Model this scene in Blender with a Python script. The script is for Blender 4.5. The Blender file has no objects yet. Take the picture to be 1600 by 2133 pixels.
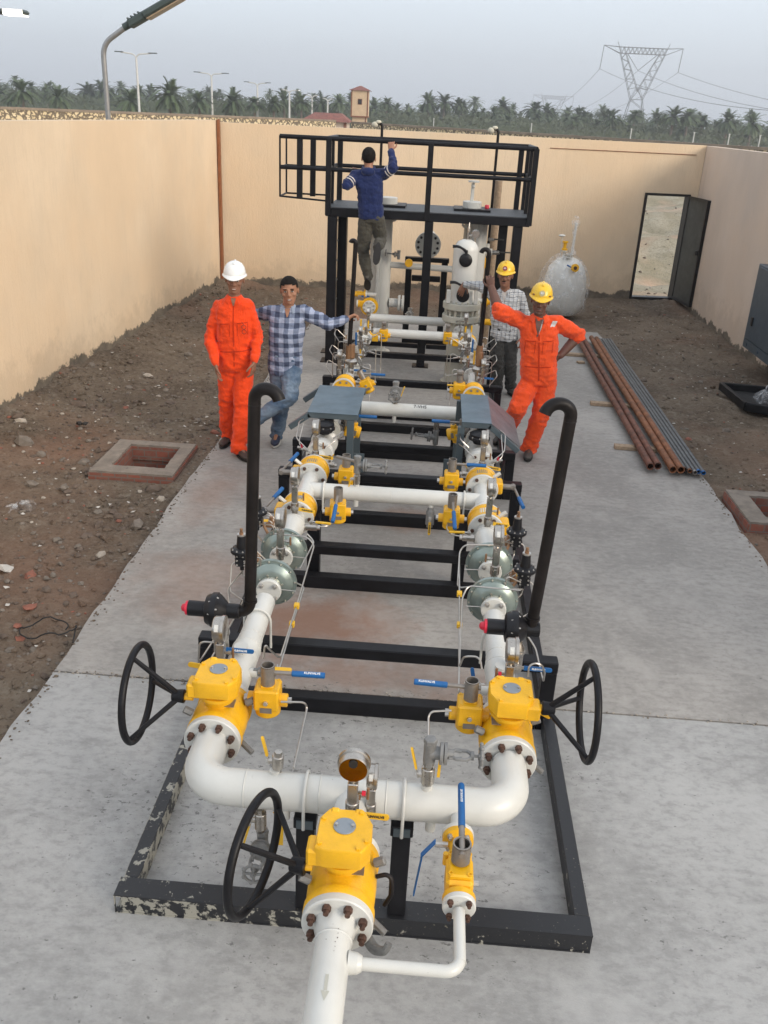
import bpy, bmesh, math, random
from math import radians, pi, sin, cos, sqrt, atan2
from mathutils import Vector, Matrix, noise
random.seed(7)
S = bpy.context.scene
COL = S.collection
V = Vector

# ---------------------------------------------------------------- camera, sky, sun, exposure
cd = bpy.data.cameras.new('camera'); cam = bpy.data.objects.new('camera', cd); COL.objects.link(cam)
cam.matrix_world = Matrix(((0.996911,-0.067686,0.039833,0),(0.063914,0.404457,-0.912321,0),(0.045640,0.912049,0.407534,3.1500),(0,0,0,1)))
cd.sensor_fit = 'HORIZONTAL'; cd.sensor_width = 36.0; cd.lens = 36.0 * 1860 / 1600
cd.clip_start = 0.05; cd.clip_end = 6000
S.camera = cam
S.view_settings.view_transform = 'Standard'; S.view_settings.look = 'None'
S.view_settings.exposure = 0.22; S.view_settings.gamma = 1.0
SUN_EL, SUN_AZ = 24.0, 124.0       # low soft sun behind the camera, to its right
W = bpy.data.worlds.new("World"); S.world = W; W.use_nodes = True
wn = W.node_tree; wn.nodes.clear()
out = wn.nodes.new('ShaderNodeOutputWorld')
bg1 = wn.nodes.new('ShaderNodeBackground'); bg2 = wn.nodes.new('ShaderNodeBackground'); addw = wn.nodes.new('ShaderNodeAddShader')
sky = wn.nodes.new('ShaderNodeTexSky'); sky.sky_type = 'NISHITA'; sky.sun_disc = False
sky.sun_elevation = radians(SUN_EL); sky.sun_rotation = radians(SUN_AZ)
sky.air_density = 1.0; sky.dust_density = 4.0; sky.ozone_density = 1.0; sky.altitude = 20
wn.links.new(sky.outputs[0], bg1.inputs[0]); bg1.inputs[1].default_value = 0.05
# thin even overcast veil: paler towards the zenith, duller and bluer at the horizon
tc = wn.nodes.new('ShaderNodeTexCoord'); sp = wn.nodes.new('ShaderNodeSeparateXYZ'); rp = wn.nodes.new('ShaderNodeValToRGB')
wn.links.new(tc.outputs['Generated'], sp.inputs[0]); wn.links.new(sp.outputs[2], rp.inputs[0])
e = rp.color_ramp.elements
e[0].position = 0.0; e[0].color = (0.50, 0.545, 0.62, 1)
e[1].position = 0.16; e[1].color = (0.72, 0.775, 0.84, 1)
n_ = e.new(0.04); n_.color = (0.545, 0.60, 0.685, 1)
n_ = e.new(0.6); n_.color = (0.78, 0.81, 0.85, 1)
wn.links.new(rp.outputs[0], bg2.inputs[0]); bg2.inputs[1].default_value = 1.0
wn.links.new(bg1.outputs[0], addw.inputs[0]); wn.links.new(bg2.outputs[0], addw.inputs[1]); wn.links.new(addw.outputs[0], out.inputs[0])
sd = bpy.data.lights.new('sun', 'SUN'); sd.energy = 1.5; sd.angle = radians(22); sd.color = (1.0, 0.90, 0.78)
sun = bpy.data.objects.new('sun', sd); COL.objects.link(sun)
# direction to the sun: azimuth clockwise from +Y
az = radians(SUN_AZ); el = radians(SUN_EL)
sdir = V((sin(az) * cos(el), cos(az) * cos(el), sin(el)))
sun.rotation_euler = sdir.to_track_quat('Z', 'Y').to_euler()

# ---------------------------------------------------------------- materials
MATS = {}
def nmat(name):
    m = bpy.data.materials.new(name); m.use_nodes = True
    MATS[name] = m
    return m, m.node_tree, m.node_tree.nodes['Principled BSDF']
def N(nt, t, **k):
    n = nt.nodes.new(t)
    for a, b in k.items(): setattr(n, a, b)
    return n
def mixc(nt, fac, a, b, mode='MIX'):
    n = nt.nodes.new('ShaderNodeMix'); n.data_type = 'RGBA'; n.blend_type = mode
    for i, v in ((0, fac), (6, a), (7, b)):
        if hasattr(v, 'node'): nt.links.new(v, n.inputs[i])
        elif isinstance(v, (int, float)): n.inputs[i].default_value = v
        else: n.inputs[i].default_value = (*v, 1)
    return n.outputs[2]
def ramp(nt, src, stops):
    n = nt.nodes.new('ShaderNodeValToRGB'); nt.links.new(src, n.inputs[0]); e = n.color_ramp.elements
    while len(e) > 1: e.remove(e[-1])
    for i, (p, c) in enumerate(stops):
        q = e[0] if i == 0 else e.new(p)
        q.position = p; q.color = (c, c, c, 1) if isinstance(c, (int, float)) else (*c, 1)
    return n.outputs[0]
def ntex(nt, scale, detail=4, rough=0.55, vec=None, dist=0.0, sc3=None):
    n = nt.nodes.new('ShaderNodeTexNoise'); n.inputs['Scale'].default_value = scale
    n.inputs['Detail'].default_value = detail; n.inputs['Roughness'].default_value = rough; n.inputs['Distortion'].default_value = dist
    if vec is None:
        vec = nt.nodes.new('ShaderNodeTexCoord').outputs['Object']
    if sc3:
        mp = nt.nodes.new('ShaderNodeMapping'); mp.inputs['Scale'].default_value = sc3; nt.links.new(vec, mp.inputs[0]); vec = mp.outputs[0]
    nt.links.new(vec, n.inputs[0]); return n.outputs[0]
def bump(nt, bs, src, strength=0.3, dist=0.01):
    b = nt.nodes.new('ShaderNodeBump'); b.inputs['Strength'].default_value = strength; b.inputs['Distance'].default_value = dist
    nt.links.new(src, b.inputs['Height']); nt.links.new(b.outputs[0], bs.inputs['Normal'])
def simple(name, c, rough=0.5, metal=0.0, var=0.12, vs=14.0, b=0.0, bscale=120, spec=0.5, specks=None):
    m, nt, bs = nmat(name)
    n1 = ntex(nt, vs, 5, 0.6)
    dark = tuple(x * (1 - var) for x in c); light = tuple(min(1, x * (1 + var)) for x in c)
    o = mixc(nt, ramp(nt, n1, [(0.3, 0), (0.7, 1)]), dark, light)
    if specks:
        n2 = ntex(nt, specks[1], 3, 0.7)
        o = mixc(nt, ramp(nt, n2, [(specks[2], 0), (specks[2] + 0.03, 1)]), o, specks[0])
    nt.links.new(o, bs.inputs['Base Color'])
    r2 = ntex(nt, vs * 2.3, 4)
    rr = nt.nodes.new('ShaderNodeMapRange'); nt.links.new(r2, rr.inputs[0])
    rr.inputs[3].default_value = max(0.03, rough - 0.12); rr.inputs[4].default_value = min(1, rough + 0.12)
    nt.links.new(rr.outputs[0], bs.inputs['Roughness'])
    bs.inputs['Metallic'].default_value = metal; bs.inputs['Specular IOR Level'].default_value = spec
    if b: bump(nt, bs, ntex(nt, bscale, 4), b, 0.004)
    return m
M_white = simple('white_paint', (0.60, 0.598, 0.56), 0.32, var=0.07, vs=5, b=0.10, bscale=60, specks=((0.16, 0.13, 0.10), 42, 0.715))
M_yellow = simple('yellow_paint', (0.77, 0.415, 0.010), 0.38, var=0.11, vs=13, b=0.35, bscale=110, specks=((0.26, 0.13, 0.02), 45, 0.715))
M_black = simple('black_paint', (0.008, 0.008, 0.010), 0.42, var=0.4, vs=9, b=0.06, spec=0.22, specks=((0.16, 0.15, 0.14), 60, 0.76))
M_bpipe = simple('black_pipe_paint', (0.012, 0.010, 0.010), 0.45, var=0.5, vs=12, b=0.08, spec=0.22)
M_plast = simple('black_casting', (0.007, 0.007, 0.009), 0.42, var=0.3, vs=20, spec=0.35)
M_steel = simple('stainless_steel', (0.46, 0.43, 0.39), 0.30, 1.0, var=0.15, vs=30)
M_tube = simple('tube_steel', (0.50, 0.47, 0.43), 0.34, 1.0, var=0.10, vs=30)
M_cast = simple('grey_cast_steel', (0.20, 0.20, 0.195), 0.5, 0.15, var=0.2, vs=40, b=0.2)
M_sock = simple('grey_socket_steel', (0.26, 0.235, 0.21), 0.42, 0.5, var=0.15, vs=30)
M_zinc = simple('green_zinc_plate', (0.28, 0.335, 0.31), 0.34, 0.6, var=0.12, vs=12)
M_zincl = simple('pale_zinc_plate', (0.62, 0.60, 0.53), 0.28, 0.85, var=0.15, vs=18)
M_rust = simple('rusty_bolt', (0.095, 0.050, 0.035), 0.6, 0.35, var=0.5, vs=60)
M_bolt = simple('zinc_bolt', (0.50, 0.48, 0.45), 0.35, 0.85, var=0.2, vs=50)
M_blue = simple('blue_vinyl', (0.006, 0.10, 0.30), 0.42, var=0.12)
M_hand = simple('yellow_vinyl', (0.72, 0.42, 0.02), 0.45, var=0.10)
M_red = simple('red_plastic', (0.62, 0.02, 0.05), 0.4)
M_brass = simple('brown_brass', (0.30, 0.17, 0.09), 0.45, 0.5, var=0.2)
M_cover = simple('grey_cover_plate', (0.25, 0.28, 0.31), 0.4, 0.3, var=0.08)
M_hood = simple('grey_blue_sheet', (0.095, 0.140, 0.175), 0.36, 0.1, var=0.22, vs=5)
M_hoodr = simple('primed_sheet', (0.125, 0.125, 0.14), 0.38, 0.1, var=0.30, vs=6)
M_hoodf = simple('grey_sheet_post', (0.075, 0.10, 0.115), 0.4, 0.1, var=0.12, vs=5)
M_beige = simple('beige_vessel_paint', (0.46, 0.45, 0.385), 0.42, var=0.07, vs=8)
M_vwhite = simple('vessel_white_paint', (0.60, 0.60, 0.565), 0.34, var=0.04, vs=5)
M_label = simple('sticker_white', (0.6, 0.6, 0.57), 0.5, var=0.1, vs=80)
M_txtw = simple('white_lettering', (0.75, 0.78, 0.8), 0.5)
M_txtk = simple('black_lettering', (0.02, 0.02, 0.02), 0.5)
M_grating = simple('deck_grating', (0.075, 0.082, 0.09), 0.55, 0.2, var=0.35, vs=60, b=0.8, bscale=160)
M_wood = simple('weathered_wood', (0.33, 0.24, 0.16), 0.8, var=0.3, vs=25, b=0.4)
M_rustpipe = simple('rusty_pipe', (0.135, 0.050, 0.030), 0.65, 0.1, var=0.6, vs=9, b=0.3)
M_rustpipe2 = simple('orange_rusty_pipe', (0.20, 0.075, 0.030), 0.65, 0.1, var=0.5, vs=9, b=0.3)
M_galv = simple('galvanised_pipe', (0.11, 0.115, 0.12), 0.5, 0.4, var=0.3, vs=12)
M_gold = simple('gauge_back', (0.30, 0.185, 0.06), 0.16, 1.0, var=0.2, vs=14)
M_rubber = simple('black_rubber', (0.015, 0.014, 0.014), 0.7)
M_lampgrey = simple('lamp_post_grey', (0.30, 0.30, 0.30), 0.4, 0.6)
M_lampdk = simple('lamp_head_grey', (0.055, 0.075, 0.070), 0.5, 0.2)
M_lamppad = simple('lamp_glass_tan', (0.36, 0.27, 0.18), 0.35)
M_polew = simple('pale_pole', (0.55, 0.55, 0.53), 0.5)
M_pylon = simple('pylon_steel', (0.11, 0.11, 0.115), 0.6, 0.3)
M_doorm = simple('dark_door_metal', (0.035, 0.036, 0.032), 0.5, 0.2, var=0.4, vs=4)
M_doorf = simple('black_door_frame', (0.012, 0.010, 0.010), 0.5)
M_cab = simple('cabinet_blue_grey', (0.055, 0.080, 0.105), 0.42, 0.2, var=0.10, vs=4)
M_strip = simple('rust_brown_strip', (0.24, 0.085, 0.03), 0.6, var=0.2)
M_tower = simple('tower_render', (0.56, 0.42, 0.27), 0.85, var=0.08, vs=2)
M_roof = simple('red_roof', (0.21, 0.075, 0.055), 0.8, var=0.3, vs=3)
M_brown = simple('brown_trim', (0.19, 0.07, 0.03), 0.7)
M_lit, nt, bs = nmat('lit_lamp'); bs.inputs['Emission Color'].default_value = (1, 0.93, 0.82, 1); bs.inputs['Emission Strength'].default_value = 2.2

def chipped_mat():
    m, nt, bs = nmat('chipped_black_paint')
    g = nt.nodes.new('ShaderNodeNewGeometry').outputs['Position']
    n1 = ntex(nt, 17, 6, 0.66, vec=g, dist=0.3); n2 = ntex(nt, 60, 4, 0.7, vec=g)
    sx = nt.nodes.new('ShaderNodeSeparateXYZ'); nt.links.new(g, sx.inputs[0])
    # wear grows towards the left front corner where the paint has peeled
    mr = nt.nodes.new('ShaderNodeMapRange'); nt.links.new(sx.outputs[0], mr.inputs[0])
    mr.inputs[1].default_value = -1.2; mr.inputs[2].default_value = 0.0; mr.inputs[3].default_value = 0.145; mr.inputs[4].default_value = -0.02
    mz = nt.nodes.new('ShaderNodeMapRange'); nt.links.new(sx.outputs[2], mz.inputs[0])
    mz.inputs[1].default_value = 0.094; mz.inputs[2].default_value = 0.098; mz.inputs[3].default_value = 0.0; mz.inputs[4].default_value = -0.115
    ad = nt.nodes.new('ShaderNodeMath'); ad.operation = 'ADD'; nt.links.new(n1, ad.inputs[0]); nt.links.new(mr.outputs[0], ad.inputs[1])
    ad2 = nt.nodes.new('ShaderNodeMath'); ad2.operation = 'ADD'; nt.links.new(ad.outputs[0], ad2.inputs[0]); nt.links.new(mz.outputs[0], ad2.inputs[1])
    o = mixc(nt, ramp(nt, ad2.outputs[0], [(0.60, 0), (0.625, 1)]), (0.016, 0.017, 0.020), (0.31, 0.30, 0.255))
    o = mixc(nt, ramp(nt, n2, [(0.655, 0), (0.685, 1)]), o, (0.20, 0.19, 0.145))
    nt.links.new(o, bs.inputs['Base Color']); bs.inputs['Roughness'].default_value = 0.45
    bump(nt, bs, ad2.outputs[0], 0.15, 0.01)
    return m
M_chip = chipped_mat()

def concrete_mat(name, base, warm, seed):
    m, nt, bs = nmat(name)
    g = nt.nodes.new('ShaderNodeNewGeometry').outputs['Position']
    n1 = ntex(nt, 0.9, 6, 0.62, vec=g, dist=0.5); n2 = ntex(nt, 5.0, 7, 0.68, vec=g, sc3=(1, 2.2, 1)); n3 = ntex(nt, 130, 3, 0.7, vec=g)
    o = mixc(nt, ramp(nt, n1, [(0.36, 0), (0.62, 1)]), tuple(x * 0.80 for x in base), tuple(x * 1.12 for x in base))
    o = mixc(nt, ramp(nt, n2, [(0.52, 0), (0.64, 0.42)]), o, tuple(x * 0.66 for x in base))
    n9 = ntex(nt, 15, 8, 0.72, vec=g, sc3=(1, 1.4, 1)); o = mixc(nt, ramp(nt, n9, [(0.40, 0.45), (0.50, 0), (0.60, 0)]), o, tuple(x * 0.66 for x in base)); o = mixc(nt, ramp(nt, n9, [(0.52, 0), (0.64, 0.4)]), o, tuple(min(1, x * 1.25) for x in base))
    n4 = ntex(nt, 1.6, 5, 0.6, vec=g, sc3=(1.1, 0.8, 1))
    o = mixc(nt, ramp(nt, n4, [(0.54, 0), (0.66, 0.5)]), o, tuple(min(1, x * 1.25) for x in base))
    if warm:   # brick-red dust trodden onto the slab
        for cx, cy, rx, ry, st in warm:
            mp = nt.nodes.new('ShaderNodeMapping'); nt.links.new(g, mp.inputs[0])
            mp.inputs['Scale'].default_value = (1 / rx, 1 / ry, 0); mp.inputs['Location'].default_value = (-cx / rx, -cy / ry, 0)
            ln = nt.nodes.new('ShaderNodeVectorMath'); ln.operation = 'LENGTH'; nt.links.new(mp.outputs[0], ln.inputs[0])
            nn = ntex(nt, 2.8, 6, 0.68, vec=g)
            a = nt.nodes.new('ShaderNodeMath'); a.operation = 'MULTIPLY_ADD'; nt.links.new(nn, a.inputs[0]); a.inputs[1].default_value = 1.8; nt.links.new(ln.outputs['Value'], a.inputs[2])
            o = mixc(nt, ramp(nt, a.outputs[0], [(1.15, st), (1.85, 0)]) if False else ramp(nt, a.outputs[0], [(0.0, st), (0.75, st), (1.0, st)]), o, o)
            mr = nt.nodes.new('ShaderNodeMapRange'); nt.links.new(a.outputs[0], mr.inputs[0])
            mr.inputs[1].default_value = 1.1; mr.inputs[2].default_value = 1.9; mr.inputs[3].default_value = st; mr.inputs[4].default_value = 0
            o = mixc(nt, mr.outputs[0], o, (0.26, 0.135, 0.085))
    # small chips and flakes, thicker where people worked
    n5 = ntex(nt, 24, 5, 0.72, vec=g, sc3=(1, 1.5, 1)); n6 = ntex(nt, 1.1, 3, 0.5, vec=g)
    a = nt.nodes.new('ShaderNodeMath'); a.operation = 'MULTIPLY_ADD'; nt.links.new(n6, a.inputs[0]); a.inputs[1].default_value = 0.35; nt.links.new(n5, a.inputs[2])
    mk = nt.nodes.new('ShaderNodeMapping'); nt.links.new(g, mk.inputs[0]); mk.inputs['Scale'].default_value = (1 / 1.25, 1 / 1.1, 0); mk.inputs['Location'].default_value = (0.185 / 1.25, -3.55 / 1.1, 0)
    ml = nt.nodes.new('ShaderNodeVectorMath'); ml.operation = 'LENGTH'; nt.links.new(mk.outputs[0], ml.inputs[0])
    a2 = nt.nodes.new('ShaderNodeMapRange'); nt.links.new(ml.outputs['Value'], a2.inputs[0]); a2.inputs[1].default_value = 0.7; a2.inputs[2].default_value = 1.15; a2.inputs[3].default_value = 0.055; a2.inputs[4].default_value = -0.02
    a3 = nt.nodes.new('ShaderNodeMath'); a3.operation = 'ADD'; nt.links.new(a.outputs[0], a3.inputs[0]); nt.links.new(a2.outputs[0], a3.inputs[1])
    o = mixc(nt, ramp(nt, a3.outputs[0], [(0.825, 0), (0.84, 0.85)]), o, tuple(x * 0.36 for x in base))
    o = mixc(nt, ramp(nt, n3, [(0.60, 0), (0.74, 0.5)]), o, tuple(x * 0.6 for x in base))
    nt.links.new(o, bs.inputs['Base Color']); bs.inputs['Roughness'].default_value = 0.85
    mx = nt.nodes.new('ShaderNodeMath'); nt.links.new(n2, mx.inputs[0]); nt.links.new(n3, mx.inputs[1])
    bump(nt, bs, mx.outputs[0], 0.25, 0.006)
    return m
M_conc1 = concrete_mat('concrete_front', (0.36, 0.358, 0.348), None, 1)
M_conc2 = concrete_mat('concrete_back', (0.335, 0.318, 0.295), [(-0.65, 5.15, 0.75, 0.6, 0.8), (-1.6, 5.6, 0.55, 0.7, 0.4), (-0.1, 6.9, 0.35, 0.3, 0.7), (-0.4, 4.6, 0.7, 0.4, 0.5), (-1.85, 7.2, 0.3, 0.8, 0.4), (0.3, 4.55, 0.5, 0.35, 0.35)], 2)

def plaster_mat(name, base, foot=-0.13):
    m, nt, bs = nmat(name)
    g = nt.nodes.new('ShaderNodeNewGeometry').outputs['Position']
    n1 = ntex(nt, 1.0, 5, 0.6, vec=g, sc3=(0.7, 0.7, 0.5)); n2 = ntex(nt, 9.0, 6, 0.75, vec=g, sc3=(3.2, 3.2, 0.35)); n3 = ntex(nt, 55, 4, 0.7, vec=g, sc3=(1, 1, 0.35))
    o = mixc(nt, ramp(nt, n1, [(0.35, 0), (0.68, 1)]), tuple(x * 0.88 for x in base), tuple(x * 1.06 for x in base))
    o = mixc(nt, ramp(nt, n2, [(0.35, 0.28), (0.5, 0.0), (0.75, 0.0)]), o, tuple(x * 0.78 for x in base))
    n5 = ntex(nt, 1.3, 4, 0.6, vec=g, sc3=(2.6, 2.6, 0.12))
    o = mixc(nt, ramp(nt, n5, [(0.62, 0), (0.78, 0.30)]), o, tuple(x * 0.7 for x in base))
    # mud splashed up the foot of the wall, and broad uneven coats
    n7 = ntex(nt, 0.45, 4, 0.6, vec=g); o = mixc(nt, ramp(nt, n7, [(0.42, 0), (0.6, 0.55)]), o, tuple(min(1, x * k) for x, k in zip(base, (1.0, 0.93, 0.85))))
    # rough unrendered band at the foot
    sx = nt.nodes.new('ShaderNodeSeparateXYZ'); nt.links.new(g, sx.inputs[0])
    n4 = ntex(nt, 2.2, 6, 0.7, vec=g)
    a = nt.nodes.new('ShaderNodeMath'); a.operation = 'MULTIPLY_ADD'; nt.links.new(n4, a.inputs[0]); a.inputs[1].default_value = -0.55; nt.links.new(sx.outputs[2], a.inputs[2])
    n6 = ntex(nt, 6, 5, 0.7, vec=g)
    dk = mixc(nt, ramp(nt, n6, [(0.4, 0), (0.6, 1)]), (0.085, 0.078, 0.068), (0.17, 0.15, 0.12))
    mr = nt.nodes.new('ShaderNodeMapRange'); nt.links.new(a.outputs[0], mr.inputs[0])
    mr.inputs[1].default_value = foot; mr.inputs[2].default_value = foot + 0.03; mr.inputs[3].default_value = 1; mr.inputs[4].default_value = 0
    o = mixc(nt, mr.outputs[0], o, dk)
    n8 = ntex(nt, 3.5, 6, 0.75, vec=g); q = nt.nodes.new('ShaderNodeMath'); q.operation = 'MULTIPLY_ADD'; nt.links.new(n8, q.inputs[0]); q.inputs[1].default_value = -1.6; nt.links.new(sx.outputs[2], q.inputs[2])
    q2 = nt.nodes.new('ShaderNodeMapRange'); nt.links.new(q.outputs[0], q2.inputs[0]); q2.inputs[1].default_value = -0.55; q2.inputs[2].default_value = -0.25; q2.inputs[3].default_value = 0.2; q2.inputs[4].default_value = 0
    o = mixc(nt, q2.outputs[0], o, (0.24, 0.18, 0.125))
    nt.links.new(o, bs.inputs['Base Color']); bs.inputs['Roughness'].default_value = 0.9; bs.inputs['Specular IOR Level'].default_value = 0.2
    mx = nt.nodes.new('ShaderNodeMath'); nt.links.new(n2, mx.inputs[0]); nt.links.new(n3, mx.inputs[1])
    bump(nt, bs, mx.outputs[0], 0.5, 0.012)
    return m
M_plaster = plaster_mat('ochre_plaster', (0.72, 0.575, 0.41))
M_plaster_r = plaster_mat('pinkish_plaster', (0.62, 0.52, 0.435), -0.24)

def soil_mat(name, a_, b_, c_, fleck=0.7):
    m, nt, bs = nmat(name)
    g = nt.nodes.new('ShaderNodeNewGeometry').outputs['Position']
    n1 = ntex(nt, 0.8, 6, 0.65, vec=g, dist=0.4); n2 = ntex(nt, 9, 8, 0.75, vec=g); n3 = ntex(nt, 60, 4, 0.75, vec=g); n4 = ntex(nt, 28, 5, 0.75, vec=g)
    o = mixc(nt, ramp(nt, n1, [(0.38, 0), (0.62, 1)]), a_, b_)
    o = mixc(nt, ramp(nt, n2, [(0.35, 0.75), (0.5, 0), (0.66, 0.6)]), o, c_)
    o = mixc(nt, ramp(nt, n4, [(0.34, 0.9), (0.44, 0)]), o, tuple(x * 0.45 for x in a_))
    n6 = ntex(nt, 0.45, 3, 0.5, vec=g)
    o = mixc(nt, ramp(nt, n6, [(0.5, 0), (0.72, 0.65)]), o, (b_[0] * 1.35, b_[1] * 0.98, b_[2] * 0.9))
    o = mixc(nt, ramp(nt, n3, [(fleck, 0), (fleck + 0.02, 1)]), o, (0.42, 0.39, 0.34))
    nt.links.new(o, bs.inputs['Base Color']); bs.inputs['Roughness'].default_value = 0.95; bs.inputs['Specular IOR Level'].default_value = 0.15
    mx = nt.nodes.new('ShaderNodeMath'); nt.links.new(n2, mx.inputs[0]); nt.links.new(n4, mx.inputs[1])
    bump(nt, bs, mx.outputs[0], 0.8, 0.03)
    return m
M_soil = soil_mat('dug_soil', (0.105, 0.079, 0.058), (0.185, 0.145, 0.108), (0.26, 0.225, 0.18), 0.70)
M_out = soil_mat('pale_desert_ground', (0.30, 0.265, 0.19), (0.43, 0.385, 0.30), (0.15, 0.135, 0.085), 0.72)

def brick_mat():
    m, nt, bs = nmat('red_brick')
    tcn = nt.nodes.new('ShaderNodeTexCoord')
    b = nt.nodes.new('ShaderNodeTexBrick'); mp = nt.nodes.new('ShaderNodeMapping')
    g = nt.nodes.new('ShaderNodeNewGeometry')
    sx = nt.nodes.new('ShaderNodeSeparateXYZ'); nt.links.new(g.outputs['Position'], sx.inputs[0])
    ad = nt.nodes.new('ShaderNodeMath'); nt.links.new(sx.outputs[0], ad.inputs[0]); nt.links.new(sx.outputs[1], ad.inputs[1])
    cb = nt.nodes.new('ShaderNodeCombineXYZ'); nt.links.new(ad.outputs[0], cb.inputs[0]); nt.links.new(sx.outputs[2], cb.inputs[1])
    nt.links.new(cb.outputs[0], b.inputs[0]); b.inputs['Scale'].default_value = 1.0
    b.inputs['Brick Width'].default_value = 0.12; b.inputs['Row Height'].default_value = 0.07; b.inputs['Mortar Size'].default_value = 0.006
    b.inputs['Color1'].default_value = (0.27, 0.085, 0.055, 1); b.inputs['Color2'].default_value = (0.19, 0.07, 0.05, 1); b.inputs['Mortar'].default_value = (0.16, 0.13, 0.11, 1)
    o = mixc(nt, ramp(nt, ntex(nt, 12, 5, 0.7), [(0.45, 0), (0.7, 0.6)]), b.outputs[0], (0.20, 0.14, 0.11))
    nt.links.new(o, bs.inputs['Base Color']); bs.inputs['Roughness'].default_value = 0.9
    return m
M_brick = brick_mat()
M_screed = simple('cement_screed', (0.215, 0.185, 0.155), 0.9, var=0.25, vs=10, b=0.5, specks=((0.08, 0.06, 0.05), 26, 0.70))

def stonewall_mat():
    m, nt, bs = nmat('crazy_stone_face')
    g = nt.nodes.new('ShaderNodeNewGeometry').outputs['Position']
    mp = nt.nodes.new('ShaderNodeMapping'); mp.inputs['Scale'].default_value = (4.2, 1.4, 3.2); nt.links.new(g, mp.inputs[0])
    nz = nt.nodes.new('ShaderNodeTexNoise'); nz.inputs['Scale'].default_value = 2.0; nt.links.new(mp.outputs[0], nz.inputs[0])
    vm = nt.nodes.new('ShaderNodeVectorMath'); vm.operation = 'ADD'; nt.links.new(mp.outputs[0], vm.inputs[0]); nt.links.new(nz.outputs[1], vm.inputs[1])
    v = nt.nodes.new('ShaderNodeTexVoronoi'); v.feature = 'DISTANCE_TO_EDGE'; v.inputs['Scale'].default_value = 1.0; nt.links.new(vm.outputs[0], v.inputs[0])
    v2 = nt.nodes.new('ShaderNodeTexVoronoi'); v2.inputs['Scale'].default_value = 1.0; nt.links.new(vm.outputs[0], v2.inputs[0])
    c = mixc(nt, ramp(nt, v2.outputs[1], [(0.2, 0), (0.8, 1)]), (0.62, 0.50, 0.30), (0.75, 0.62, 0.40))
    o = mixc(nt, ramp(nt, v.outputs[0], [(0.10, 1), (0.16, 0)]), c, (0.15, 0.115, 0.075))
    sx = nt.nodes.new('ShaderNodeSeparateXYZ'); nt.links.new(g, sx.inputs[0])
    nt.links.new(o, bs.inputs['Base Color']); bs.inputs['Roughness'].default_value = 0.9
    return m
M_stone = stonewall_mat()
M_coping = simple('stone_coping', (0.24, 0.19, 0.14), 0.9, var=0.25, vs=1.5)

def leaf_mat(name, c):
    m, nt, bs = nmat(name)
    oi = nt.nodes.new('ShaderNodeObjectInfo')
    o = mixc(nt, oi.outputs['Random'], tuple(x * 0.75 for x in c), (c[0] * 1.35, c[1] * 1.2, c[2] * 1.1))
    o = mixc(nt, ramp(nt, ntex(nt, 1.5, 4), [(0.35, 0), (0.7, 1)]), o, (c[0] * 1.5, c[1] * 1.3, c[2] * 1.0))
    nt.links.new(o, bs.inputs['Base Color']); bs.inputs['Roughness'].default_value = 0.6
    return m
M_palm = leaf_mat('palm_leaf', (0.050, 0.082, 0.038))
M_scrub = leaf_mat('scrub_leaf', (0.045, 0.065, 0.035))
M_trunk = simple('palm_trunk', (0.14, 0.11, 0.085), 0.9, var=0.3, vs=5)

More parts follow.
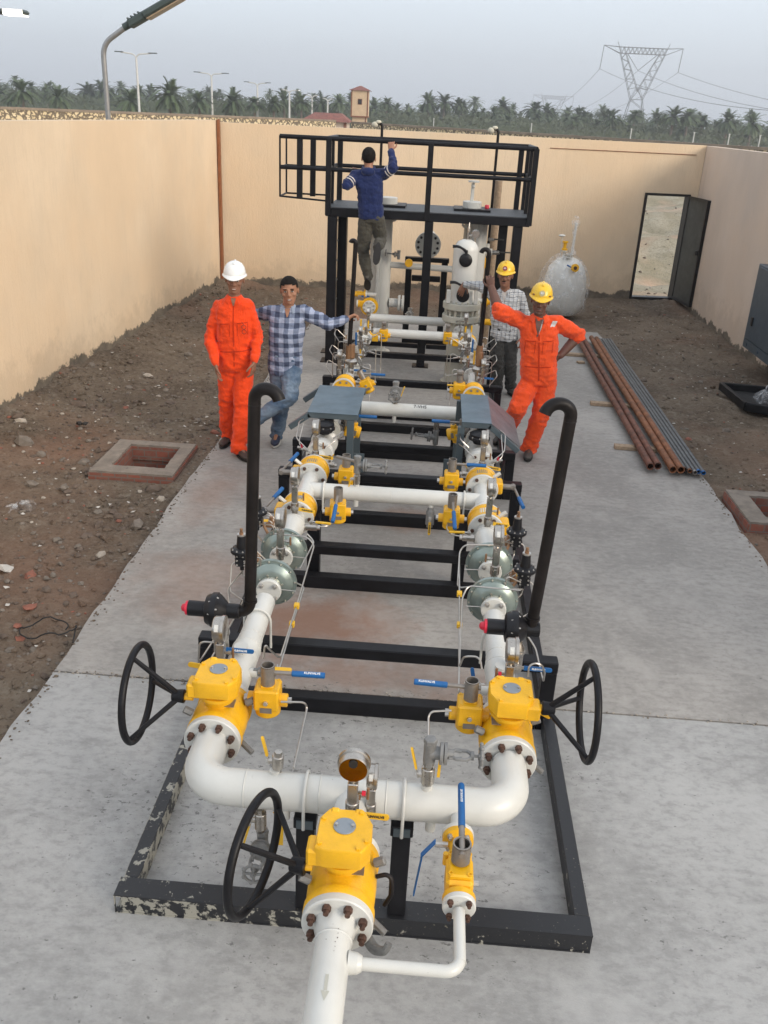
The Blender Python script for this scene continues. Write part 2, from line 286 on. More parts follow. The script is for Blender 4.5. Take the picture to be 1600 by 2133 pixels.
# ---------------------------------------------------------------- mesh helpers
def basis(ax):
    ax = V(ax).normalized(); t = V((0, 0, 1)) if abs(ax.z) < 0.9 else V((0, 1, 0))
    x = t.cross(ax).normalized(); return x, ax.cross(x), ax
class MB:
    def __init__(s, M=None): s.v = []; s.f = []; s.m = []; s.M = M; s.mi = 0
    def add(s, vs, fs, mi=None):
        b = len(s.v)
        if s.M is not None: vs = [s.M @ V(p) for p in vs]
        s.v += [tuple(p) for p in vs]; s.f += [tuple(i + b for i in f) for f in fs]
        s.m += [s.mi if mi is None else mi] * len(fs); return s
    def box(s, x0, x1, y0, y1, z0, z1, c=0.0, mi=None, R=None, O=None):
        if x0 > x1: x0, x1 = x1, x0
        if y0 > y1: y0, y1 = y1, y0
        if z0 > z1: z0, z1 = z1, z0
        if c <= 0:
            vs = [(x, y, z) for x in (x0, x1) for y in (y0, y1) for z in (z0, z1)]
            fs = [(0, 1, 3, 2), (4, 6, 7, 5), (0, 4, 5, 1), (2, 3, 7, 6), (0, 2, 6, 4), (1, 5, 7, 3)]
        else:
            c = min(c, (x1 - x0) * .45, (y1 - y0) * .45, (z1 - z0) * .45)
            vs = []; idx = {}
            for a, X in enumerate((x0, x1)):
                for b, Y in enumerate((y0, y1)):
                    for d, Z in enumerate((z0, z1)):
                        ix = X + (c if a == 0 else -c); iy = Y + (c if b == 0 else -c); iz = Z + (c if d == 0 else -c)
                        idx[a, b, d] = len(vs); vs += [(X, iy, iz), (ix, Y, iz), (ix, iy, Z)]
            I = lambda a, b, d, k: idx[a, b, d] + k
            fs = []
            for a in (0, 1): fs.append((I(a, 0, 0, 0), I(a, 0, 1, 0), I(a, 1, 1, 0), I(a, 1, 0, 0)))
            for b in (0, 1): fs.append((I(0, b, 0, 1), I(0, b, 1, 1), I(1, b, 1, 1), I(1, b, 0, 1)))
            for d in (0, 1): fs.append((I(0, 0, d, 2), I(0, 1, d, 2), I(1, 1, d, 2), I(1, 0, d, 2)))
            for a in (0, 1):
                for b in (0, 1): fs.append((I(a, b, 0, 0), I(a, b, 1, 0), I(a, b, 1, 1), I(a, b, 0, 1)))
                for d in (0, 1): fs.append((I(a, 0, d, 0), I(a, 1, d, 0), I(a, 1, d, 2), I(a, 0, d, 2)))
            for b in (0, 1):
                for d in (0, 1): fs.append((I(0, b, d, 1), I(1, b, d, 1), I(1, b, d, 2), I(0, b, d, 2)))
            for k in idx: fs.append((I(*k, 0), I(*k, 1), I(*k, 2)))
        if R is not None:
            O = V(O or (0, 0, 0)); vs = [O + R @ V(p) for p in vs]
        return s.add(vs, fs, mi)
    def loft(s, rings, mi=None, caps=True, closed=False):
        n = len(rings[0]); vs = [p for r in rings for p in r]; fs = []
        k = len(rings)
        for i in range(k if closed else k - 1):
            a = i * n; b = ((i + 1) % k) * n
            for j in range(n): fs.append((a + j, a + (j + 1) % n, b + (j + 1) % n, b + j))
        if caps and not closed: fs += [tuple(range(n))[::-1], tuple(range((k - 1) * n, k * n))]
        return s.add(vs, fs, mi)
    def rev(s, prof, p, ax, n=24, mi=None, caps=True):   # prof: (radius, t) along axis
        x, y, a = basis(ax); p = V(p)
        return s.loft([[p + a * t + (x * cos(2 * pi * j / n) + y * sin(2 * pi * j / n)) * max(r, 1e-4) for j in range(n)] for r, t in prof], mi, caps)
    def cyl(s, p0, p1, r, r1=None, n=20, mi=None, caps=True, ch=0.0):
        p0 = V(p0); p1 = V(p1); L = (p1 - p0).length; r1 = r if r1 is None else r1
        pr = [(r, 0), (r1, L)] if ch <= 0 else [(r - ch, 0), (r, ch), (r1, L - ch), (r1 - ch, L)]
        return s.rev(pr, p0, p1 - p0, n, mi, caps)
    def ring(s, c, ax, R, r0, t, n=32, mi=None):         # flat ring R outer, r0 inner, thickness t
        x, y, a = basis(ax); c = V(c)
        def rr(r, h): return [c + a * h + (x * cos(2 * pi * j / n) + y * sin(2 * pi * j / n)) * r for j in range(n)]
        return s.loft([rr(r0, 0), rr(R, 0), rr(R, t), rr(r0, t)], mi, False, True)
    def tor(s, c, ax, R, r, n=40, k=10, mi=None):
        x, y, a = basis(ax); c = V(c); rs = []
        for i in range(n):
            d = x * cos(2 * pi * i / n) + y * sin(2 * pi * i / n)
            rs.append([c + d * (R + r * cos(2 * pi * j / k)) + a * r * sin(2 * pi * j / k) for j in range(k)])
        return s.loft(rs, mi, False, True)
    def tube(s, pts, r, bend=0.0, n=10, mi=None, seg=6, caps=True):
        pts = [V(p) for p in pts]; path = [pts[0]]
        for i in range(1, len(pts) - 1):
            a, b, c = pts[i - 1], pts[i], pts[i + 1]
            if bend > 0:
                d1 = (a - b); d2 = (c - b); L = min(bend, d1.length * .49, d2.length * .49)
                q0 = b + d1.normalized() * L; q1 = b + d2.normalized() * L
                th = d1.angle(d2)
                for k in range(seg + 1):
                    t = k / seg                             # rational quadratic = circular arc
                    w = sin(th / 2); den = (1 - t) ** 2 + 2 * w * t * (1 - t) + t * t
                    path.append((q0 * (1 - t) ** 2 + b * 2 * w * t * (1 - t) + q1 * t * t) / den)
            else: path.append(b)
        path.append(pts[-1])
        rad = r if callable(r) else (lambda t: r)
        rings = []; T0 = (path[1] - path[0]).normalized(); x, y, _ = basis(T0)
        for i, p in enumerate(path):
            T = (path[min(i + 1, len(path) - 1)] - path[max(i - 1, 0)]).normalized()
            q = T0.rotation_difference(T); x = q @ x; x = (x - T * x.dot(T)).normalized(); y = T.cross(x); T0 = T
            rr = rad(i / (len(path) - 1))
            rings.append([p + (x * cos(2 * pi * j / n) + y * sin(2 * pi * j / n)) * rr for j in range(n)])
        return s.loft(rings, mi, caps)
    def sph(s, c, r, n=16, k=10, mi=None, R=None):
        r = (r, r, r) if isinstance(r, (int, float)) else r; c = V(c); rings = []
        for i in range(k + 1):
            t = pi * i / k; rings.append([V((r[0] * sin(t) * cos(2 * pi * j / n), r[1] * sin(t) * sin(2 * pi * j / n), -r[2] * cos(t))) for j in range(n)])
        rings = [[c + (R @ p if R else p) for p in q] for q in rings[1:-1]]
        return s.loft(rings, mi, True)
    def prism(s, poly, z0, z1, mi=None, inset=0.0, ch=0.0):   # poly xy, extruded z, optional chamfer at top
        cx = sum(p[0] for p in poly) / len(poly); cy = sum(p[1] for p in poly) / len(poly)
        def sc(k, z): return [V((cx + (x - cx) * k, cy + (y - cy) * k, z)) for x, y in poly]
        rings = [sc(1, z0), sc(1 - inset, z1)] if ch <= 0 else [sc(1, z0), sc(1 - inset, z1 - ch), sc(1 - inset - ch * 9, z1)]
        return s.loft(rings, mi)
    def hexn(s, p, ax, r, h, mi=None): return s.cyl(p, V(p) + V(ax).normalized() * h, r, n=6, mi=mi, ch=r * 0.12)
    def bolts(s, c, ax, R, k, r=0.011, h=0.012, ph=0.0, mi=1, stud=True):
        x, y, a = basis(ax)
        for i in range(k):
            t = 2 * pi * (i + ph) / k; p = V(c) + (x * cos(t) + y * sin(t)) * R
            s.hexn(p, a, r, h, mi)
            if stud: s.cyl(p + a * h, p + a * (h + r * 0.9), r * 0.6, n=8, mi=mi)
        return s
    def sheet(s, q, t, mi=None):                          # thin plate from 4 corners with thickness t
        q = [V(p) for p in q]; nrm = (q[1] - q[0]).cross(q[3] - q[0]).normalized() * t
        return s.add(q + [p - nrm for p in q], [(0, 1, 2, 3), (7, 6, 5, 4), (0, 4, 5, 1), (1, 5, 6, 2), (2, 6, 7, 3), (3, 7, 4, 0)], mi)
    def build(s, name, mats, parent=None, loc=None, sharp=35, fix=True):
        me = bpy.data.meshes.new(name)
        org = V((0, 0, 0))
        if parent is not None:
            p = parent
            while p is not None: org += V(p.location); p = p.parent
        loc = V((0, 0, 0)) if loc is None else V(loc)
        if parent is None: org = loc
        me.from_pydata([tuple(V(p) - org) for p in s.v], [], s.f)
        for m in (mats if isinstance(mats, (list, tuple)) else [mats]): me.materials.append(m)
        me.polygons.foreach_set('material_index', s.m)
        if fix:
            bm = bmesh.new(); bm.from_mesh(me); bmesh.ops.recalc_face_normals(bm, faces=bm.faces); bm.to_mesh(me); bm.free()
        me.shade_smooth()
        try: me.set_sharp_from_angle(angle=radians(sharp))
        except Exception: pass
        o = bpy.data.objects.new(name, me); COL.objects.link(o)
        if parent is not None: o.parent = parent
        else: o.location = loc
        return o
def tag(o, label=None, cat=None, group=None, kind=None):
    if label: o['label'] = label
    if cat: o['category'] = cat
    if group: o['group'] = group
    if kind: o['kind'] = kind
    return o
def thing(name, loc, label, cat, group=None):
    o = bpy.data.objects.new(name, None); COL.objects.link(o); o.location = V(loc); o.empty_display_size = 0.1
    return tag(o, label, cat, group)
def text(s, size, org, xd, yd, mat, parent, name='lettering', depth=0.0006, bold=0.0):
    cu = bpy.data.curves.new(name, 'FONT'); cu.body = s; cu.size = size; cu.extrude = depth; cu.align_x = 'CENTER'; cu.align_y = 'CENTER'; cu.offset = bold
    t = bpy.data.objects.new(name, cu); COL.objects.link(t)
    me = bpy.data.meshes.new_from_object(t.evaluated_get(bpy.context.evaluated_depsgraph_get()))
    bpy.data.objects.remove(t); bpy.data.curves.remove(cu)
    xd = V(xd).normalized(); zd = xd.cross(V(yd)).normalized(); yd = zd.cross(xd)
    Mx = Matrix((xd, yd, zd)).transposed().to_4x4(); Mx.translation = V(org)
    o0 = V((0, 0, 0)); p = parent
    while p is not None: o0 += V(p.location); p = p.parent
    me.transform(Matrix.Translation(-o0) @ Mx)
    me.materials.clear(); me.materials.append(mat)
    o = bpy.data.objects.new(name, me); COL.objects.link(o); o.parent = parent
    return o
def reline(o): bpy.context.view_layer.update()

# ================================================================ SETTING
XL, XR, XC, ZP = -0.81, 0.44, -0.185, 0.69
# enclosure lines (inner faces)
WL0, WLB, WRB = (-4.87, 2.4), (-4.075, 17.19), (4.885, 18.37)
def lwx(y): return WL0[0] + (y - WL0[1]) * (WLB[0] - WL0[0]) / (WLB[1] - WL0[1])
def bwy(x): return WLB[1] + (x - WLB[0]) * (WRB[1] - WLB[1]) / (WRB[0] - WLB[0])
def rwx(y): return 4.78 + (18.36 - y) * 0.012
PITS = [(-3.05, -2.26, 7.42, 8.30, -2.88, -2.40, 7.60, 8.16), (2.83, 3.70, 7.17, 7.92, 3.02, 3.54, 7.31, 7.78)]
def inpit(x, y): return any(p[4] < x < p[5] and p[6] < y < p[7] for p in PITS)
def soil_h(x, y):
    h = -0.055 + 0.022 * abs(noise.noise(V((x * 4.5, y * 4.5, 11)))) * (1 + noise.noise(V((x, y, 2))) * 2) + 0.05 * noise.fractal(V((x * 1.3, y * 1.3, 0)), 1.0, 2.0, 4) + 0.024 * noise.fractal(V((x * 7, y * 7, 3)), 0.8, 2.0, 4)
    d = x - lwx(y)
    if d < 0.9: h += 0.17 * (1 - d / 0.9) ** 1.5 * (0.75 + 0.6 * noise.noise(V((y * 1.3, 0, 5)))) * min(1, 1.2)
    d = bwy(x) - y
    if d < 0.7: h += 0.10 * (1 - max(d, 0) / 0.7) ** 1.3 * (0.8 + 0.6 * noise.noise(V((x * 1.5, 9, 5))))
    for p in PITS:
        dx = max(p[0] - x, 0, x - p[1]); dy = max(p[2] - y, 0, y - p[3])
        if dx == 0 and dy == 0: h = -0.10
        else:
            q = math.hypot(dx, dy)
            if q < 0.3: h = h * q / 0.3 + (0.0) * (1 - q / 0.3)
    return h
# soil sheet in the yard
def soil():
    xs = [-4.95 + i * 0.05 for i in range(int(9.95 / 0.05) + 1)]; ys = [2.2 + i * 0.055 for i in range(int(16.3 / 0.055) + 1)]
    nx = len(xs); vs = []; fs = []
    for y in ys:
        for x in xs: vs.append((x, y, soil_h(x, y) if not (-1.75 < x < 2.55 and y < 14) else -0.12))
    for j in range(len(ys) - 1):
        for i in range(nx - 1):
            cx = xs[i] + .025; cy = ys[j] + .027
            if inpit(cx, cy) or cy > bwy(cx) + 0.08: continue
            fs.append((j * nx + i, j * nx + i + 1, (j + 1) * nx + i + 1, (j + 1) * nx + i))
    m = MB(); m.add(vs, fs); o = m.build('soil_ground', M_soil, sharp=180, fix=False); tag(o, kind='structure')
soil()
# concrete slab, two pours with an open joint at y = 4.4
def slab(name, mat, edgeL, edgeR, y0, y1, c0, c1):
    m = MB(); nseg = 60
    top = []; bot = []
    def jag(v, y, s): return v + 0.03 * noise.fractal(V((y * 1.9, s, 0)), 0.8, 2.0, 4)
    L = []; Rr = []
    for i in range(nseg + 1):
        y = y0 + (y1 - y0) * i / nseg
        L.append((jag(edgeL(y), y, 1.3), y)); Rr.append((jag(edgeR(y), y, 8.1), y))
    # across-joint jitter of first/last rows
    vs = []; fs = []
    for (xl, y), (xr, _) in zip(L, Rr):
        for z in (0.0, -0.16):
            for x in (xl, xr): vs.append((x, y, z))
    for i in range(nseg):
        a = i * 4; b = a + 4
        fs += [(a, a + 1, b + 1, b), (a + 2, b + 2, b + 3, a + 3), (a, b, b + 2, a + 2), (a + 1, a + 3, b + 3, b + 1)]
    fs += [(0, 2, 3, 1), (nseg * 4, nseg * 4 + 1, nseg * 4 + 3, nseg * 4 + 2)]
    m.add(vs, fs); o = m.build(name, mat); tag(o, kind='structure')
eL = lambda y: -2.13 + 0.0 * y if y < 9 else -2.13 + (y - 9) * 0.03
eR = lambda y: 2.83 - 0.006 * y
# keep the slab clear of the soil: front pour starts in front of the camera foot
slab('concrete_slab', M_conc1, eL, eR, 0.4, 4.375, 0, 0)
slab('concrete_slab', M_conc2, eL, eR, 4.39, 14.9, 0, 0)
# crumbled grout in the joint
def rock(m, c, r, mi=0, flat=0.6):
    t = (1 + sqrt(5)) / 2
    ico = [(-1, t, 0), (1, t, 0), (-1, -t, 0), (1, -t, 0), (0, -1, t), (0, 1, t), (0, -1, -t), (0, 1, -t), (t, 0, -1), (t, 0, 1), (-t, 0, -1), (-t, 0, 1)]
    fc = [(0, 11, 5), (0, 5, 1), (0, 1, 7), (0, 7, 10), (0, 10, 11), (1, 5, 9), (5, 11, 4), (11, 10, 2), (10, 7, 6), (7, 1, 8), (3, 9, 4), (3, 4, 2), (3, 2, 6), (3, 6, 8), (3, 8, 9), (4, 9, 5), (2, 4, 11), (6, 2, 10), (8, 6, 7), (9, 8, 1)]
    a = random.random() * 6.28; ca, sa = cos(a), sin(a); sx = random.uniform(.7, 1.3); sy = random.uniform(.6, 1.1)
    vs = []
    for p in ico:
        k = r / 1.9 * random.uniform(.75, 1.2); x, y, z = p[0] * k * sx, p[1] * k * sy, p[2] * k * flat
        vs.append((c[0] + x * ca - y * sa, c[1] + x * sa + y * ca, c[2] + z))
    m.add(vs, fc, mi)
rs = random.Random(3)
M_st = [simple('stone_grey', (0.17, 0.145, 0.12), 0.9, var=0.3), simple('stone_brown', (0.12, 0.09, 0.07), 0.9, var=0.3), simple('stone_pale', (0.36, 0.32, 0.27), 0.9, var=0.2), simple('brick_bit', (0.24, 0.095, 0.065), 0.9, var=0.3), simple('litter_white', (0.50, 0.48, 0.44), 0.7, var=0.1)]
m = MB()
for i in range(330):
    x = rs.uniform(-2.1, 2.8)
    if rs.random() < 0.5: x = rs.uniform(-2.1, -0.3)
    rock(m, (x, 4.383 + rs.gauss(0, 0.018), 0.002), rs.uniform(0.003, 0.009), 2 if rs.random() < .8 else 0)
tag(m.build('joint_rubble', M_st, sharp=10, fix=False), 'pale crumbs of mortar lying along the joint of the slab', 'rubble', kind='stuff')
# loose stones and litter on the soil
m = MB(); k = 0
while k < 5200:
    left = rs.random() < 0.74
    if left:
        x = rs.uniform(-4.6, -2.0); y = rs.uniform(2.6, 17) if rs.random() < .5 else rs.uniform(3, 11)
        if x < lwx(y) + 0.02: continue
    else: x = rs.uniform(2.85, 4.8); y = rs.uniform(4.5, 17.8)
    if y > 14.9 and rs.random() < .2: x = rs.uniform(-4, 4.6); 
    if y > bwy(x) - .05: continue
    if any(p[0] - .02 < x < p[1] + .02 and p[2] - .02 < y < p[3] + .02 for p in PITS): continue
    r = abs(rs.gauss(0, 0.011)) + 0.006
    if rs.random() < .05: r *= 2.6
    if not left: r *= 0.8
    h = soil_h(x, y)
    mi = rs.choices([0, 1, 2, 3], [5, 9, 0.9, 0.8])[0]
    rock(m, (x, y, h + r * .12), r, mi); k += 1
tag(m.build('loose_stones', M_st, sharp=10, fix=False), 'grey and brown stones strewn over the dug soil', 'stones', kind='stuff')
m = MB()
for i in range(260):
    if rs.random() < .6: x = rs.uniform(-4.4, -2.1); y = rs.uniform(3, 16)
    else: x = rs.uniform(2.9, 4.6); y = rs.uniform(6, 17)
    if x < lwx(y) + .05 or any(p[0] - .05 < x < p[1] + .05 and p[2] - .05 < y < p[3] + .05 for p in PITS): continue
    r = rs.uniform(0.005, 0.016); h = soil_h(x, y) + 0.008; a = rs.random() * 6.28
    q = [V((x + r * cos(a + t) * (1 if j % 2 else 1.7), y + r * sin(a + t) * (1 if j % 2 else 1.3), h + rs.uniform(0, .014))) for j, t in enumerate((0, 1.3, 2.9, 4.4))]
    m.sheet(q, 0.0015, 4)
tag(m.build('litter', M_st, sharp=10, fix=False), 'white scraps of paper and plastic scattered on the soil', 'litter', kind='stuff')

m = MB()
for i in range(900):                                   # clods of dug earth, thicker by the wall and the slab edge
    w = rs.random()
    if w < .35: y = rs.uniform(6.5, 17); x = lwx(y) + abs(rs.gauss(0, .35)) + .05
    elif w < .6: y = rs.uniform(3, 14); x = -2.22 - abs(rs.gauss(0, .25))
    elif w < .85: x = rs.uniform(-4.3, -2.2); y = rs.uniform(3, 16)
    else: x = rs.uniform(2.95, 4.7); y = rs.uniform(6, 17)
    if any(p[0] - .05 < x < p[1] + .05 and p[2] - .05 < y < p[3] + .05 for p in PITS): continue
    r = rs.uniform(.018, .05); rock(m, (x, y, soil_h(x, y) + r * .05), r, 0, rs.uniform(.45, .75))
tag(m.build('soil_clods', M_soil, sharp=30, fix=False), 'lumps of dug brown earth lying along the wall and slab edge', 'soil', kind='stuff')
m = MB()
for i in range(650):
    left = rs.random() < .7; y = rs.uniform(2.8, 14.5); e_ = eL(y) + .0 if left else eR(y)
    x = e_ + abs(rs.gauss(0, .03)) * (1 if left else -1); r = rs.uniform(.004, .012); rock(m, (x, y, .001 + r * .1), r, 0, .5)
tag(m.build('soil_crumbs', M_soil, sharp=30, fix=False), 'brown soil crumbs spilt over the edges of the concrete slab', 'soil', kind='stuff')

# outside ground
def out_h(x, y):
    d = min(1.0, max(0.0, (y - 18.5) / 4))
    n = 0.42 * noise.fractal(V((x * .28, y * .32, 1)), 0.9, 2.0, 5) + 0.05 * noise.fractal(V((x * 2, y * 2, 7)), 0.8, 2.0, 3)
    ridge = 0.35 * math.exp(-((y - 24 - 0.4 * x) / 1.4) ** 2)
    return -0.12 + (n + ridge) * d * (1 if y < 60 else max(0, 1 - (y - 60) / 20))
def outground():
    xs = [-900, -400, -200, -120, -80, -50, -30, -20, -12, -8, -5.0]; xs += [-4.4 + 0.0 * i for i in range(0)]
    xs += [round(-4.0 + i * 0.25, 3) for i in range(int(22 / 0.25))]; xs += [20, 26, 35, 50, 80, 120, 200, 400, 900]
    ys = [-60, -20, 0, 2, 10, 17.0, 17.6]; ys += [17.9 + i * 0.2 for i in range(90)]; ys += [36.5 + i * .6 for i in range(40)]; ys += [62, 66, 72, 80, 100, 130, 180, 260, 400, 700, 1100]
    vs = [(x, y, out_h(x, y)) for y in ys for x in xs]; nx = len(xs); fs = []
    for j in range(len(ys) - 1):
        for i in range(nx - 1):
            cx = (xs[i] + xs[i + 1]) / 2; cy = (ys[j] + ys[j + 1]) / 2
            if -5.0 < cx < 5.0 and 2 < cy < 18.3 and cy < bwy(cx) + .15: continue
            fs.append((j * nx + i, j * nx + i + 1, (j + 1) * nx + i + 1, (j + 1) * nx + i))
    m = MB(); m.add(vs, fs); tag(m.build('outside_ground', M_out, sharp=180, fix=False), kind='structure')
outground()
m = MB()
for i in range(700):
    y = 18.8 + rs.random() ** 1.5 * 26; x = rs.uniform(3.0, 4.6 + y * .25)
    r = abs(rs.gauss(0, .02)) + .012; rock(m, (x, y, out_h(x, y) + r * .2), r, rs.choices([0, 1, 2], [3, 3, 3])[0])
tag(m.build('outside_stones', M_st, sharp=10, fix=False), 'pale stones on the rough ground beyond the doorway', 'stones', kind='stuff')

# -------- yard walls
T = 0.22
def wall_poly(name, p0, p1, z0, z1, mat, label, nrm, holes=(), slope=0.0):
    """wall from p0 to p1 (xy, inner face), thickness T outward"""
    a = V((*p0, 0)); b = V((*p1, 0)); d = (b - a); L = d.length; d.normalize(); o = V((*nrm, 0)).normalized() * T
    m = MB()
    def blk(t0, t1, za, zb):
        n = 1; zc0 = zb; zc1 = zb
        vs = []
        for t, zt in ((t0, zc0), (t1, zc1)):
            for off in (V((0, 0, 0)), o):
                for z in (za, zt): p = a + d * t + off; vs.append((p.x, p.y, z))
        m.add(vs, [(0, 1, 3, 2), (4, 6, 7, 5), (0, 4, 5, 1), (2, 3, 7, 6), (0, 2, 6, 4), (1, 5, 7, 3)])
    last = 0
    for h0, h1, hz in holes:
        blk(last, h0, z0, z1); blk(h0, h1, hz, z1); blk(h0, h1, z0, 0.0); last = h1
    blk(last, L, z0, z1)
    o_ = m.build(name, mat); tag(o_, label, 'wall'); return o_
wall_poly('yard_wall', WL0, WLB, -0.3, 2.9, M_plaster, 'long tan plastered yard wall on the left, behind the brick pit', (-1, 0))
dvec = V((WRB[0] - WLB[0], WRB[1] - WLB[1], 0)); dL = dvec.length; dvec.normalize()
bn = (-dvec.y, dvec.x)
dh0 = (3.86 - WLB[0]) / dvec.x; dh1 = (4.74 - WLB[0]) / dvec.x
wb = wall_poly('yard_wall', (WLB[0] - 0.22, bwy(WLB[0] - 0.22)), WRB, -0.3, 2.87, M_plaster, 'tan plastered back wall with the open doorway, behind the steel platform', bn, holes=((dh0 + .22, dh1 + .22, 2.0),))
wall_poly('yard_wall', (4.888, 18.62), (4.92, 3.0), -0.3, 2.862, M_plaster_r, 'pinkish grey plastered yard wall on the right, carrying the grey cabinet', (1, 0.012))
# thin dark crack line across the back wall's upper right
m = MB(); p0 = V((1.95, bwy(1.95) - 0.008, 2.70)); p1 = V((4.72, bwy(4.72) - 0.008, 2.715))
m.box(0, (p1 - p0).length, -0.004, 0.004, -0.006, 0.006, R=Matrix.Rotation(atan2(p1.y - p0.y, p1.x - p0.x), 3, 'Z'), O=p0)
tag(m.build('wall_groove', M_brown), 'thin dark horizontal line high on the back wall above the door', 'groove')
# brown strip in the left back corner
m = MB(); m.box(-4.07, -4.02, 17.08, 17.17, 0.05, 2.915, c=.006)
tag(m.build('corner_strip', M_strip, loc=(-4.05, 17.1, 0)), 'rust brown vertical strip in the back left corner of the yard', 'strip')
# doorway: frame and door leaf
R_b = Matrix.Rotation(atan2(dvec.y, dvec.x), 3, 'Z')
dc = V((3.86, bwy(3.86), 0)); dw = (4.74 - 3.86) / dvec.x
t = thing('yard_door', dc, 'dark metal door standing open at the far right corner of the yard', 'door')
m = MB()
m.box(0, 0.045, -0.03, 0.16, 0, 2.0, R=R_b, O=dc); m.box(dw - 0.045, dw, -0.03, 0.16, 0, 2.0, R=R_b, O=dc)
m.box(0.045, dw - .045, -0.03, 0.16, 1.955, 2.0, R=R_b, O=dc); m.box(0.045, dw - .045, -0.025, 0.15, 0.0, 0.05, R=R_b, O=dc)
m.build('door_frame', M_doorf, t)
hp = dc + R_b @ V((dw - .02, -0.035, 0)); R_d = Matrix.Rotation(radians(-81.5), 3, 'Z')
m = MB(); m.box(0.0, 0.90, -0.02, 0.02, 0.05, 1.97, R=R_d, O=hp)
lf = m.build('door_leaf', M_doorm, t)
m = MB()
for a in ((0, .05, .05, 1.97), (.85, .90, .05, 1.97)): m.box(a[0], a[1], -0.032, 0.032, a[2], a[3], R=R_d, O=hp)
for z in (0.05, 1.92): m.box(0.05, .85, -0.03, 0.03, z, z + .05, R=R_d, O=hp)
m.build('leaf_border', M_doorf, lf)
m = MB(); m.box(0.80, .87, -.075, -.033, 1.0, 1.08, c=.006, R=R_d, O=hp); m.cyl(hp + R_d @ V((.72, -.07, 1.06)), hp + R_d @ V((.84, -.07, 1.06)), .009, n=8)
m.build('door_handle', M_doorf, lf)
# cabinet on right wall
t = thing('electric_cabinet', (4.6, 13.2, .3), 'blue grey metal cabinet fixed to the right wall', 'cabinet')
m = MB(); m.box(4.56, 4.885, 11.3, 13.30, 0.27, 1.45, c=.01); m.build('body', M_cab, t)
m = MB(); m.box(4.542, 4.5585, 11.4, 13.20, 0.42, 1.42, c=.004); m.build('cabinet_door', M_cab, t)
m = MB(); m.box(4.549, 4.5585, 11.35, 13.25, 0.28, 0.40); 
for y in (11.6, 12.1, 12.6, 13.1): m.cyl((4.549, y, .34), (4.540, y, .34), .02, n=10)
m.build('base_flange', M_cab, t)
m = MB(); m.box(4.522, 4.542, 13.0, 13.06, .62, .74, c=.004); m.build('hinge', M_doorf, t)
# brick inspection pits
for i, p in enumerate(PITS):
    x0, x1, y0, y1, a0, a1, b0, b1 = p
    t = thing('brick_pit', ((x0 + x1) / 2, (y0 + y1) / 2, 0), ('open brick inspection pit with cement rim by the left wall', 'open brick inspection pit with cement rim at the right edge beside the slab')[i], 'pit', 'brick inspection pits')
    m = MB(); zt = (0.05, .085)[i]
    for q in ((x0, a0, y0, y1), (a1, x1, y0, y1), (a0, a1, y0, b0), (a0, a1, b1, y1)): m.box(*q, -0.75, zt - .022)
    m.box(a0 - .01, a1 + .01, b0 - .01, b1 + .01, -0.8, -0.72)
    m.build('brickwork', M_brick, t)
    m = MB()
    # screed cap with ragged edge
    def rim(nn=64):
        ou = []; inn = []
        per = lambda X0, X1, Y0, Y1, u: ((X0 + (X1 - X0) * u * 4, Y0) if u < .25 else (X1, Y0 + (Y1 - Y0) * (u - .25) * 4) if u < .5 else (X1 - (X1 - X0) * (u - .5) * 4, Y1) if u < .75 else (X0, Y1 - (Y1 - Y0) * (u - .75) * 4))
        for j in range(nn):
            u = j / nn; ox, oy = per(x0 + .008, x1 - .008, y0 + .008, y1 - .008, u); ix, iy = per(a0 - .004, a1 + .004, b0 - .004, b1 + .004, u)
            cx, cy = (x0 + x1) / 2, (y0 + y1) / 2; kk = 1 - 0.03 * abs(noise.noise(V((u * 30, i, 0)))); k2 = 1 + 0.08 * abs(noise.noise(V((u * 25, i, 4))))
            ou.append((cx + (ox - cx) * kk, cy + (oy - cy) * kk)); inn.append((cx + (ix - cx) * k2, cy + (iy - cy) * k2))
        return ou, inn
    ou, inn = rim()
    m.loft([[V((x, y, zt - .02)) for x, y in ou], [V((x, y, zt)) for x, y in ou], [V((x, y, zt + .002)) for x, y in inn], [V((x, y, zt - .02)) for x, y in inn]], None, False, True)
    m.build('cement_rim', M_screed, t)

# -------- far walls, lamps, tower, pylons, palms
SW = [(-60.0, 46.0), (-28.7, 61.0), (-9.6, 84.7)]
def farwall(pts, ztop, label, loc):
    t = thing('stone_wall', loc, label, 'wall')
    m = MB(); m2 = MB()
    for (ax, ay), (bx, by) in zip(pts[:-1], pts[1:]):
        d = V((bx - ax, by - ay, 0)); L = d.length; R_ = Matrix.Rotation(atan2(d.y, d.x), 3, 'Z')
        m.box(0, L, 0, .4, -.3, ztop, R=R_, O=(ax, ay, 0)); m2.box(0, L, -.05, .45, ztop, ztop + .16, R=R_, O=(ax, ay, 0))
    m.build('stone_face', M_stone, t); m2.build('coping', M_coping, t)
farwall(SW, 2.25, 'crazy paved yellow stone boundary wall outside the yard, left of the tower', (-28, 61, 0))
farwall([(-8.2, 84.0), (-4.3, 67.6 + 12), (7.5, 68), (18.1, 56.5), (40, 34)], 2.2, 'low pale stone boundary wall far outside the yard, right of the tower', (7, 68, 0))
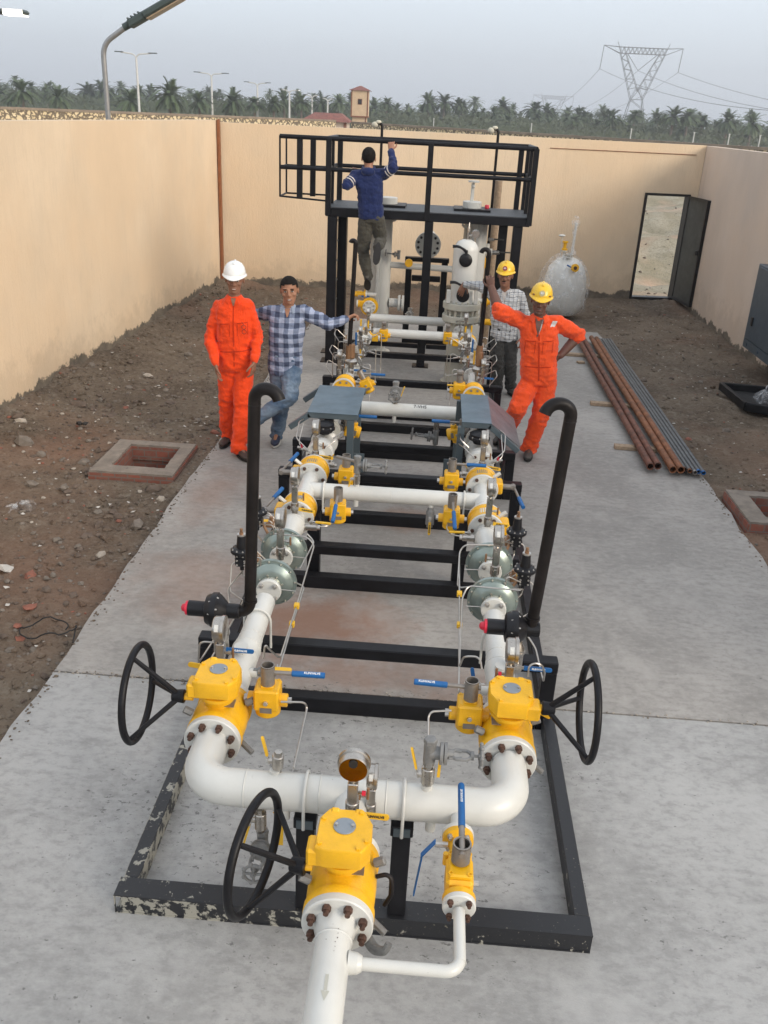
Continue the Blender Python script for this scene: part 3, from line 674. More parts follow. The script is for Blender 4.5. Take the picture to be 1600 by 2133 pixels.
# street lamps with two arms
def street_lamp(x, y, h, lab, lit=False, w=2.8):
    t = thing('street_lamp', (x, y, -.1), lab, 'street lamp', 'two-armed street lamps beyond the stone wall')
    m = MB(); m.cyl((x, y, -.1), (x, y, h - .45), .11 + y * .0004, .08 + y * .0003, n=10); m.build('pole', M_polew, t)
    for s_ in (-1, 1):
        m = MB(); m.tube([(x, y, h - .45), (x + s_ * .3, y, h - .12), (x + s_ * w * .72, y, h + .02)], .06 + y * .0002, .3, n=6)
        a = m.build('arm', M_polew, t)
        m = MB(); m.box(x + s_ * w * .6, x + s_ * w, y - .15, y + .15, h + .0, h + .10, c=.03)
        if lit and s_ == 1: m.box(x + w * .78, x + w * .98, y - .12, y + .12, h - .03, h + .0, mi=1)
        m.build('lamp_head', [M_lampdk, M_lit], a)

for p, lab, lit, w in (((-35.093, 110.000, 8.019), 'tall two-armed street lamp, nearest and leftmost of the far row', False, 2.4), ((-33.415, 138.000, 7.176), 'second two-armed street lamp of the row, counted from the left', False, 2.5), ((-29.615, 152.000, 6.557), 'third two-armed street lamp of the row, counted from the left', False, 2.1), ((-26.530, 164.000, 5.975), 'fourth two-armed street lamp of the row, with its right head lit', True, 1.9), ((-24.105, 174.000, 5.476), 'small far two-armed street lamp, fifth of the row, left of the tower', False, 1.7), ((-22.241, 182.000, 5.149), 'smallest and farthest two-armed street lamp, just left of the tower', False, 1.4)):
    street_lamp(p[0], p[1], p[2], lab, lit, w)
# near single lamps
def near_lamp(b, p1, p2, p3, lab):
    t = thing('street_lamp', b, lab, 'street lamp')
    m = MB(); m.tube([b, p1, p2], .045, .18, n=14); m.build('pole', M_lampgrey, t)
    d = (V(p3) - V(p2)); L = d.length; q = Matrix((d.normalized(), V((0, 1, 0)), d.normalized().cross(V((0, 1, 0))))).transposed()
    m = MB(); m.cyl(V(p2) - d.normalized() * .12, V(p2) + d.normalized() * .12, .06, n=14); m.box(-.02, .34, -.11, .11, -.075, .06, c=.03, R=q, O=p2)
    m.box(.3, L + .12, -.15, .15, -.06, .05, c=.025, R=q, O=p2)
    for k in range(4): m.box(.02 + k * .07, .04 + k * .07, -.10, .10, .06, .085, R=q, O=p2)
    hd = m.build('lamp_head', M_lampdk, t)
    m = MB(); m.box(.33, L + .05, -.12, .12, -.075, -.062, c=.004, R=q, O=p2) if False else m.box(.33, L + .05, -.12, .12, -.090, -.063, c=.008, R=q, O=p2); m.build('lamp_glass', M_lamppad, hd)
near_lamp((-5.99, 17.0, -.1), (-5.995, 17.0, 4.011), (-5.50, 17.0, 4.338), (-4.62, 17.0, 4.80), 'grey street lamp with bent arm rising behind the left wall')
t = thing('street_lamp', (-8.6, 15, -.1), 'lit street lamp head poking in at the top left edge', 'street lamp')
m = MB(); m.tube([(-8.6, 15, -.1), (-8.6, 15, 3.9), (-7.0, 15, 4.25)], .045, .3, n=12); m.build('pole', M_lampgrey, t)
m = MB(); m.box(-7.1, -6.42, 14.88, 15.12, 4.25, 4.32, c=.03); hd = m.build('lamp_head', M_lampdk, t)
m = MB(); m.box(-6.74, -6.44, 14.87, 14.879, 4.245, 4.315); m.box(-6.74, -6.44, 14.89, 15.1, 4.235, 4.249); m.build('lamp_glass', M_lit, hd)
# guard tower and gatehouse
tx, ty = -9.9, 112.0
t = thing('guard_tower', (tx, ty, 0), 'slim tan guard tower with brown trim and red roof above the back wall', 'tower')
m = MB(); m.box(tx - .85, tx + .75, ty - .8, ty + .8, -.2, 2.6); m.box(tx - 1.0, tx + .9, ty - 1, ty + 1, 2.72, 5.35); m.build('wall', M_tower, t)
m = MB(); m.box(tx - 1.05, tx + .95, ty - 1.05, ty + 1.05, 2.58, 2.72)
for sx in (-1.02, .80): m.box(tx + sx, tx + sx + .14, ty - 1.03, ty - .9, 2.72, 5.35)
m.box(tx + .62, tx + .78, ty - .83, ty - .7, -.2, 2.58); m.build('trim', M_brown, t)
m = MB(); m.loft([[V((tx + a * 1.25 - .05, ty + b * 1.2, 5.35)) for a, b in ((-1, -1), (1, -1), (1, 1), (-1, 1))], [V((tx + a * .1 - .05, ty + b * .1, 5.85)) for a, b in ((-1, -1), (1, -1), (1, 1), (-1, 1))]]); m.build('roof', M_roof, t)
m = MB(); m.box(tx - .25, tx + .25, ty - 1.03, ty - .985, 3.9, 4.5); f = m.build('window', M_brown, t); m = MB(); m.box(tx - .19, tx + .19, ty - 1.045, ty - 1.031, 3.96, 4.44); m.build('pane', M_doorf, f)
gx0 = -13.2
t = thing('gatehouse', (gx0, 105, 0), 'low pale gatehouse with red tiled roof beside the guard tower', 'building')
m = MB(); m.box(gx0 - 1.1, gx0 + 2.6, 103.5, 107, -.2, 2.05); m.build('wall', simple('gatehouse_render', (.55, .45, .36), .85), t)
m = MB(); m.loft([[V((gx0 - 2.3, 103, 2.05)), V((gx0 + 3.0, 103, 2.05)), V((gx0 + 3.0, 107.5, 2.05)), V((gx0 - 2.3, 107.5, 2.05))], [V((gx0 - 1.0, 104.8, 2.9)), V((gx0 + 1.9, 104.8, 2.9)), V((gx0 + 1.9, 106, 2.9)), V((gx0 - 1.0, 106, 2.9))]]); m.build('roof', M_roof, t)
m = MB(); m.box(gx0 + 2.3, gx0 + 2.62, 103.4, 103.49, -.2, 2.0); m.build('pillar', M_brown, t)
# thin poles along the road in front of the palms
pole_px = [((-2.048, 160.707, 1.600), 3.2, 'thin pale pole, leftmost of the fence poles under the palms'), ((12.408, 142.452, 1.600), 4.0, 'thin pale pole under the palms, second from the left'), ((24.266, 128.987, 1.600), 4.2, 'thin pale pole below the big pylon'), ((28.754, 114.414, 1.600), 4.3, 'thin pale pole under the palms, right of the pylon'), ((33.549, 117.120, 1.600), 4.0, 'thin pale pole under the palms, second from the right edge'), ((37.457, 118.088, 1.600), 3.8, 'thin pale pole under the palms, nearest the right edge')]
for p, h, lab in pole_px:
    m = MB(); x, y = p[0] * 1.1, p[1] * 1.1; m.cyl((x, y, -.1), (x, y, 2.6), .085, .07, n=8); m.box(x - .09, x + .09, y - .09, y + .09, 2.6, 2.75, c=.02)
    tag(m.build('fence_pole', M_polew, loc=(x, y, -.1)), lab, 'pole', 'pale poles under the palms')
# pylons
def lattice(m, a0, a1, b0, b1, n, r):
    """zigzag between chord a and chord b"""
    a0, a1, b0, b1 = map(V, (a0, a1, b0, b1)); m.cyl(a0, a1, r, n=5); m.cyl(b0, b1, r, n=5)
    for i in range(n):
        u, w = i / n, (i + 1) / n
        p, q = (a0.lerp(a1, u), b0.lerp(b1, w)) if i % 2 == 0 else (b0.lerp(b1, u), a0.lerp(a1, w)); m.cyl(p, q, r * .7, n=4)
def pylon(c, k, lab, H=1.0):
    # k metres per design unit; design: waist at 15, beam at 34
    t = thing('power_pylon', c, lab, 'pylon'); o = V(c)
    P = lambda x, y, z: o + V((x * k, y * k, z * k)); r = .13 * k
    m = MB()
    for sy in (-1, 1):
        lattice(m, P(-5.5, sy * 4, 0), P(-2.6, sy * 1.6, 15), P(5.5, sy * 4, 0), P(2.6, sy * 1.6, 15), 4, r)
    for sx in (-1, 1): lattice(m, P(sx * 5.5, -4, 0), P(sx * 2.6, -1.6, 15), P(sx * 5.5, 4, 0), P(sx * 2.6, 1.6, 15), 4, r)
    m.cyl(P(-2.6, -1.6, 15), P(2.6, -1.6, 15), r, n=5); m.build('lower_legs', M_pylon, t)
    m = MB()
    for s_ in (-1, 1):
        for sy in (-1, 1):
            lattice(m, P(s_ * 2.6, sy * 1.6, 15), P(s_ * 9.6, sy * 1.0, 33), P(-s_ * .3 + s_ * 0, sy * 1.3, 18.2), P(s_ * 7.2, sy * 1.0, 33), 9, r)
        m.cyl(P(-s_ * 2.6, -1.6, 15), P(s_ * 1.6, -1.2, 20.5), r, n=5)
        m.cyl(P(s_ * 9.6, 0, 33), P(s_ * 11.2, 0, 37.5), r, n=5)
    m.build('upper_arms', M_pylon, t)
    m = MB()
    for sy in (-1, 1): lattice(m, P(-10, sy, 35.4), P(10, sy, 35.4), P(-10, sy, 33), P(10, sy, 33), 22, r)
    for s_ in (-1, 1):
        for sy in (-1, 1): m.cyl(P(s_ * 10, sy, 35.4), P(s_ * 17, 0, 35.8), r, n=5); m.cyl(P(s_ * 10, sy, 33), P(s_ * 17, 0, 35.8), r, n=5)
    m.build('cross_beam', M_pylon, t)
    for s_, pts in ((-1, [P(-17, 0, 35.8), P(-17.6, 0, 26.5)]), (1, [P(17, 0, 35.8), P(16.4, 0, 26.5)]), (0, [P(-6.5, 0, 33), P(-1, 0, 26.5), P(6.5, 0, 33)])):
        m = MB(); m.tube(pts, r * 1.2, n=5); m.build('insulator', M_pylon, t)
    return [P(-17.6, 0, 26.5), P(-1, 0, 26.5), P(16.4, 0, 26.5)]
A = pylon((86.6, 460, -1.5), 1.04, 'large steel lattice power pylon above the palms on the right')
B = pylon((93.5, 880, -13), 1.04, 'small distant lattice power pylon left of the large one')
def wire(a, b, sag, lab, r=.07, n=26):
    a, b = V(a), V(b); pts = [a.lerp(b, i / n) - V((0, 0, sag * 4 * (i / n) * (1 - i / n))) for i in range(n + 1)]
    m = MB(); m.tube(pts, r, n=4); c = pts[n // 2]
    tag(m.build('power_line', M_pylon, loc=c, sharp=180), lab, 'power line', 'power lines strung between the pylons')
for i, (a, b) in enumerate(zip(A, B)): wire(a, b, 9, ['left-hand power line from the big pylon to the far one', 'middle power line from the big pylon to the far one', 'right-hand power line from the big pylon to the far one'][i], .10)
C = [V((150, 120, 26)), V((175, 130, 24)), V((215, 150, 22))]
for i, (a, b) in enumerate(zip(A, C)): wire(a, b, [17, 17, 16][i], ['upper power line sweeping off the right edge from the big pylon', 'middle power line leaving the big pylon to the right edge', 'lowest power line leaving the big pylon to the right edge'][i], .085)

# palms
def frond_crown(seed, nf=44, L=2.9):
    r_ = random.Random(seed); m = MB(); vs = []; fs = []
    for k in range(nf):
        a = k * 2.39996 + r_.uniform(-.2, .2); u = (k + .5) / nf
        el = radians(82 - 112 * u ** 0.85 + r_.uniform(-8, 8)); ln = L * (0.78 + 0.3 * sin(pi * min(1, u * 1.2))) * r_.uniform(.88, 1.1)
        d0 = V((cos(a) * cos(el), sin(a) * cos(el), sin(el))); side = V((-sin(a), cos(a), 0))
        p = V((0, 0, 0)); n = 9; d = d0.copy(); pts = [p.copy()]
        for i in range(n):
            d = (d + V((0, 0, -0.13 - .07 * i / n))).normalized(); p = p + d * ln / n; pts.append(p.copy())
        for i in range(n):
            b = len(vs); w = .03; vs += [pts[i] - side * w, pts[i] + side * w, pts[i + 1]]; fs.append((b, b + 1, b + 2))
            for h in (0.0, .5):
                q = pts[i].lerp(pts[i + 1], h); dd = (pts[i + 1] - pts[i]).normalized(); up = side.cross(dd)
                ll = .85 * (1 - abs((i + h) / n - .42) * 1.0) * r_.uniform(.8, 1.15)
                for s_ in (-1, 1):
                    tip = q + (side * s_ * .75 + dd * .62 + up * (-.30) + V((0, 0, -.18))).normalized() * ll
                    b = len(vs); vs += [q - dd * .10, q + dd * .10, tip]; fs.append((b, b + 1, b + 2))
    m.add(vs, fs); return m
crowns = []
for i in range(5):
    m = frond_crown(50 + i, nf=(46, 40, 50, 44, 38)[i], L=(2.9, 3.2, 2.7, 3.1, 2.6)[i])
    me = bpy.data.meshes.new('crown'); me.from_pydata([tuple(p) for p in m.v], [], m.f); me.materials.append(M_palm); crowns.append(me)
m = MB(); m.rev([(.30, -1), (.24, -.45), (.20, 0)], (0, 0, 0), (0, 0, 1), n=8); trunk_me = bpy.data.meshes.new('trunk'); trunk_me.from_pydata([tuple(p) for p in m.v], [], m.f); trunk_me.materials.append(M_trunk)
rp_ = random.Random(21)
def palm(x, y, h, lab, s_=1.0, group='date palms beyond the stone wall'):
    t = thing('palm_tree', (x, y, -.2), lab, 'palm tree', group)
    a = bpy.data.objects.new('trunk', trunk_me); COL.objects.link(a); a.parent = t; a.location = (0, 0, h); a.scale = (s_, s_, h)
    c = bpy.data.objects.new('crown', rp_.choice(crowns)); COL.objects.link(c); c.parent = t; c.location = (0, 0, h); c.rotation_euler = (rp_.uniform(-.22, .22), rp_.uniform(-.22, .22), rp_.uniform(0, 6.28)); c.scale = (s_ * rp_.uniform(.85, 1.1), s_ * rp_.uniform(.85, 1.1), s_ * rp_.uniform(.75, 1.15))
# single palms that stand out
NP = [(-59.7, 135, 3.74, 1.0, 'date palm near the left edge with a pale trunk'), (-68.2, 150, 2.56, .8, 'date palm cut by the left edge of the picture'), (-56.6, 140, 3.24, .9, 'bushy low date palm left of the near lamp pole'), (-79.2, 190, 3.50, .9, 'date palm standing behind the low one at the left'), (-85.4, 230, 4.47, .9, 'small date palm just left of the near lamp pole'), (-83.3, 240, 4.78, .9, 'small date palm just right of the near lamp pole'), (-40.9, 125, 3.21, .95, 'low date palm beside the first far street lamp'),
 (-35.8, 125, 4.00, 1.1, 'big date palm between the first and second far street lamps'), (-34.5, 135, 3.52, 1.0, 'date palm left of the second far street lamp'), (-30.9, 140, 3.63, 1.15, 'wide low date palm between second and third far lamps'), (-29.7, 150, 3.68, 1.0, 'date palm at the foot of the third far lamp'), (-26.7, 150, 3.68, .9, 'low date palm right of the third far lamp'), (-28.4, 170, 4.45, 1.0, 'date palm behind the fourth far lamp'), (-25.4, 170, 4.20, 1.0, 'date palm right of the fourth far lamp'), (-24.4, 190, 4.25, 1.1, 'date palm left of the guard tower'), (-21.1, 190, 4.74, 1.1, 'date palm touching the guard tower on its left'),
 (-12.3, 200, 5.09, 1.0, 'date palm right of the guard tower'), (-4.0, 210, 5.59, 1.2, 'tall date palm, left of a pair right of the tower'), (-0.7, 210, 5.83, 1.2, 'tall date palm, right of a pair right of the tower'), (2.4, 215, 5.55, 1.1, 'date palm right of the tall pair'), (12.3, 220, 5.67, 1.3, 'tall date palm in the middle of the right-hand grove'), (24.5, 230, 4.47, 1.1, 'date palm left of the small pylon'), (29.2, 210, 4.48, 1.0, 'small dark date palm right of the small pylon'), (33.4, 200, 4.40, 1.0, 'small date palm left of the big pylon'), (37.8, 200, 5.05, 1.1, 'date palm in front of the big pylon'),
 (43.7, 205, 4.78, 1.1, 'date palm just right of the big pylon'), (43.3, 190, 5.12, 1.2, 'tall date palm, first of a pair right of the big pylon'), (46.1, 190, 5.25, 1.2, 'tall date palm, second of a pair right of the big pylon'), (50.2, 195, 4.75, 1.0, 'date palm right of the tall pair by the pylon'), (53.7, 190, 4.76, 1.2, 'bushy date palm near the right edge'), (55.2, 180, 4.56, 1.1, 'wide date palm nearest the right edge')]
for x, y, z, s_, lab in NP: palm(x, y, z, lab, s_ * .85)
# the dense rows behind them
def horizon_x(y, u): return y * math.tan(radians(-28 + 51 * u))
k = 0
for row, (d0, hh, n) in enumerate([(205, 3.6, 44), (232, 5.0, 58), (290, 6.6, 56)]):
    for i in range(n):
        u = (i + rp_.uniform(-.35, .35) + .5) / n; dd = d0 * rp_.uniform(.94, 1.06); x = horizon_x(dd, u)
        if -60 < x < -30 and row == 0: continue
        palm(x, dd, hh * rp_.uniform(.45, 1.12), ['date palm in the front row of the far grove', 'date palm in the middle row of the far grove', 'date palm in the back row of the far grove'][row], rp_.uniform(.65, 1.30), ['date palms in the front row of the grove', 'date palms in the middle row of the grove', 'date palms in the back row of the grove'][row])
# undergrowth: leaf clumps filling the grove below the crowns
m = MB(); vs = []; fs = []; ru = random.Random(5)
for i in range(34000):
    u = ru.random(); dd = ru.uniform(175, 262); x = horizon_x(dd, u); z = -.2 + 5.0 * (ru.random() ** .8) * (.7 + .3 * noise.noise(V((x * .05, dd * .05, 0)))) * dd / 230
    if dd < 190 and z > 1.5: continue
    a = ru.random() * 6.28; s_ = ru.uniform(.5, 1.3)
    b = len(vs); vs += [(x, dd, z), (x + cos(a) * s_, dd + sin(a) * .3, z + s_ * .35), (x + cos(a + .5) * s_ * .7, dd + sin(a) * .4, z + s_ * ru.uniform(.4, .9))]; fs.append((b, b + 1, b + 2))
m.add(vs, fs); tag(m.build('undergrowth', M_scrub, sharp=180, fix=False), 'dark green scrub filling the grove below the palm crowns', 'undergrowth', kind='stuff')

# the air: one even box of thin haze
m = MB(); m.box(-950, 950, -70, 1150, -14.5, 60)
hz = m.build('haze', bpy.data.materials.new('air')); tag(hz, kind='stuff')
hm = hz.data.materials[0]; hm.use_nodes = True; hm.node_tree.nodes.clear()
ho = hm.node_tree.nodes.new('ShaderNodeOutputMaterial'); hv = hm.node_tree.nodes.new('ShaderNodeVolumePrincipled')
hv.inputs['Color'].default_value = (0.93, 0.96, 1.0, 1); hv.inputs['Density'].default_value = 0.0009; hv.inputs['Anisotropy'].default_value = 0.2
hm.node_tree.links.new(hv.outputs[0], ho.inputs['Volume'])

# ================================================================ EQUIPMENT
X_, Y_, Z_ = V((1, 0, 0)), V((0, 1, 0)), V((0, 0, 1))
# -------- skid frames
RL, RR = -1.165, 0.80
t = thing('skid_frame', (XC, 2.75, 0), 'black steel base frame with chipped paint carrying the front pipework', 'skid frame')
m = MB()   # front beam: open-ended channel box
x0, x1, y0, y1 = RL - .01, RR + .03, 2.70, 2.80
m.box(x0, x1, y0, y1, 0.092, 0.100); m.box(x0, x1, y0, y1, 0.0, .008); m.box(x0 + .03, x1, y0 + .003, y0 + .011, .008, .092)
m.box(x0, x0 + .004, y0, y0 + .008, .008, .092); m.box(x0, x1, y1 - .008, y1 - .001, .008, .092)
m.build('front_beam', M_chip, t)
for x in (RL, RR - .035):
    m = MB(); m.box(x, x + .065, 2.805, 4.16, 0.0, .098, c=.004); m.build('side_beam', M_chip, t)
    m = MB(); m.box(x, x + .065, 4.25, 6.74, 0.0, .098, c=.004); m.build('side_beam', M_black, t)
for x, xb in ((-.37, -.37), (.015, .015)):
    m = MB(); m.box(x - .037, x + .037, 2.715, 2.785, .101, .585, c=.004); m.box(x - .045, x + .045, 2.70, 2.80, .545, .595, c=.003)
    m.box(x - .033, x + .033, 2.695, 2.7, .55, .59, mi=1); m.build('pipe_post', [M_black, M_hoodf], t)
# cross portal behind the big valves
def portal(t, y, zt, legs=True, low=True, x0=RL - .015, x1=RR + .015, th=.07, mat=M_black):
    m = MB(); m.box(x0, x1, y, y + .085, zt - th, zt, c=.006); m.build('cross_beam', mat, t)
    if legs:
        for xa in (x0 + .001, x1 - .081):
            m = MB(); m.box(xa, xa + .08, y + .004, y + .08, .0, zt - th, c=.004); m.build('leg', mat, t)
    if low:
        m = MB(); m.box(x0 + .085, x1 - .085, y + .002, y + .082, 0.0, .098, c=.004); m.build('floor_beam', mat, t)
portal(t, 4.17, .45)
t2 = thing('skid_frame', (XC, 5.7, 0), 'black steel support frame under the middle cross pipe, behind the green regulators', 'skid frame')
portal(t2, 5.62, .345, legs=False, x0=RL + .1, x1=RR - .08)
for x in (XC - .565, XC + .49):
    m = MB(); m.box(x - .045, x + .045, 5.75, 5.84, 0, .555, c=.004); m.box(x - .06, x + .06, 5.74, 5.85, .555, .60, c=.004); m.build('pipe_post', M_black, t2)
portal(t2, 6.76, .45)
t3 = thing('skid_frame', (XC, 7.6, 0), 'black steel support frame behind the grey hood posts', 'skid frame')
portal(t3, 7.50, .45)
for x in (XC - .50, XC + .47):
    m = MB(); m.box(x - .045, x + .045, 7.75, 7.84, 0, .58, c=.004); m.build('pipe_post', M_black, t3)
m = MB(); m.box(RL + .08, RR - .08, 8.35, 8.43, 0, .098, c=.004); m.build('floor_beam', M_black, t3)
for x in (RL, RR - .035):
    m = MB(); m.box(x, x + .065, 7.59, 9.60, 0.0, .096, c=.004); m.build('side_beam', M_black, t3)
t4 = thing('skid_frame', (XC, 9.7, 0), 'black steel support frame at the far end, in front of the platform', 'skid frame')
portal(t4, 9.62, .45); portal(t4, 9.15, .30, legs=False, low=False, x0=RL + .2, x1=RR - .2)
m = MB(); m.box(RL + .25, RR - .25, 9.15, 9.23, 0, .09, c=.004); m.build('floor_beam', M_black, t4)
portal(t4, 11.05, .40, low=False)
for x in (RL, RR - .035):
    m = MB(); m.box(x, x + .065, 9.71, 11.0, 0.0, .096, c=.004); m.build('side_beam', M_black, t4)

# -------- pipes
def ubolt(x, y, z, r, ax, parent, drop=.12):
    m = MB(); pts = []
    for i in range(13):
        a = pi * i / 12
        d = V((cos(a), 0, sin(a))) if ax == 'y' else V((0, cos(a), sin(a)))
        pts.append(V((x, y, z)) + d * (r + .008))
    pts = [pts[0] - Z_ * drop] + pts + [pts[-1] - Z_ * drop]
    m.tube(pts, .0065, n=8); return m.build('clamp_bolt', M_white, parent)
YM = 2.745
t = thing('manifold_pipe', (XC, YM, ZP), 'white cross pipe at the front joining both runs, with an elbow at each end', 'pipe')
m = MB(); m.tube([(XL, 3.01, ZP), (XL, YM, ZP), (XR, YM, ZP), (XR, 3.01, ZP)], .074, .19, n=32, seg=12); m.build('pipe', M_white, t)
for x in (XL + .20, XC - .13, XC + .13, XR - .20): m = MB(); m.tor((x, YM, ZP), X_, .0735, .0035, 40, 6); m.build('weld_seam', M_white, t)
for x in (-.37, .015): ubolt(x, YM, ZP, .076, 'x', t, .11)
m = MB()
for x, y, h0, h1, r in ((-.45, YM - .035, -.10, -.04, .02), (.125, YM - .035, -.10, -.04, .02), (.10, YM, .068, .095, .022), (-.55, YM, -.095, -.06, .022), (-.50, YM + .02, .05, .085, .02)): m = MB(); m.cyl((x, y, ZP + h0), (x, y, ZP + h1), r, n=16); m.build('nipple', M_white, t)
t = thing('outlet_pipe', (XC, 1.9, ZP), 'thick white outlet pipe running out of the bottom edge, with a small flow arrow', 'pipe')
YF = 2.13
m = MB(); m.cyl((XC, -.2, ZP), (XC, YF - .06, ZP), .060, n=36); m.rev([(.060, 0), (.060, .012), (.072, .05), (.074, .062)], (XC, YF - .062, ZP), Y_, n=36); m.cyl((XC, 2.45, ZP), (XC, YM - .02, ZP), .068, n=32)
m.build('pipe', M_white, t)
for y in (1.50, YF - .065): m = MB(); m.tor((XC, y, ZP), Y_, .0598, .0032, 40, 6); m.build('weld_seam', M_white, t)
def decal_arrow():
    m = MB(); vs = []
    def P(u, w): a = u / .061; return (XC + .0612 * sin(a), w, ZP + .0612 * cos(a))
    q = [(-.005, 1.90), (.005, 1.90), (.005, 1.845), (-.005, 1.845)]; vs = [P(*p) for p in q]; fs = [(0, 1, 2, 3)]
    vs += [P(-.013, 1.845), P(.013, 1.845), P(0, 1.81)]; fs.append((4, 5, 6)); m.add(vs, fs); m.build('flow_arrow', M_beige, t, fix=False)
    m = MB(); vs = []; fs = []; r_ = random.Random(4)
    for i in range(6):
        w = 1.985 + i * .017; u = .012 + r_.uniform(-.003, .003) + i * .0006; b = len(vs); s_ = r_.uniform(.0015, .003)
        vs += [P(u - s_ * .6, w - s_), P(u + s_ * .6, w - s_ * .6), P(u + s_ * .5, w + s_), P(u - s_ * .7, w + s_ * .5)]; fs.append((b, b + 1, b + 2, b + 3))
    m.add(vs, fs); m.build('ink_marks', M_rust, t, fix=False)
decal_arrow()
# bypass pipe
t = thing('bypass_pipe', (.225, 2.0, ZP), 'thin white bypass pipe bending from the small flanged valve to the outlet pipe', 'pipe')
m = MB(); m.tube([(.225, 2.235, ZP), (.225, 1.995, ZP), (XC + .05, 1.995, ZP)], .0200, .05, n=20, seg=8)
m.cyl((XC + .055, 1.995, ZP), (XC + .085, 1.995, ZP), .037, .032, n=20); m.cyl((XC + .085, 1.995, ZP), (XC + .10, 1.995, ZP), .032, .024, n=20)
m.tor((.225, 2.03, ZP), Y_, .0200, .0015, 24, 5); m.build('pipe', M_white, t)
# runs
def run(x, lab, side):
    t = thing('run_pipe', (x, 3.8, ZP), lab, 'pipe')
    m = MB(); m.cyl((x, 3.27, ZP), (x, 3.72, ZP), .071, n=32); m.rev([(.071, 0), (.060, .10), (.058, .48)], (x, 3.72, ZP), Y_, n=32)
    for y in (3.72, 3.82): m.tor((x, y, ZP), Y_, .0712 if y < 3.8 else .0602, .0018, 36, 5)
    m.cyl((x - side * .06, 3.50, ZP + .02), (x - side * .10, 3.50, ZP + .02), .022, n=14); m.cyl((x - side * .06, 3.34, ZP), (x - side * .095, 3.34, ZP), .020, n=14)
    m.cyl((x + side * .0, 3.60, ZP + .065), (x, 3.60, ZP + .10), .035, n=20)
    m.build('pipe', M_white, t); ubolt(x, 4.0, ZP, .062, 'y', t, .16)
    return t
rl = run(XL, 'left white run pipe between the handwheel valve and the regulators', -1)
rr = run(XR, 'right white run pipe between the handwheel valve and the regulators', 1)
def spool(x, y0, y1, r, lab, fr=None, cones=None):
    t = thing('spool_pipe', (x, (y0 + y1) / 2, ZP), lab, 'pipe')
    m = MB(); m.rev([(r, 0), (r, (y1 - y0) * .4), (fr or r, (y1 - y0) * .8), (fr or r, y1 - y0)], (x, y0, ZP), Y_, n=28); m.build('pipe', M_white, t); return t
spl = spool(XL, 4.92, 5.20, .052, 'short white spool behind the left-hand regulators', .075)
spr = spool(XR, 4.92, 5.20, .052, 'short white spool behind the right-hand regulators', .075)
def crossing(y, lab, r=.057, xl=XL, xr=XR, posts=(), legs=(), ends=True):
    t = thing('cross_pipe', (XC, y, ZP), lab, 'pipe')
    m = MB(); m.cyl((xl, y, ZP), (xr, y, ZP), r, n=30)
    if ends:
        for x in (xl, xr): m.cyl((x, y - legs[0], ZP), (x, y + legs[1], ZP), r * 1.08, n=30)
    for x in (xl + .13, xr - .13, XC - .02): m.tor((x, y, ZP), X_, r, .0018, 36, 5)
    m.build('pipe', M_white, t)
    for x in posts: ubolt(x, y, ZP, r, 'x', t, .12)
    return t
c1 = crossing(5.80, 'white cross pipe in the middle linking the two runs', .057, posts=(XC - .50, XC + .49), legs=(.14, .10))
c2 = crossing(7.80, 'white cross pipe between the two grey hoods', .062, posts=(), legs=(.12, .3))
c3 = crossing(10.88, 'white cross pipe with two small yellow valves, in front of the platform', .055, posts=(), legs=(.15, .25))
c4 = crossing(11.72, 'white cross pipe farthest back, ending at the beige vessel', .055, xl=XL - .02, xr=.16, ends=False)
m = MB()
for x, dz in ((-.57 + .0, .05), (-.45, -.09)): pass
def longrun(x, y0, y1, lab, r=.055):
    t = thing('run_pipe', (x, (y0 + y1) / 2, ZP), lab, 'pipe'); m = MB(); m.cyl((x, y0, ZP), (x, y1, ZP), r, n=24); m.build('pipe', M_white, t); return t
# -------- flanges and valves
def flange(p, ax, R, th, parent, k=8, bolt=M_rust, rb=.010, ph=.5, mat=None, one_zinc=False, stud=True):
    m = MB(); m.rev([(R - .004, 0), (R, .004), (R, th), (R - .001, th + .001)], p, -V(ax), n=40)
    if k: m.bolts(V(p) + V(ax) * .0005, ax, R * .77, k, rb, rb * 1.25, ph, 1, stud)
    return m.build('flange', [mat or M_white, bolt], parent)
def handwheel(parent, hub, rim, R, axs):
    """dished three-spoke wheel: hub and rim centres on the stem axis"""
    w = MB(); w.tor(rim, axs, R, .0155, 56, 12); hw = w.build('handwheel', M_black, parent)
    s = MB(); x, y, a = basis(axs); r_ = V(rim); h = V(hub)
    s.cyl(h - a * .035 * (1 if (r_ - h).dot(a) > 0 else -1), h + (r_ - h).normalized() * .02, .030, .026, n=18, ch=.004)
    for k in range(3):
        t_ = 2 * pi * k / 3 + handwheel.ph; d = x * cos(t_) + y * sin(t_)
        s.cyl(h + d * .018, r_ + d * R, .0120, .0100, n=10)
    s.build('spokes', M_black, hw)
handwheel.ph = .5
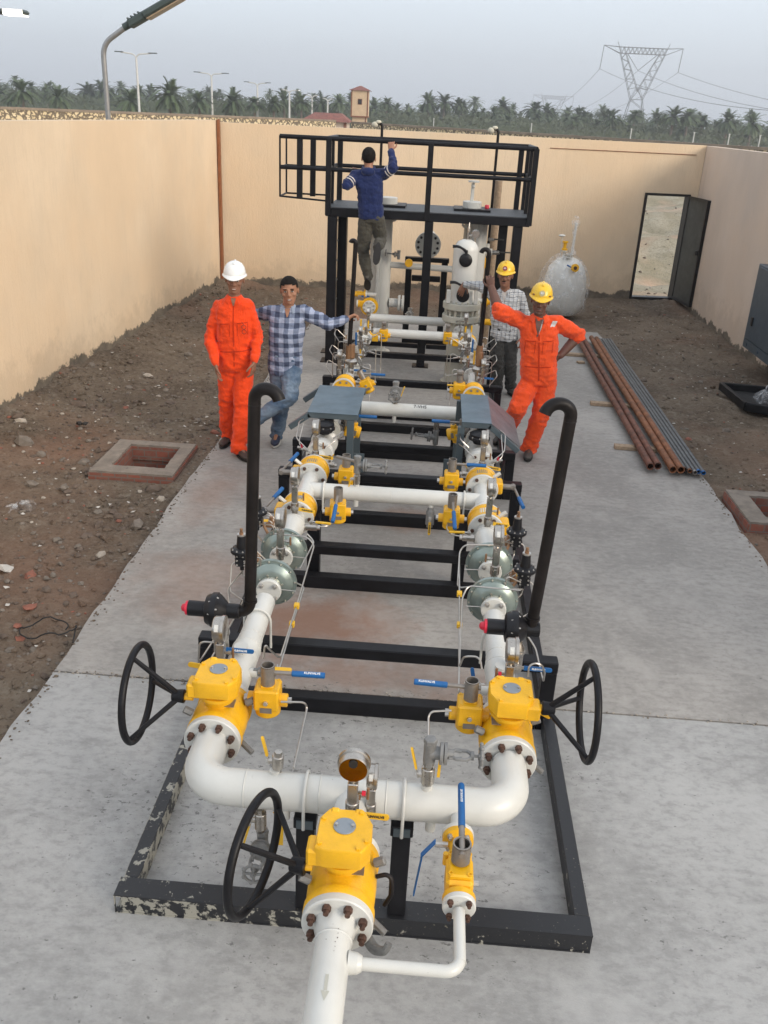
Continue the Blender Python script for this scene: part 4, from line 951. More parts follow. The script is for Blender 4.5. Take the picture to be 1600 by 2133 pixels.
def lever(parent, p, d, up, L, mat, txt=None, tmat=None, w=.022, drop=.0, name='lever', tx=.62):
    """flat lever from p along d; vinyl sleeve on outer 75%"""
    d = V(d).normalized(); up = V(up).normalized(); sd = up.cross(d)
    R_ = Matrix((d, sd, up)).transposed()
    m = MB(); m.box(-.012, L * .28, -w * .42, w * .42, -.002, .002, c=.0008, R=R_, O=p); m.box(-w * .6, w * .6, -w * .6, w * .6, -.004, .0035, c=.001, R=R_, O=p); m.hexn(V(p) + up * .0035, up, w * .38, .007)
    lv = m.build(name, M_bolt, parent)
    # sleeve with rounded tip
    pr = []; n = 7
    for i in range(n): a = -pi / 2 + pi * i / (n - 1); pr.append((L - w / 2 + cos(a) * w / 2, sin(a) * w / 2))
    poly = [(L * .22, -w / 2)] + pr + [(L * .22, w / 2)]
    m = MB(); m.loft([[V(p) + R_ @ V((a, b, -.004)) for a, b in poly], [V(p) + R_ @ V((a, b, .0045)) for a, b in poly]]); m.build('sleeve', mat, lv)
    if txt: text(txt, w * .62, V(p) + d * L * tx + up * .0052, d if d.x >= -.3 else -d, sd if d.x >= -.3 else -sd, tmat, lv, bold=.0006)
    return lv
def gear_valve(x, yf, yb, sx, lab, hubx, rimx, zst, Rw=.235, wrot=0.0, flip=False):
    """yellow gear-operated ball valve on the Y axis; sx = side the handwheel is on"""
    t = thing('ball_valve', (x, (yf + yb) / 2, ZP), lab, 'ball valve', 'large yellow valves with black handwheels'); yc = (yf + yb) / 2; L = yb - yf
    m = MB(); m.rev([(.119, .030), (.121, .034), (.121, .062), (.113, .066), (.111, .085), (.117, .10), (.119, L / 2), (.117, L - .10), (.111, L - .085), (.113, L - .066), (.121, L - .062), (.121, L - .034), (.119, L - .030)], (x, yf, ZP), Y_, n=48)
    m.cyl((x, yc, ZP + .09), (x, yc, ZP + .165), .062, .070, n=28); m.ring((x, yc, ZP + .148), Z_, .085, .03, .016, n=28)
    for a in (-.05, .05): m.cyl((x + a, yc - .12, ZP + .098), (x + a, yc - .12, ZP + .106), .009, n=6)
    m.build('body', M_yellow, t)
    m = MB(); m.box(x + sx * -.03, x + sx * -.075, yc - .055, yc - .0, ZP + .118, ZP + .121); m.build('name_plate', M_sock, t)
    flange((x, yf, ZP), (0, -1, 0), .120, .029, t, 8, M_rust, .0155)
    flange((x, yb, ZP), (0, 1, 0), .120, .029, t, 8, M_rust, .0155)
    for a, b in ((-1, .0), (1, .0)): m = MB(); m.cyl((x + a * .105, yc + .05 * a, ZP + .07), (x + a * .142, yc + .05 * a, ZP + .088), .017, n=6, ch=.003); m.build('side_plug', M_cast, t)
    m = MB(); m.cyl((x + .10, yf + .10, ZP - .06), (x + .16, yf + .06, ZP - .085), .013, n=8); m.build('drain_plug', M_cast, t)
    if x < XC + .1 and x > XC - .1:
        m = MB(); m.tube([(x + .115, yc + .02, ZP + .04), (x + .165, yc + .02, ZP + .06), (x + .175, yc, ZP - .01), (x + .15, yc - .01, ZP - .06)], .008, .025, n=10); m.build('lifting_hook', M_bpipe, t)
        m = MB(); m.tube([(x + .10, yf + .04, ZP - .09), (x + .13, yf - .01, ZP - .085), (x + .165, yf - .03, ZP - .06), (x + .175, yf - .02, ZP - .035)], lambda u: .020 - .008 * u, .03, n=10); m.build('drain_elbow', M_cast, t)
    # gearbox
    zb = ZP + .165; zt = ZP + .262
    g = MB(); P = [(-.090, -.085), (-.088, .050), (-.060, .095), (.062, .095), (.094, .035), (.094, -.058), (.064, -.100), (-.06, -.100)]
    P = [(x - sx * a * 1.0, yc + b * (-1 if flip else 1)) for a, b in P]
    g.loft([[V((x + (px - x) * .62, yc + (py - yc) * .62, zb - .012)) for px, py in P], [V((x + (px - x) * .93, yc + (py - yc) * .93, zb + .018)) for px, py in P], [V((px, py, zb + .022)) for px, py in P], [V((px, py, zt - .006)) for px, py in P], [V((x + (px - x) * .96, yc + (py - yc) * .96, zt)) for px, py in P]])
    g.box(x + sx * .045, x + sx * .118, yc - .088, yc - .008, zb + .006, zt - .022, c=.008) if True else None
    g.cyl((x + sx * .10, yc - .045, zst), (x + sx * .150, yc - .045, zst), .016, n=16)
    for px, py in P[1:7:2] + [P[0], P[6]]:
        q = V((x + (px - x) * .84, yc + (py - yc) * .84, zt - .001)); g.hexn(q, Z_, .0085, .008)
    g.box(x - .055, x - .025, yc + .078, yc + .098, zt - .03, zt + .006, c=.006); g.box(x + .028, x + .058, yc + .078, yc + .098, zt - .03, zt + .006, c=.006)
    gb = g.build('gearbox', M_yellow, t)
    m = MB(); m.cyl((x, yc + .012, zt), (x, yc + .012, zt + .004), .038, n=32, ch=.001, mi=0)
    for s_ in (-1, 1): m.cyl((x + s_ * .028, yc + .012, zt + .004), (x + s_ * .028, yc + .012, zt + .011), .0058, n=10, mi=1)
    m.build('cover_plate', [M_cover, M_bolt], gb)
    ys = yc - .045
    m = MB(); m.cyl((x + sx * .148, ys, zst), (hubx, ys, zst), .011, n=12); m.build('stem', M_yellow, t)
    q = wrot; handwheel(t, (hubx, ys, zst), (rimx, ys + abs(rimx - hubx) * q, zst), Rw, (1, -q * sx * -1 if sx > 0 else -q, 0))
    return t
handwheel.ph = .15
gear_valve(XC + .005, YF, 2.46, -1, 'big yellow ball valve with black handwheel, lowest in front of the cross pipe', XC - .150, XC - .300, ZP + .130, .205, wrot=.24)
handwheel.ph = -.35
gear_valve(XL, 3.0, 3.30, -1, 'big yellow ball valve on the left run with black handwheel to the left', XL - .170, XL - .340, ZP + .150, .205)
handwheel.ph = 1.75
gear_valve(XR, 3.02, 3.32, 1, 'big yellow ball valve on the right run with black handwheel to the right', XR + .160, XR + .320, ZP + .215, .202, flip=True)

# small bypass ball valve
def fl_valve():
    x = .225; t = thing('ball_valve', (x, 2.4, ZP), 'small yellow flanged ball valve with blue tube handle on the bypass pipe', 'ball valve')
    flange((x, 2.245, ZP), (0, -1, 0), .058, .02, t, 4, M_rust, .011)
    m = MB(); m.rev([(.058, 0), (.058, .022), (.048, .026), (.043, .04), (.042, .18), (.034, .20), (.034, .275), (.058, .285), (.058, .307)], (x, 2.266, ZP), Y_, n=36)
    m.box(x - .048, x + .048, 2.300, 2.425, ZP - .055, ZP + .058, c=.012); m.box(x - .041, x + .041, 2.31, 2.42, ZP + .058, ZP + .080, c=.006)
    for a in (-1, 1):
        for b in (-1, 1): m.ring((x + a * .033, 2.365 + b * .046, ZP + .080), Z_, .0095, .005, .004, n=12)
    m.cyl((x - .048, 2.44, ZP + .0), (x - .048, 2.44, ZP + .05), .010, n=10)
    m.build('body', M_yellow, t)
    flange((x, 2.594, ZP), (0, 1, 0), .060, .020, t, 0)
    m = MB(); m.cyl((x, 2.597, ZP), (x, 2.69, ZP), .028, n=20); m.build('neck', M_white, t)
    m = MB(); m.cyl((x + .048, 2.36, ZP + .0), (x + .070, 2.36, ZP), .010, n=6); m.build('side_plug', M_bolt, t)
    for i in range(4): a = pi * (i + .5) / 2; m = MB(); m.hexn((x + .044 * cos(a), 2.549, ZP + .044 * sin(a)), (0, -1, 0), .011, .013); m.cyl((x + .044 * cos(a), 2.536, ZP + .044 * sin(a)), (x + .044 * cos(a), 2.526, ZP + .044 * sin(a)), .006, n=8); m.build('bolt', M_bolt, t)
    m = MB(); m.cyl((x, 2.375, ZP + .088), (x, 2.375, ZP + .165), .033, n=28, caps=False); m.ring((x, 2.375, ZP + .160), Z_, .033, .027, .006, n=28); m.cyl((x, 2.375, ZP + .10), (x, 2.375, ZP + .125), .030, n=24)
    sk = m.build('stem_socket', M_sock, t)
    m = MB(); m.cyl((x, 2.33, ZP + .15), (x, 2.46, ZP + .158), .011, n=14, mi=0); m.cyl((x, 2.46, ZP + .158), (x, 2.66, ZP + .170), .013, n=14, mi=1); m.sph((x, 2.66, ZP + .170), .013, 12, 8, mi=1)
    hd = m.build('tube_handle', [M_sock, M_blue], t); text('KLINVALVE', .013, (x, 2.595, ZP + .182), (0, 1, 0), (-1, 0, .2), M_txtw, hd)
    m = MB(); m.cyl((x - .04, 2.50, ZP + .03), (x - .085, 2.50, ZP + .03), .011, n=8, mi=0); m.sheet([(x - .085, 2.512, ZP + .04), (x - .085, 2.49, ZP + .04), (x - .135, 2.455, ZP + .0), (x - .135, 2.478, ZP + .0)], .004, 1)
    m.sheet([(x - .135, 2.455, ZP), (x - .135, 2.478, ZP), (x - .155, 2.44, ZP - .15), (x - .155, 2.42, ZP - .15)], .005, 1); m.build('side_lever', [M_bolt, M_blue], t)
fl_valve()

# yellow cube block valves with grey sockets
def cube_valve(p, lab, hd=None, k=1.0, yaw=0.0, sock=.095, blue=True, tilt=None, txt=None, group=None, cap=None):
    t = thing('block_valve', p, lab, 'valve', group); R_ = Matrix.Rotation(yaw, 3, 'Z')
    if tilt: R_ = Matrix.Rotation(tilt, 3, 'Y') @ R_
    O = V(p); M4 = Matrix.Translation(O) @ R_.to_4x4() @ Matrix.Scale(k, 4)
    m = MB(M4); m.cyl((0, 0, -.085), (0, 0, .025), .056, n=28, ch=.010); m.box(-.055, .055, -.055, .055, -.045, .062, c=.008); m.cyl((-.088, 0, -.012), (.088, 0, -.012), .030, n=20, ch=.003)
    m.box(-.028, .028, -.028, .028, .060, .070, c=.003)
    for a in (-1, 1):
        for b in (-1, 1): m.ring((a * .042, b * .042, .0618), Z_, .008, .004, .002, n=10)
    m.build('body', M_yellow, t)
    m = MB(M4); m.hexn((0, -.055, .005), (0, -1, 0), .011, .012, 0); m.build('plug', M_bolt, t)
    m = MB(M4); m.box(-.026, .026, -.0575, -.0555, -.048, -.022); m.build('name_plate', M_sock, t)
    m = MB(M4); m.cyl((-.088, 0, -.012), (-.105, 0, -.012), .017, n=6, mi=0); m.build('pipe_nut', M_bolt, t)
    m = MB(M4); m.cyl((.088, 0, -.012), (.105, 0, -.012), .014, n=6, mi=0); m.build('pipe_nut', M_bolt, t)
    m = MB(M4); m.cyl((0, 0, .070), (0, 0, .070 + sock), .031, n=24, caps=False); m.cyl((0, 0, .066), (0, 0, .07 + sock * .5), .025, n=20); m.ring((0, 0, .066 + sock), Z_, .031, .026, .005, n=24)
    if cap: m.box(-.030, .030, -.03, .03, .07 + sock, .075 + sock + .04, c=.012)
    m.build('stem_socket', M_sock, t)
    if hd is not None:
        d = V(hd).normalized(); b = M4 @ V((0, 0, .07 + sock * .62)); L = .25 * k
        m = MB(); m.cyl(b - d * .04, b + d * L * .42, .0095, n=12, mi=0); m.cyl(b + d * L * .42, b + d * L, .0135, n=14, mi=1, ch=.003); h = m.build('tube_handle', [M_sock, M_blue], t)
        if txt:
            sgn = 1 if d.x > 0 else -1
            text(txt, .014, b + d * L * .78 + V((0, -.0075, .0125)), d * sgn, (0, .6, .4), M_txtw, h, bold=.0003)
    return t
LPX, RPX = XL + .20, XR - .165
cube_valve((-.612, 3.23, .78), 'yellow block valve beside the left handwheel valve, blue handle to the right', (1, 0.02, .0), 1.0, txt='KLINVALVE')
cube_valve((.275, 3.23, .78), 'yellow block valve beside the right handwheel valve, blue handle to the left', (-1, 0, .03), 1.0, txt='KLINVALVE')
cube_valve((-.545, 5.42, .72), 'yellow block valve in front of the middle cross pipe on the left', (-.05, -1, -.55), .98, yaw=.1)
cube_valve((.212, 5.44, .72), 'yellow block valve in front of the middle cross pipe on the right', (.10, -1, -.55), .98)
cube_valve((-.56, 6.10, .70), 'yellow block valve behind the middle cross pipe on the left', None, .98)
cube_valve((.215, 6.10, .72), 'yellow block valve behind the middle cross pipe on the right', (1, 0, 0), .98)
cube_valve((-.62, 7.15, .69), 'yellow block valve hanging under the blue handle at the left hood', None, .9, tilt=-1.35, sock=.06)
cube_valve((.262, 7.25, .69), 'yellow block valve hanging under the blue handle at the right hood', None, .9, tilt=1.35, sock=.06)
cube_valve((-.60, 8.42, .73), 'tilted yellow block valve just behind the left hood', (1, 0, 0), .95, tilt=-.5)
cube_valve((.30, 8.42, .74), 'yellow block valve with tall grey cap just behind the right hood', None, 1.05, sock=.07, cap=True)
cube_valve((-.585, 10.80, .69), 'small yellow block valve hanging on the far cross pipe, left one', None, .95, sock=.05, cap=True)
cube_valve((.195, 10.86, .69), 'small yellow block valve hanging on the far cross pipe, right one', None, .95, sock=.05, cap=True)
# blue tube handles over the second cross pipe
for x, s_, lab in ((-.66, 1, 'blue tube handle pointing right over the cross pipe at the left hood'), (.30, -1, 'blue tube handle pointing left over the cross pipe at the right hood')):
    vt = thing('stem_valve', (x, 7.12, .74), lab, 'valve')
    m = MB(); m.cyl((x - s_ * .07, 7.12, .83), (x + s_ * .10, 7.12, .83), .010, n=12, mi=0); m.cyl((x + s_ * .10, 7.12, .83), (x + s_ * .25, 7.12, .83), .015, n=12, mi=1); m.build('tube_handle', [M_sock, M_blue], vt)
    m = MB(); m.cyl((x, 7.12, .74), (x, 7.12, .86), .022, n=14, mi=0); m.build('stem_socket', M_sock, vt)

# wafer ball valves on the runs (yellow round bodies with white flanges)
def wafer(x, yf, yb, lab, side, grp='yellow round valves beside the middle cross pipe', hz=None, R=.117, hd=None, lever_=True, plate=M_sock):
    t = thing('ball_valve', (x, (yf + yb) / 2, ZP), lab, 'ball valve', grp); L = yb - yf
    m = MB(); m.rev([(R, .020), (R, .05), (R - .008, .056), (R - .008, L - .056), (R, L - .05), (R, L - .020)], (x, yf, ZP), Y_, n=44)
    m.box(x + side * (R - .03), x + side * (R + .035), yf + .04, yb - .04, ZP - .045, ZP + .045, c=.01); m.build('body', M_yellow, t)
    m = MB(); a0 = -.45; vs = []
    for i in range(7):
        a = a0 + i * .13; vs += [(x + (R - .008) * sin(a), yf + .062, ZP + (R - .008) * cos(a)), (x + (R - .008) * sin(a), yb - .062, ZP + (R - .008) * cos(a))]
    m.add(vs, [(2 * i, 2 * i + 2, 2 * i + 3, 2 * i + 1) for i in range(6)]); m.build('name_plate', plate, t, fix=False)
    flange((x, yf, ZP), (0, -1, 0), R, .019, t, 6, M_rust, .013, ph=0, stud=False); flange((x, yb, ZP), (0, 1, 0), R, .023, t, 6, M_rust, .011, ph=0, stud=False)
    m = MB(); m.cyl((x + side * .075, yf + .07, ZP + .075), (x + side * .125, yf + .07, ZP + .115), .014, n=4, ch=.002); m.build('lug', M_white, t)
    if lever_:
        b = V((x + side * (R + .03), (yf + yb) / 2, ZP + .0)); m = MB(); m.cyl(b, b + X_ * side * .10, .020, n=16, mi=0); m.cyl(b + X_ * side * .085 - Y_ * .02, b + X_ * side * .085 + Y_ * .03 , .018, n=12, mi=0)
        e1 = b + X_ * side * .09; d = V(hd or (side * .25, -.86, -.10)).normalized(); m.cyl(e1, e1 + d * .14, .0095, n=10, mi=0); m.cyl(e1 + d * .14, e1 + d * .26, .0145, n=12, mi=1)
        h = m.build('tube_handle', [M_sock, M_blue], t)
    return t
wafer(XL, 5.31, 5.51, 'round yellow valve on the left run, in front of the middle cross pipe', -1, hd=(.35, .9, .25))
wafer(XR, 5.31, 5.51, 'round yellow valve on the right run, in front of the middle cross pipe', 1, lever_=False, plate=M_label)
wafer(XL, 6.01, 6.21, 'round yellow valve on the left run, behind the middle cross pipe', -1, hd=(.35, .9, .25))
wafer(XR, 6.01, 6.21, 'round yellow valve on the right run, behind the middle cross pipe', 1, hd=(.22, -1, -.2))
for x, s_ in ((XL, 'left'), (XR, 'right')):
    st = thing('spool_pipe', (x, 5.5, ZP), 'white pipe stubs joining the round yellow valves on the %s run' % s_, 'pipe')
    for a, b, r in ((5.19, 5.345, .06), (5.49, 5.68, .06), (5.90, 6.04, .06), (6.185, 6.50, .048)): m = MB(); m.cyl((x, a, ZP), (x, b, ZP), r, n=28); m.build('pipe_stub', M_white, st)
    m = MB(); m.tor((x, 5.215, ZP), Y_, .07, .006, 30, 6); m.build('weld_seam', M_white, st)
# slam-shut units with pale discs under the hoods
for x, s_, side in ((XL, 'left', -1), (XR, 'right', 1)):
    t = thing('slam_shut_valve', (x, 6.75, ZP), 'cream flanged slam-shut unit with black actuator under the %s hood' % s_, 'valve')
    flange((x, 6.50, ZP), (0, -1, 0), .108, .03, t, 6, M_rust, .011, ph=0, stud=False, mat=M_vwhite)
    m = MB(); m.rev([(.07, 0), (.105, .03), (.105, .10), (.085, .14), (.085, .26), (.11, .28), (.11, .31)], (x, 6.53, ZP), Y_, n=32); m.build('body', M_vwhite, t)
    m = MB(); c = V((x - side * .03 + side * .02, 6.72, ZP + .17)); m.rev([(.045, -.06), (.06, -.03), (.085, -.025), (.085, -.005), (.078, 0), (.078, .02), (.05, .035), (.02, .04)], c, Z_, n=28); m.bolts(c - Z_ * .025, (0, 0, 1), .078, 8, .007, .03, 0, 1, False)
    m.box(c.x - .02, c.x + .06, 6.74, 6.86, ZP + .1, ZP + .2, c=.01); m.build('actuator', [M_plast, M_bolt], t)
    m = MB(); m.cyl((x, 6.85, ZP), (x, 7.66, ZP), .052, n=28); m.ring((x, 7.05, ZP), Y_, .10, .03, .03, n=32); m.ring((x, 7.10, ZP), Y_, .10, .03, .03, n=32); m.build('pipe_stub', M_white, t)
    m = MB(); m.box(x - side * .02, x + side * .02, 6.92, 6.98, ZP + .05, ZP + .21, c=.005); m.build('support_strap', M_black, t)
    m = MB()
    for dy in (0, .02): m.tube([(x - side * .09, 6.62 + dy, ZP + .10), (x - side * .16, 6.62 + dy, ZP + .16), (x - side * .16, 6.85, ZP + .16), (x - side * .06, 6.9, ZP + .22)], .004, .03, n=6)
    m.tube([(x + side * .10, 6.55, ZP), (x + side * .18, 6.6, ZP + .05), (x + side * .16, 6.8, ZP + .2), (x + side * .03, 6.8, ZP + .22)], .004, .04, n=6); m.build('tubing', M_tube, t)

# -------- gauges
def gauge(p, lab, face=(1, 0, 0), h=.0, lev=None, txt=None, yel=True, k=1.0, needle=-1, red=False, grp='round pressure gauges standing on the pipes'):
    """ball valve + block + needle valve + dial, standing at p"""
    t = thing('pressure_gauge', p, lab, 'pressure gauge', grp); o = V(p); s = k
    m = MB(); m.cyl(o, o + Z_ * .018 * s, .017 * s, n=12, mi=0); m.cyl(o + Z_ * .018 * s, o + Z_ * .07 * s, .023 * s, n=16, ch=.003); m.cyl(o + Z_ * .070 * s, o + Z_ * .078 * s, .018 * s, n=6); m.hexn(o + V((0, -.021, .045)) * s, (0, -1, 0), .011 * s, .009 * s)
    bv = m.build('shutoff_valve', M_steel, t)
    if lev is not None: lever(bv, o + V((0, -.032, .045)) * s, lev, (0, -1, .15), .125 * s, M_hand, txt, M_txtk, w=.020 * s, name='valve_lever')
    m = MB(); m.box(o.x - .017 * s, o.x + .017 * s, o.y - .016 * s, o.y + .016 * s, o.z + .076 * s, o.z + .150 * s + h, c=.004); m.box(o.x - .015 * s, o.x + .015 * s, o.y - .009 * s, o.y + .009 * s, o.z + .10 * s, o.z + .125 * s, c=.002); m.cyl(o + Z_ * (.148 * s + h), o + Z_ * (.175 * s + h), .008 * s, n=8)
    m.build('gauge_block', M_steel, t)
    m = MB(); q = o + Z_ * .105 * s; d = X_ * -needle
    m.cyl(q, q + d * .045 * s, .006 * s, n=8, mi=0); m.cyl(q + d * .030 * s, q + d * .043 * s, .009 * s, n=8, mi=1 if red else 0); m.cyl(q + d * .050 * s - Z_ * .022 * s, q + d * .050 * s + Z_ * .022 * s, .0052 * s, n=8, mi=2); m.build('needle_valve', [M_steel, M_red, M_brass], t)
    f = V(face).normalized(); c = o + Z_ * (.215 * s + h); r = .050 * s
    m = MB(); m.rev([(r * .92, -.022 * s), (r, -.016 * s), (r, .008 * s), (r * 1.08, .010 * s), (r * 1.08, .022 * s), (r * .9, .024 * s)], c, f, n=36, mi=0)
    m.box(c.x - .012 * s, c.x + .012 * s, c.y - .012 * s, c.y + .012 * s, c.z - r * 1.15, c.z - r * .8, c=.002, mi=0)
    dl = m.build('dial_case', [M_steel], t)
    if abs(f.y) > .5: m = MB(); m.cyl(c - f * (.022 * s), c - f * (.0235 * s), r * .90, n=32); m.build('blowout_back', M_gold, dl); m = MB(); m.cyl(c - f * .0235 * s + Z_ * r * .55, c - f * .030 * s + Z_ * r * .55, r * .28, n=16); m.build('vent_plug', M_rubber, dl)
    else:
        m = MB(); vs = []
        for i in range(5):
            a = -.45 + i * .22 + pi * .5
            for w in (-.012, .004): q = c + V((0, 0, 0)) + (V((0, -1, 0)) * sin(a - pi / 2 + .62) * -1 * 0 + V((0, -cos(.25 + i * .14), sin(.25 + i * .14)))) * r * 1.012 + f * w * s; vs.append(q)
        m.add(vs, [(2 * i, 2 * i + 2, 2 * i + 3, 2 * i + 1) for i in range(4)]); m.build('rim_label', M_label, dl, fix=False)
    m = MB(); m.cyl(c + f * .0215 * s, c + f * .0235 * s, r * .97, n=32); m.build('dial_face', M_label, dl)
    return t
gauge((XC + .01, 2.56, ZP + .068), 'round gauge showing its amber back, standing behind the lowest yellow valve', face=(0, 1, 0), lev=(1, 0, -.03), txt='KLINVALVE', red=True, needle=-1, k=1.12)
gauge((XL - .055, 3.42, ZP + .055), 'round gauge standing behind the left handwheel valve', lev=(-1, 0, .12), needle=-1, k=1.15)
gauge((XR + .01, 3.40, ZP + .065), 'round gauge standing behind the right handwheel valve', needle=1, red=True, k=1.15)
gauge((XL + .02, 4.60, ZP + .06), 'round gauge standing between the two left green discs', k=1.15, needle=-1, h=.02)
gauge((XR + .01, 4.56, ZP + .06), 'round gauge standing between the two right green discs', k=1.15, needle=1, h=.02)
gauge((XL, 5.26, ZP + .06), 'round gauge in front of the left front round yellow valve', lev=(1, 0, -.12), txt='KLINVALVE', k=1.12, h=.02)
gauge((XR, 5.24, ZP + .06), 'round gauge in front of the right front round yellow valve', lev=(1, 0, -.12), txt='KLINVALVE', k=1.12, h=.04)
gauge((XL, 6.27, ZP + .05), 'round gauge behind the left rear round yellow valve, before the cream flange', lev=(1, 0, -.12), txt='KLINVALVE', k=1.12, h=.02)
gauge((XR, 6.27, ZP + .05), 'round gauge behind the right rear round yellow valve, before the cream flange', lev=(1, 0, -.12), txt='KLINVALVE', k=1.12, h=.02)
g5 = gauge((XC + .13, 2.72, ZP + .05), 'second round gauge low behind the amber-backed one', face=(1, 0, .0), k=.9, needle=1)
# side-on second gauge is low: shift down onto the pipe side
g5.location.x = XC + .075; g5.location.z = ZP - .01; g5.location.y = 2.66

# -------- regulators: green zinc discs with black pilots
def regulator(x, y, lab, side, pil, pz=0.0, brass=True):
    t = thing('pressure_regulator', (x, y, ZP), lab, 'pressure regulator', 'round green pressure regulators on the two runs')
    m = MB(); R = .142
    m.rev([(.05, -.075), (.052, -.05), (.085, -.048), (.10, -.040), (R - .018, -.022), (R - .015, -.012), (R, -.011), (R, .011), (R - .015, .012), (R - .02, .03), (.09, .05), (.05, .055)], (x, y, ZP), Y_, n=56)
    m.build('disc_housing', M_zinc, t)
    m = MB(); m.ring((x, y - .036, ZP), Y_, .104, .088, .010, n=48, mi=0); m.ring((x, y - .0155, ZP), Y_, .124, .117, .006, n=48, mi=0); m.cyl((x, y - .052, ZP), (x, y - .090, ZP), .062, .055, n=32, mi=0); m.bolts((x, y - .012, ZP), (0, -1, 0), R - .009, 12, .006, .007, .2, 0, True); m.bolts((x, y - .050, ZP), (0, -1, 0), .070, 8, .006, .008, .3, 0, False)
    m.build('hub_ring', M_zincl, t)
    flange((x, y - .115, ZP), (0, -1, 0), .070, .022, t, 4, M_bolt, .013)
    m = MB(); m.cyl((x + side * -.06, y - .08, ZP + .0), (x - side * .15, y - .08, ZP - .005), .0035, n=6); m.build('indicator_rod', M_tube, t)
    # pilot
    px, py, pz0 = pil; o = V((px, py, pz0))
    p = MB(); p.box(px - .034, px + .034, py - .034, py + .034, pz0, pz0 + .06, c=.008); p.cyl(o + Z_ * .058, o + Z_ * .085, .040, n=24); p.rev([(.046, .083), (.062, .085), (.062, .100), (.058, .104), (.030, .112), (.026, .15), (.022, .19)], o, Z_, n=32)
    p.cyl(o - Z_ * .03, o, .012, n=10); pl = p.build('pilot', M_plast, t)
    m = MB(); m.bolts(o + Z_ * .100, (0, 0, 1), .053, 10, .0058, .006, 0, 0, True); m.bolts(o + Z_ * .078, (0, 0, -1), .053, 10, .0045, .006, 0, 0, False)
    for a in (-.022, .022):
        for z in (.015, .042): m.hexn(o + V((a, -.034, z)), (0, -1, 0), .006, .006)
    m.ring(o + Z_ * .186, Z_, .024, .012, .008, n=20); m.build('bolts', M_bolt, pl)
    m = MB(); m.cyl(o + Z_ * .19, o + Z_ * .205, .012, n=10); m.cyl(o + Z_ * .205, o + Z_ * .228, .007, .009, n=10, ch=.002); m.build('adjusting_screw', M_brass, pl)
    m = MB(); m.tube([(x + side * .06, y - .02, ZP + .10), (x + side * .06, y - .02, ZP + .17), (px - side * .02, py - .04, pz0 + .03)], .0042, .025, n=8)
    m.tube([(px, py, pz0 - .03), (px, py, pz0 - .07), (x + side * .13, y + .02, pz0 - .08), (x + side * .10, y + .02, ZP + .02)], .0042, .02, n=8)
    m.tube([(px + side * .03, py, pz0 + .02), (px + side * .06, py, pz0 - .0), (px + side * .05, py - .1, pz0 - .12), (x + side * .10, py - .2, ZP - .05)], .0042, .02, n=8)
    m.build('tubing', M_tube, t)
    m = MB(); m.cyl((x + side * .09, y + .03, ZP + .06), (px - side * .03, py, pz0 + .02), .009, n=8); m.build('pilot_arm', M_brass, t)
regulator(XL, 4.43, 'green disc regulator on the left run, nearer of the left pair', -1, (-.985, 4.45, .775))
regulator(XL, 4.84, 'green disc regulator on the left run, farther of the left pair', -1, (-.99, 4.93, .80))
regulator(XR, 4.40, 'green disc regulator on the right run, nearer of the right pair', 1, (.605, 4.45, .78))
regulator(XR, 4.84, 'green disc regulator on the right run, farther of the right pair', 1, (.595, 4.95, .775))
# zinc collar where spool meets the farther disc
for x, s_ in ((XL, 'left'), (XR, 'right')):
    m = MB(); m.cyl((x, 4.885, ZP), (x, 4.93, ZP), .068, n=30); tag(m.build('pipe_collar', M_zinc, loc=(x, 4.9, ZP)), 'green zinc collar behind the farther %s regulator disc' % s_, 'pipe collar')

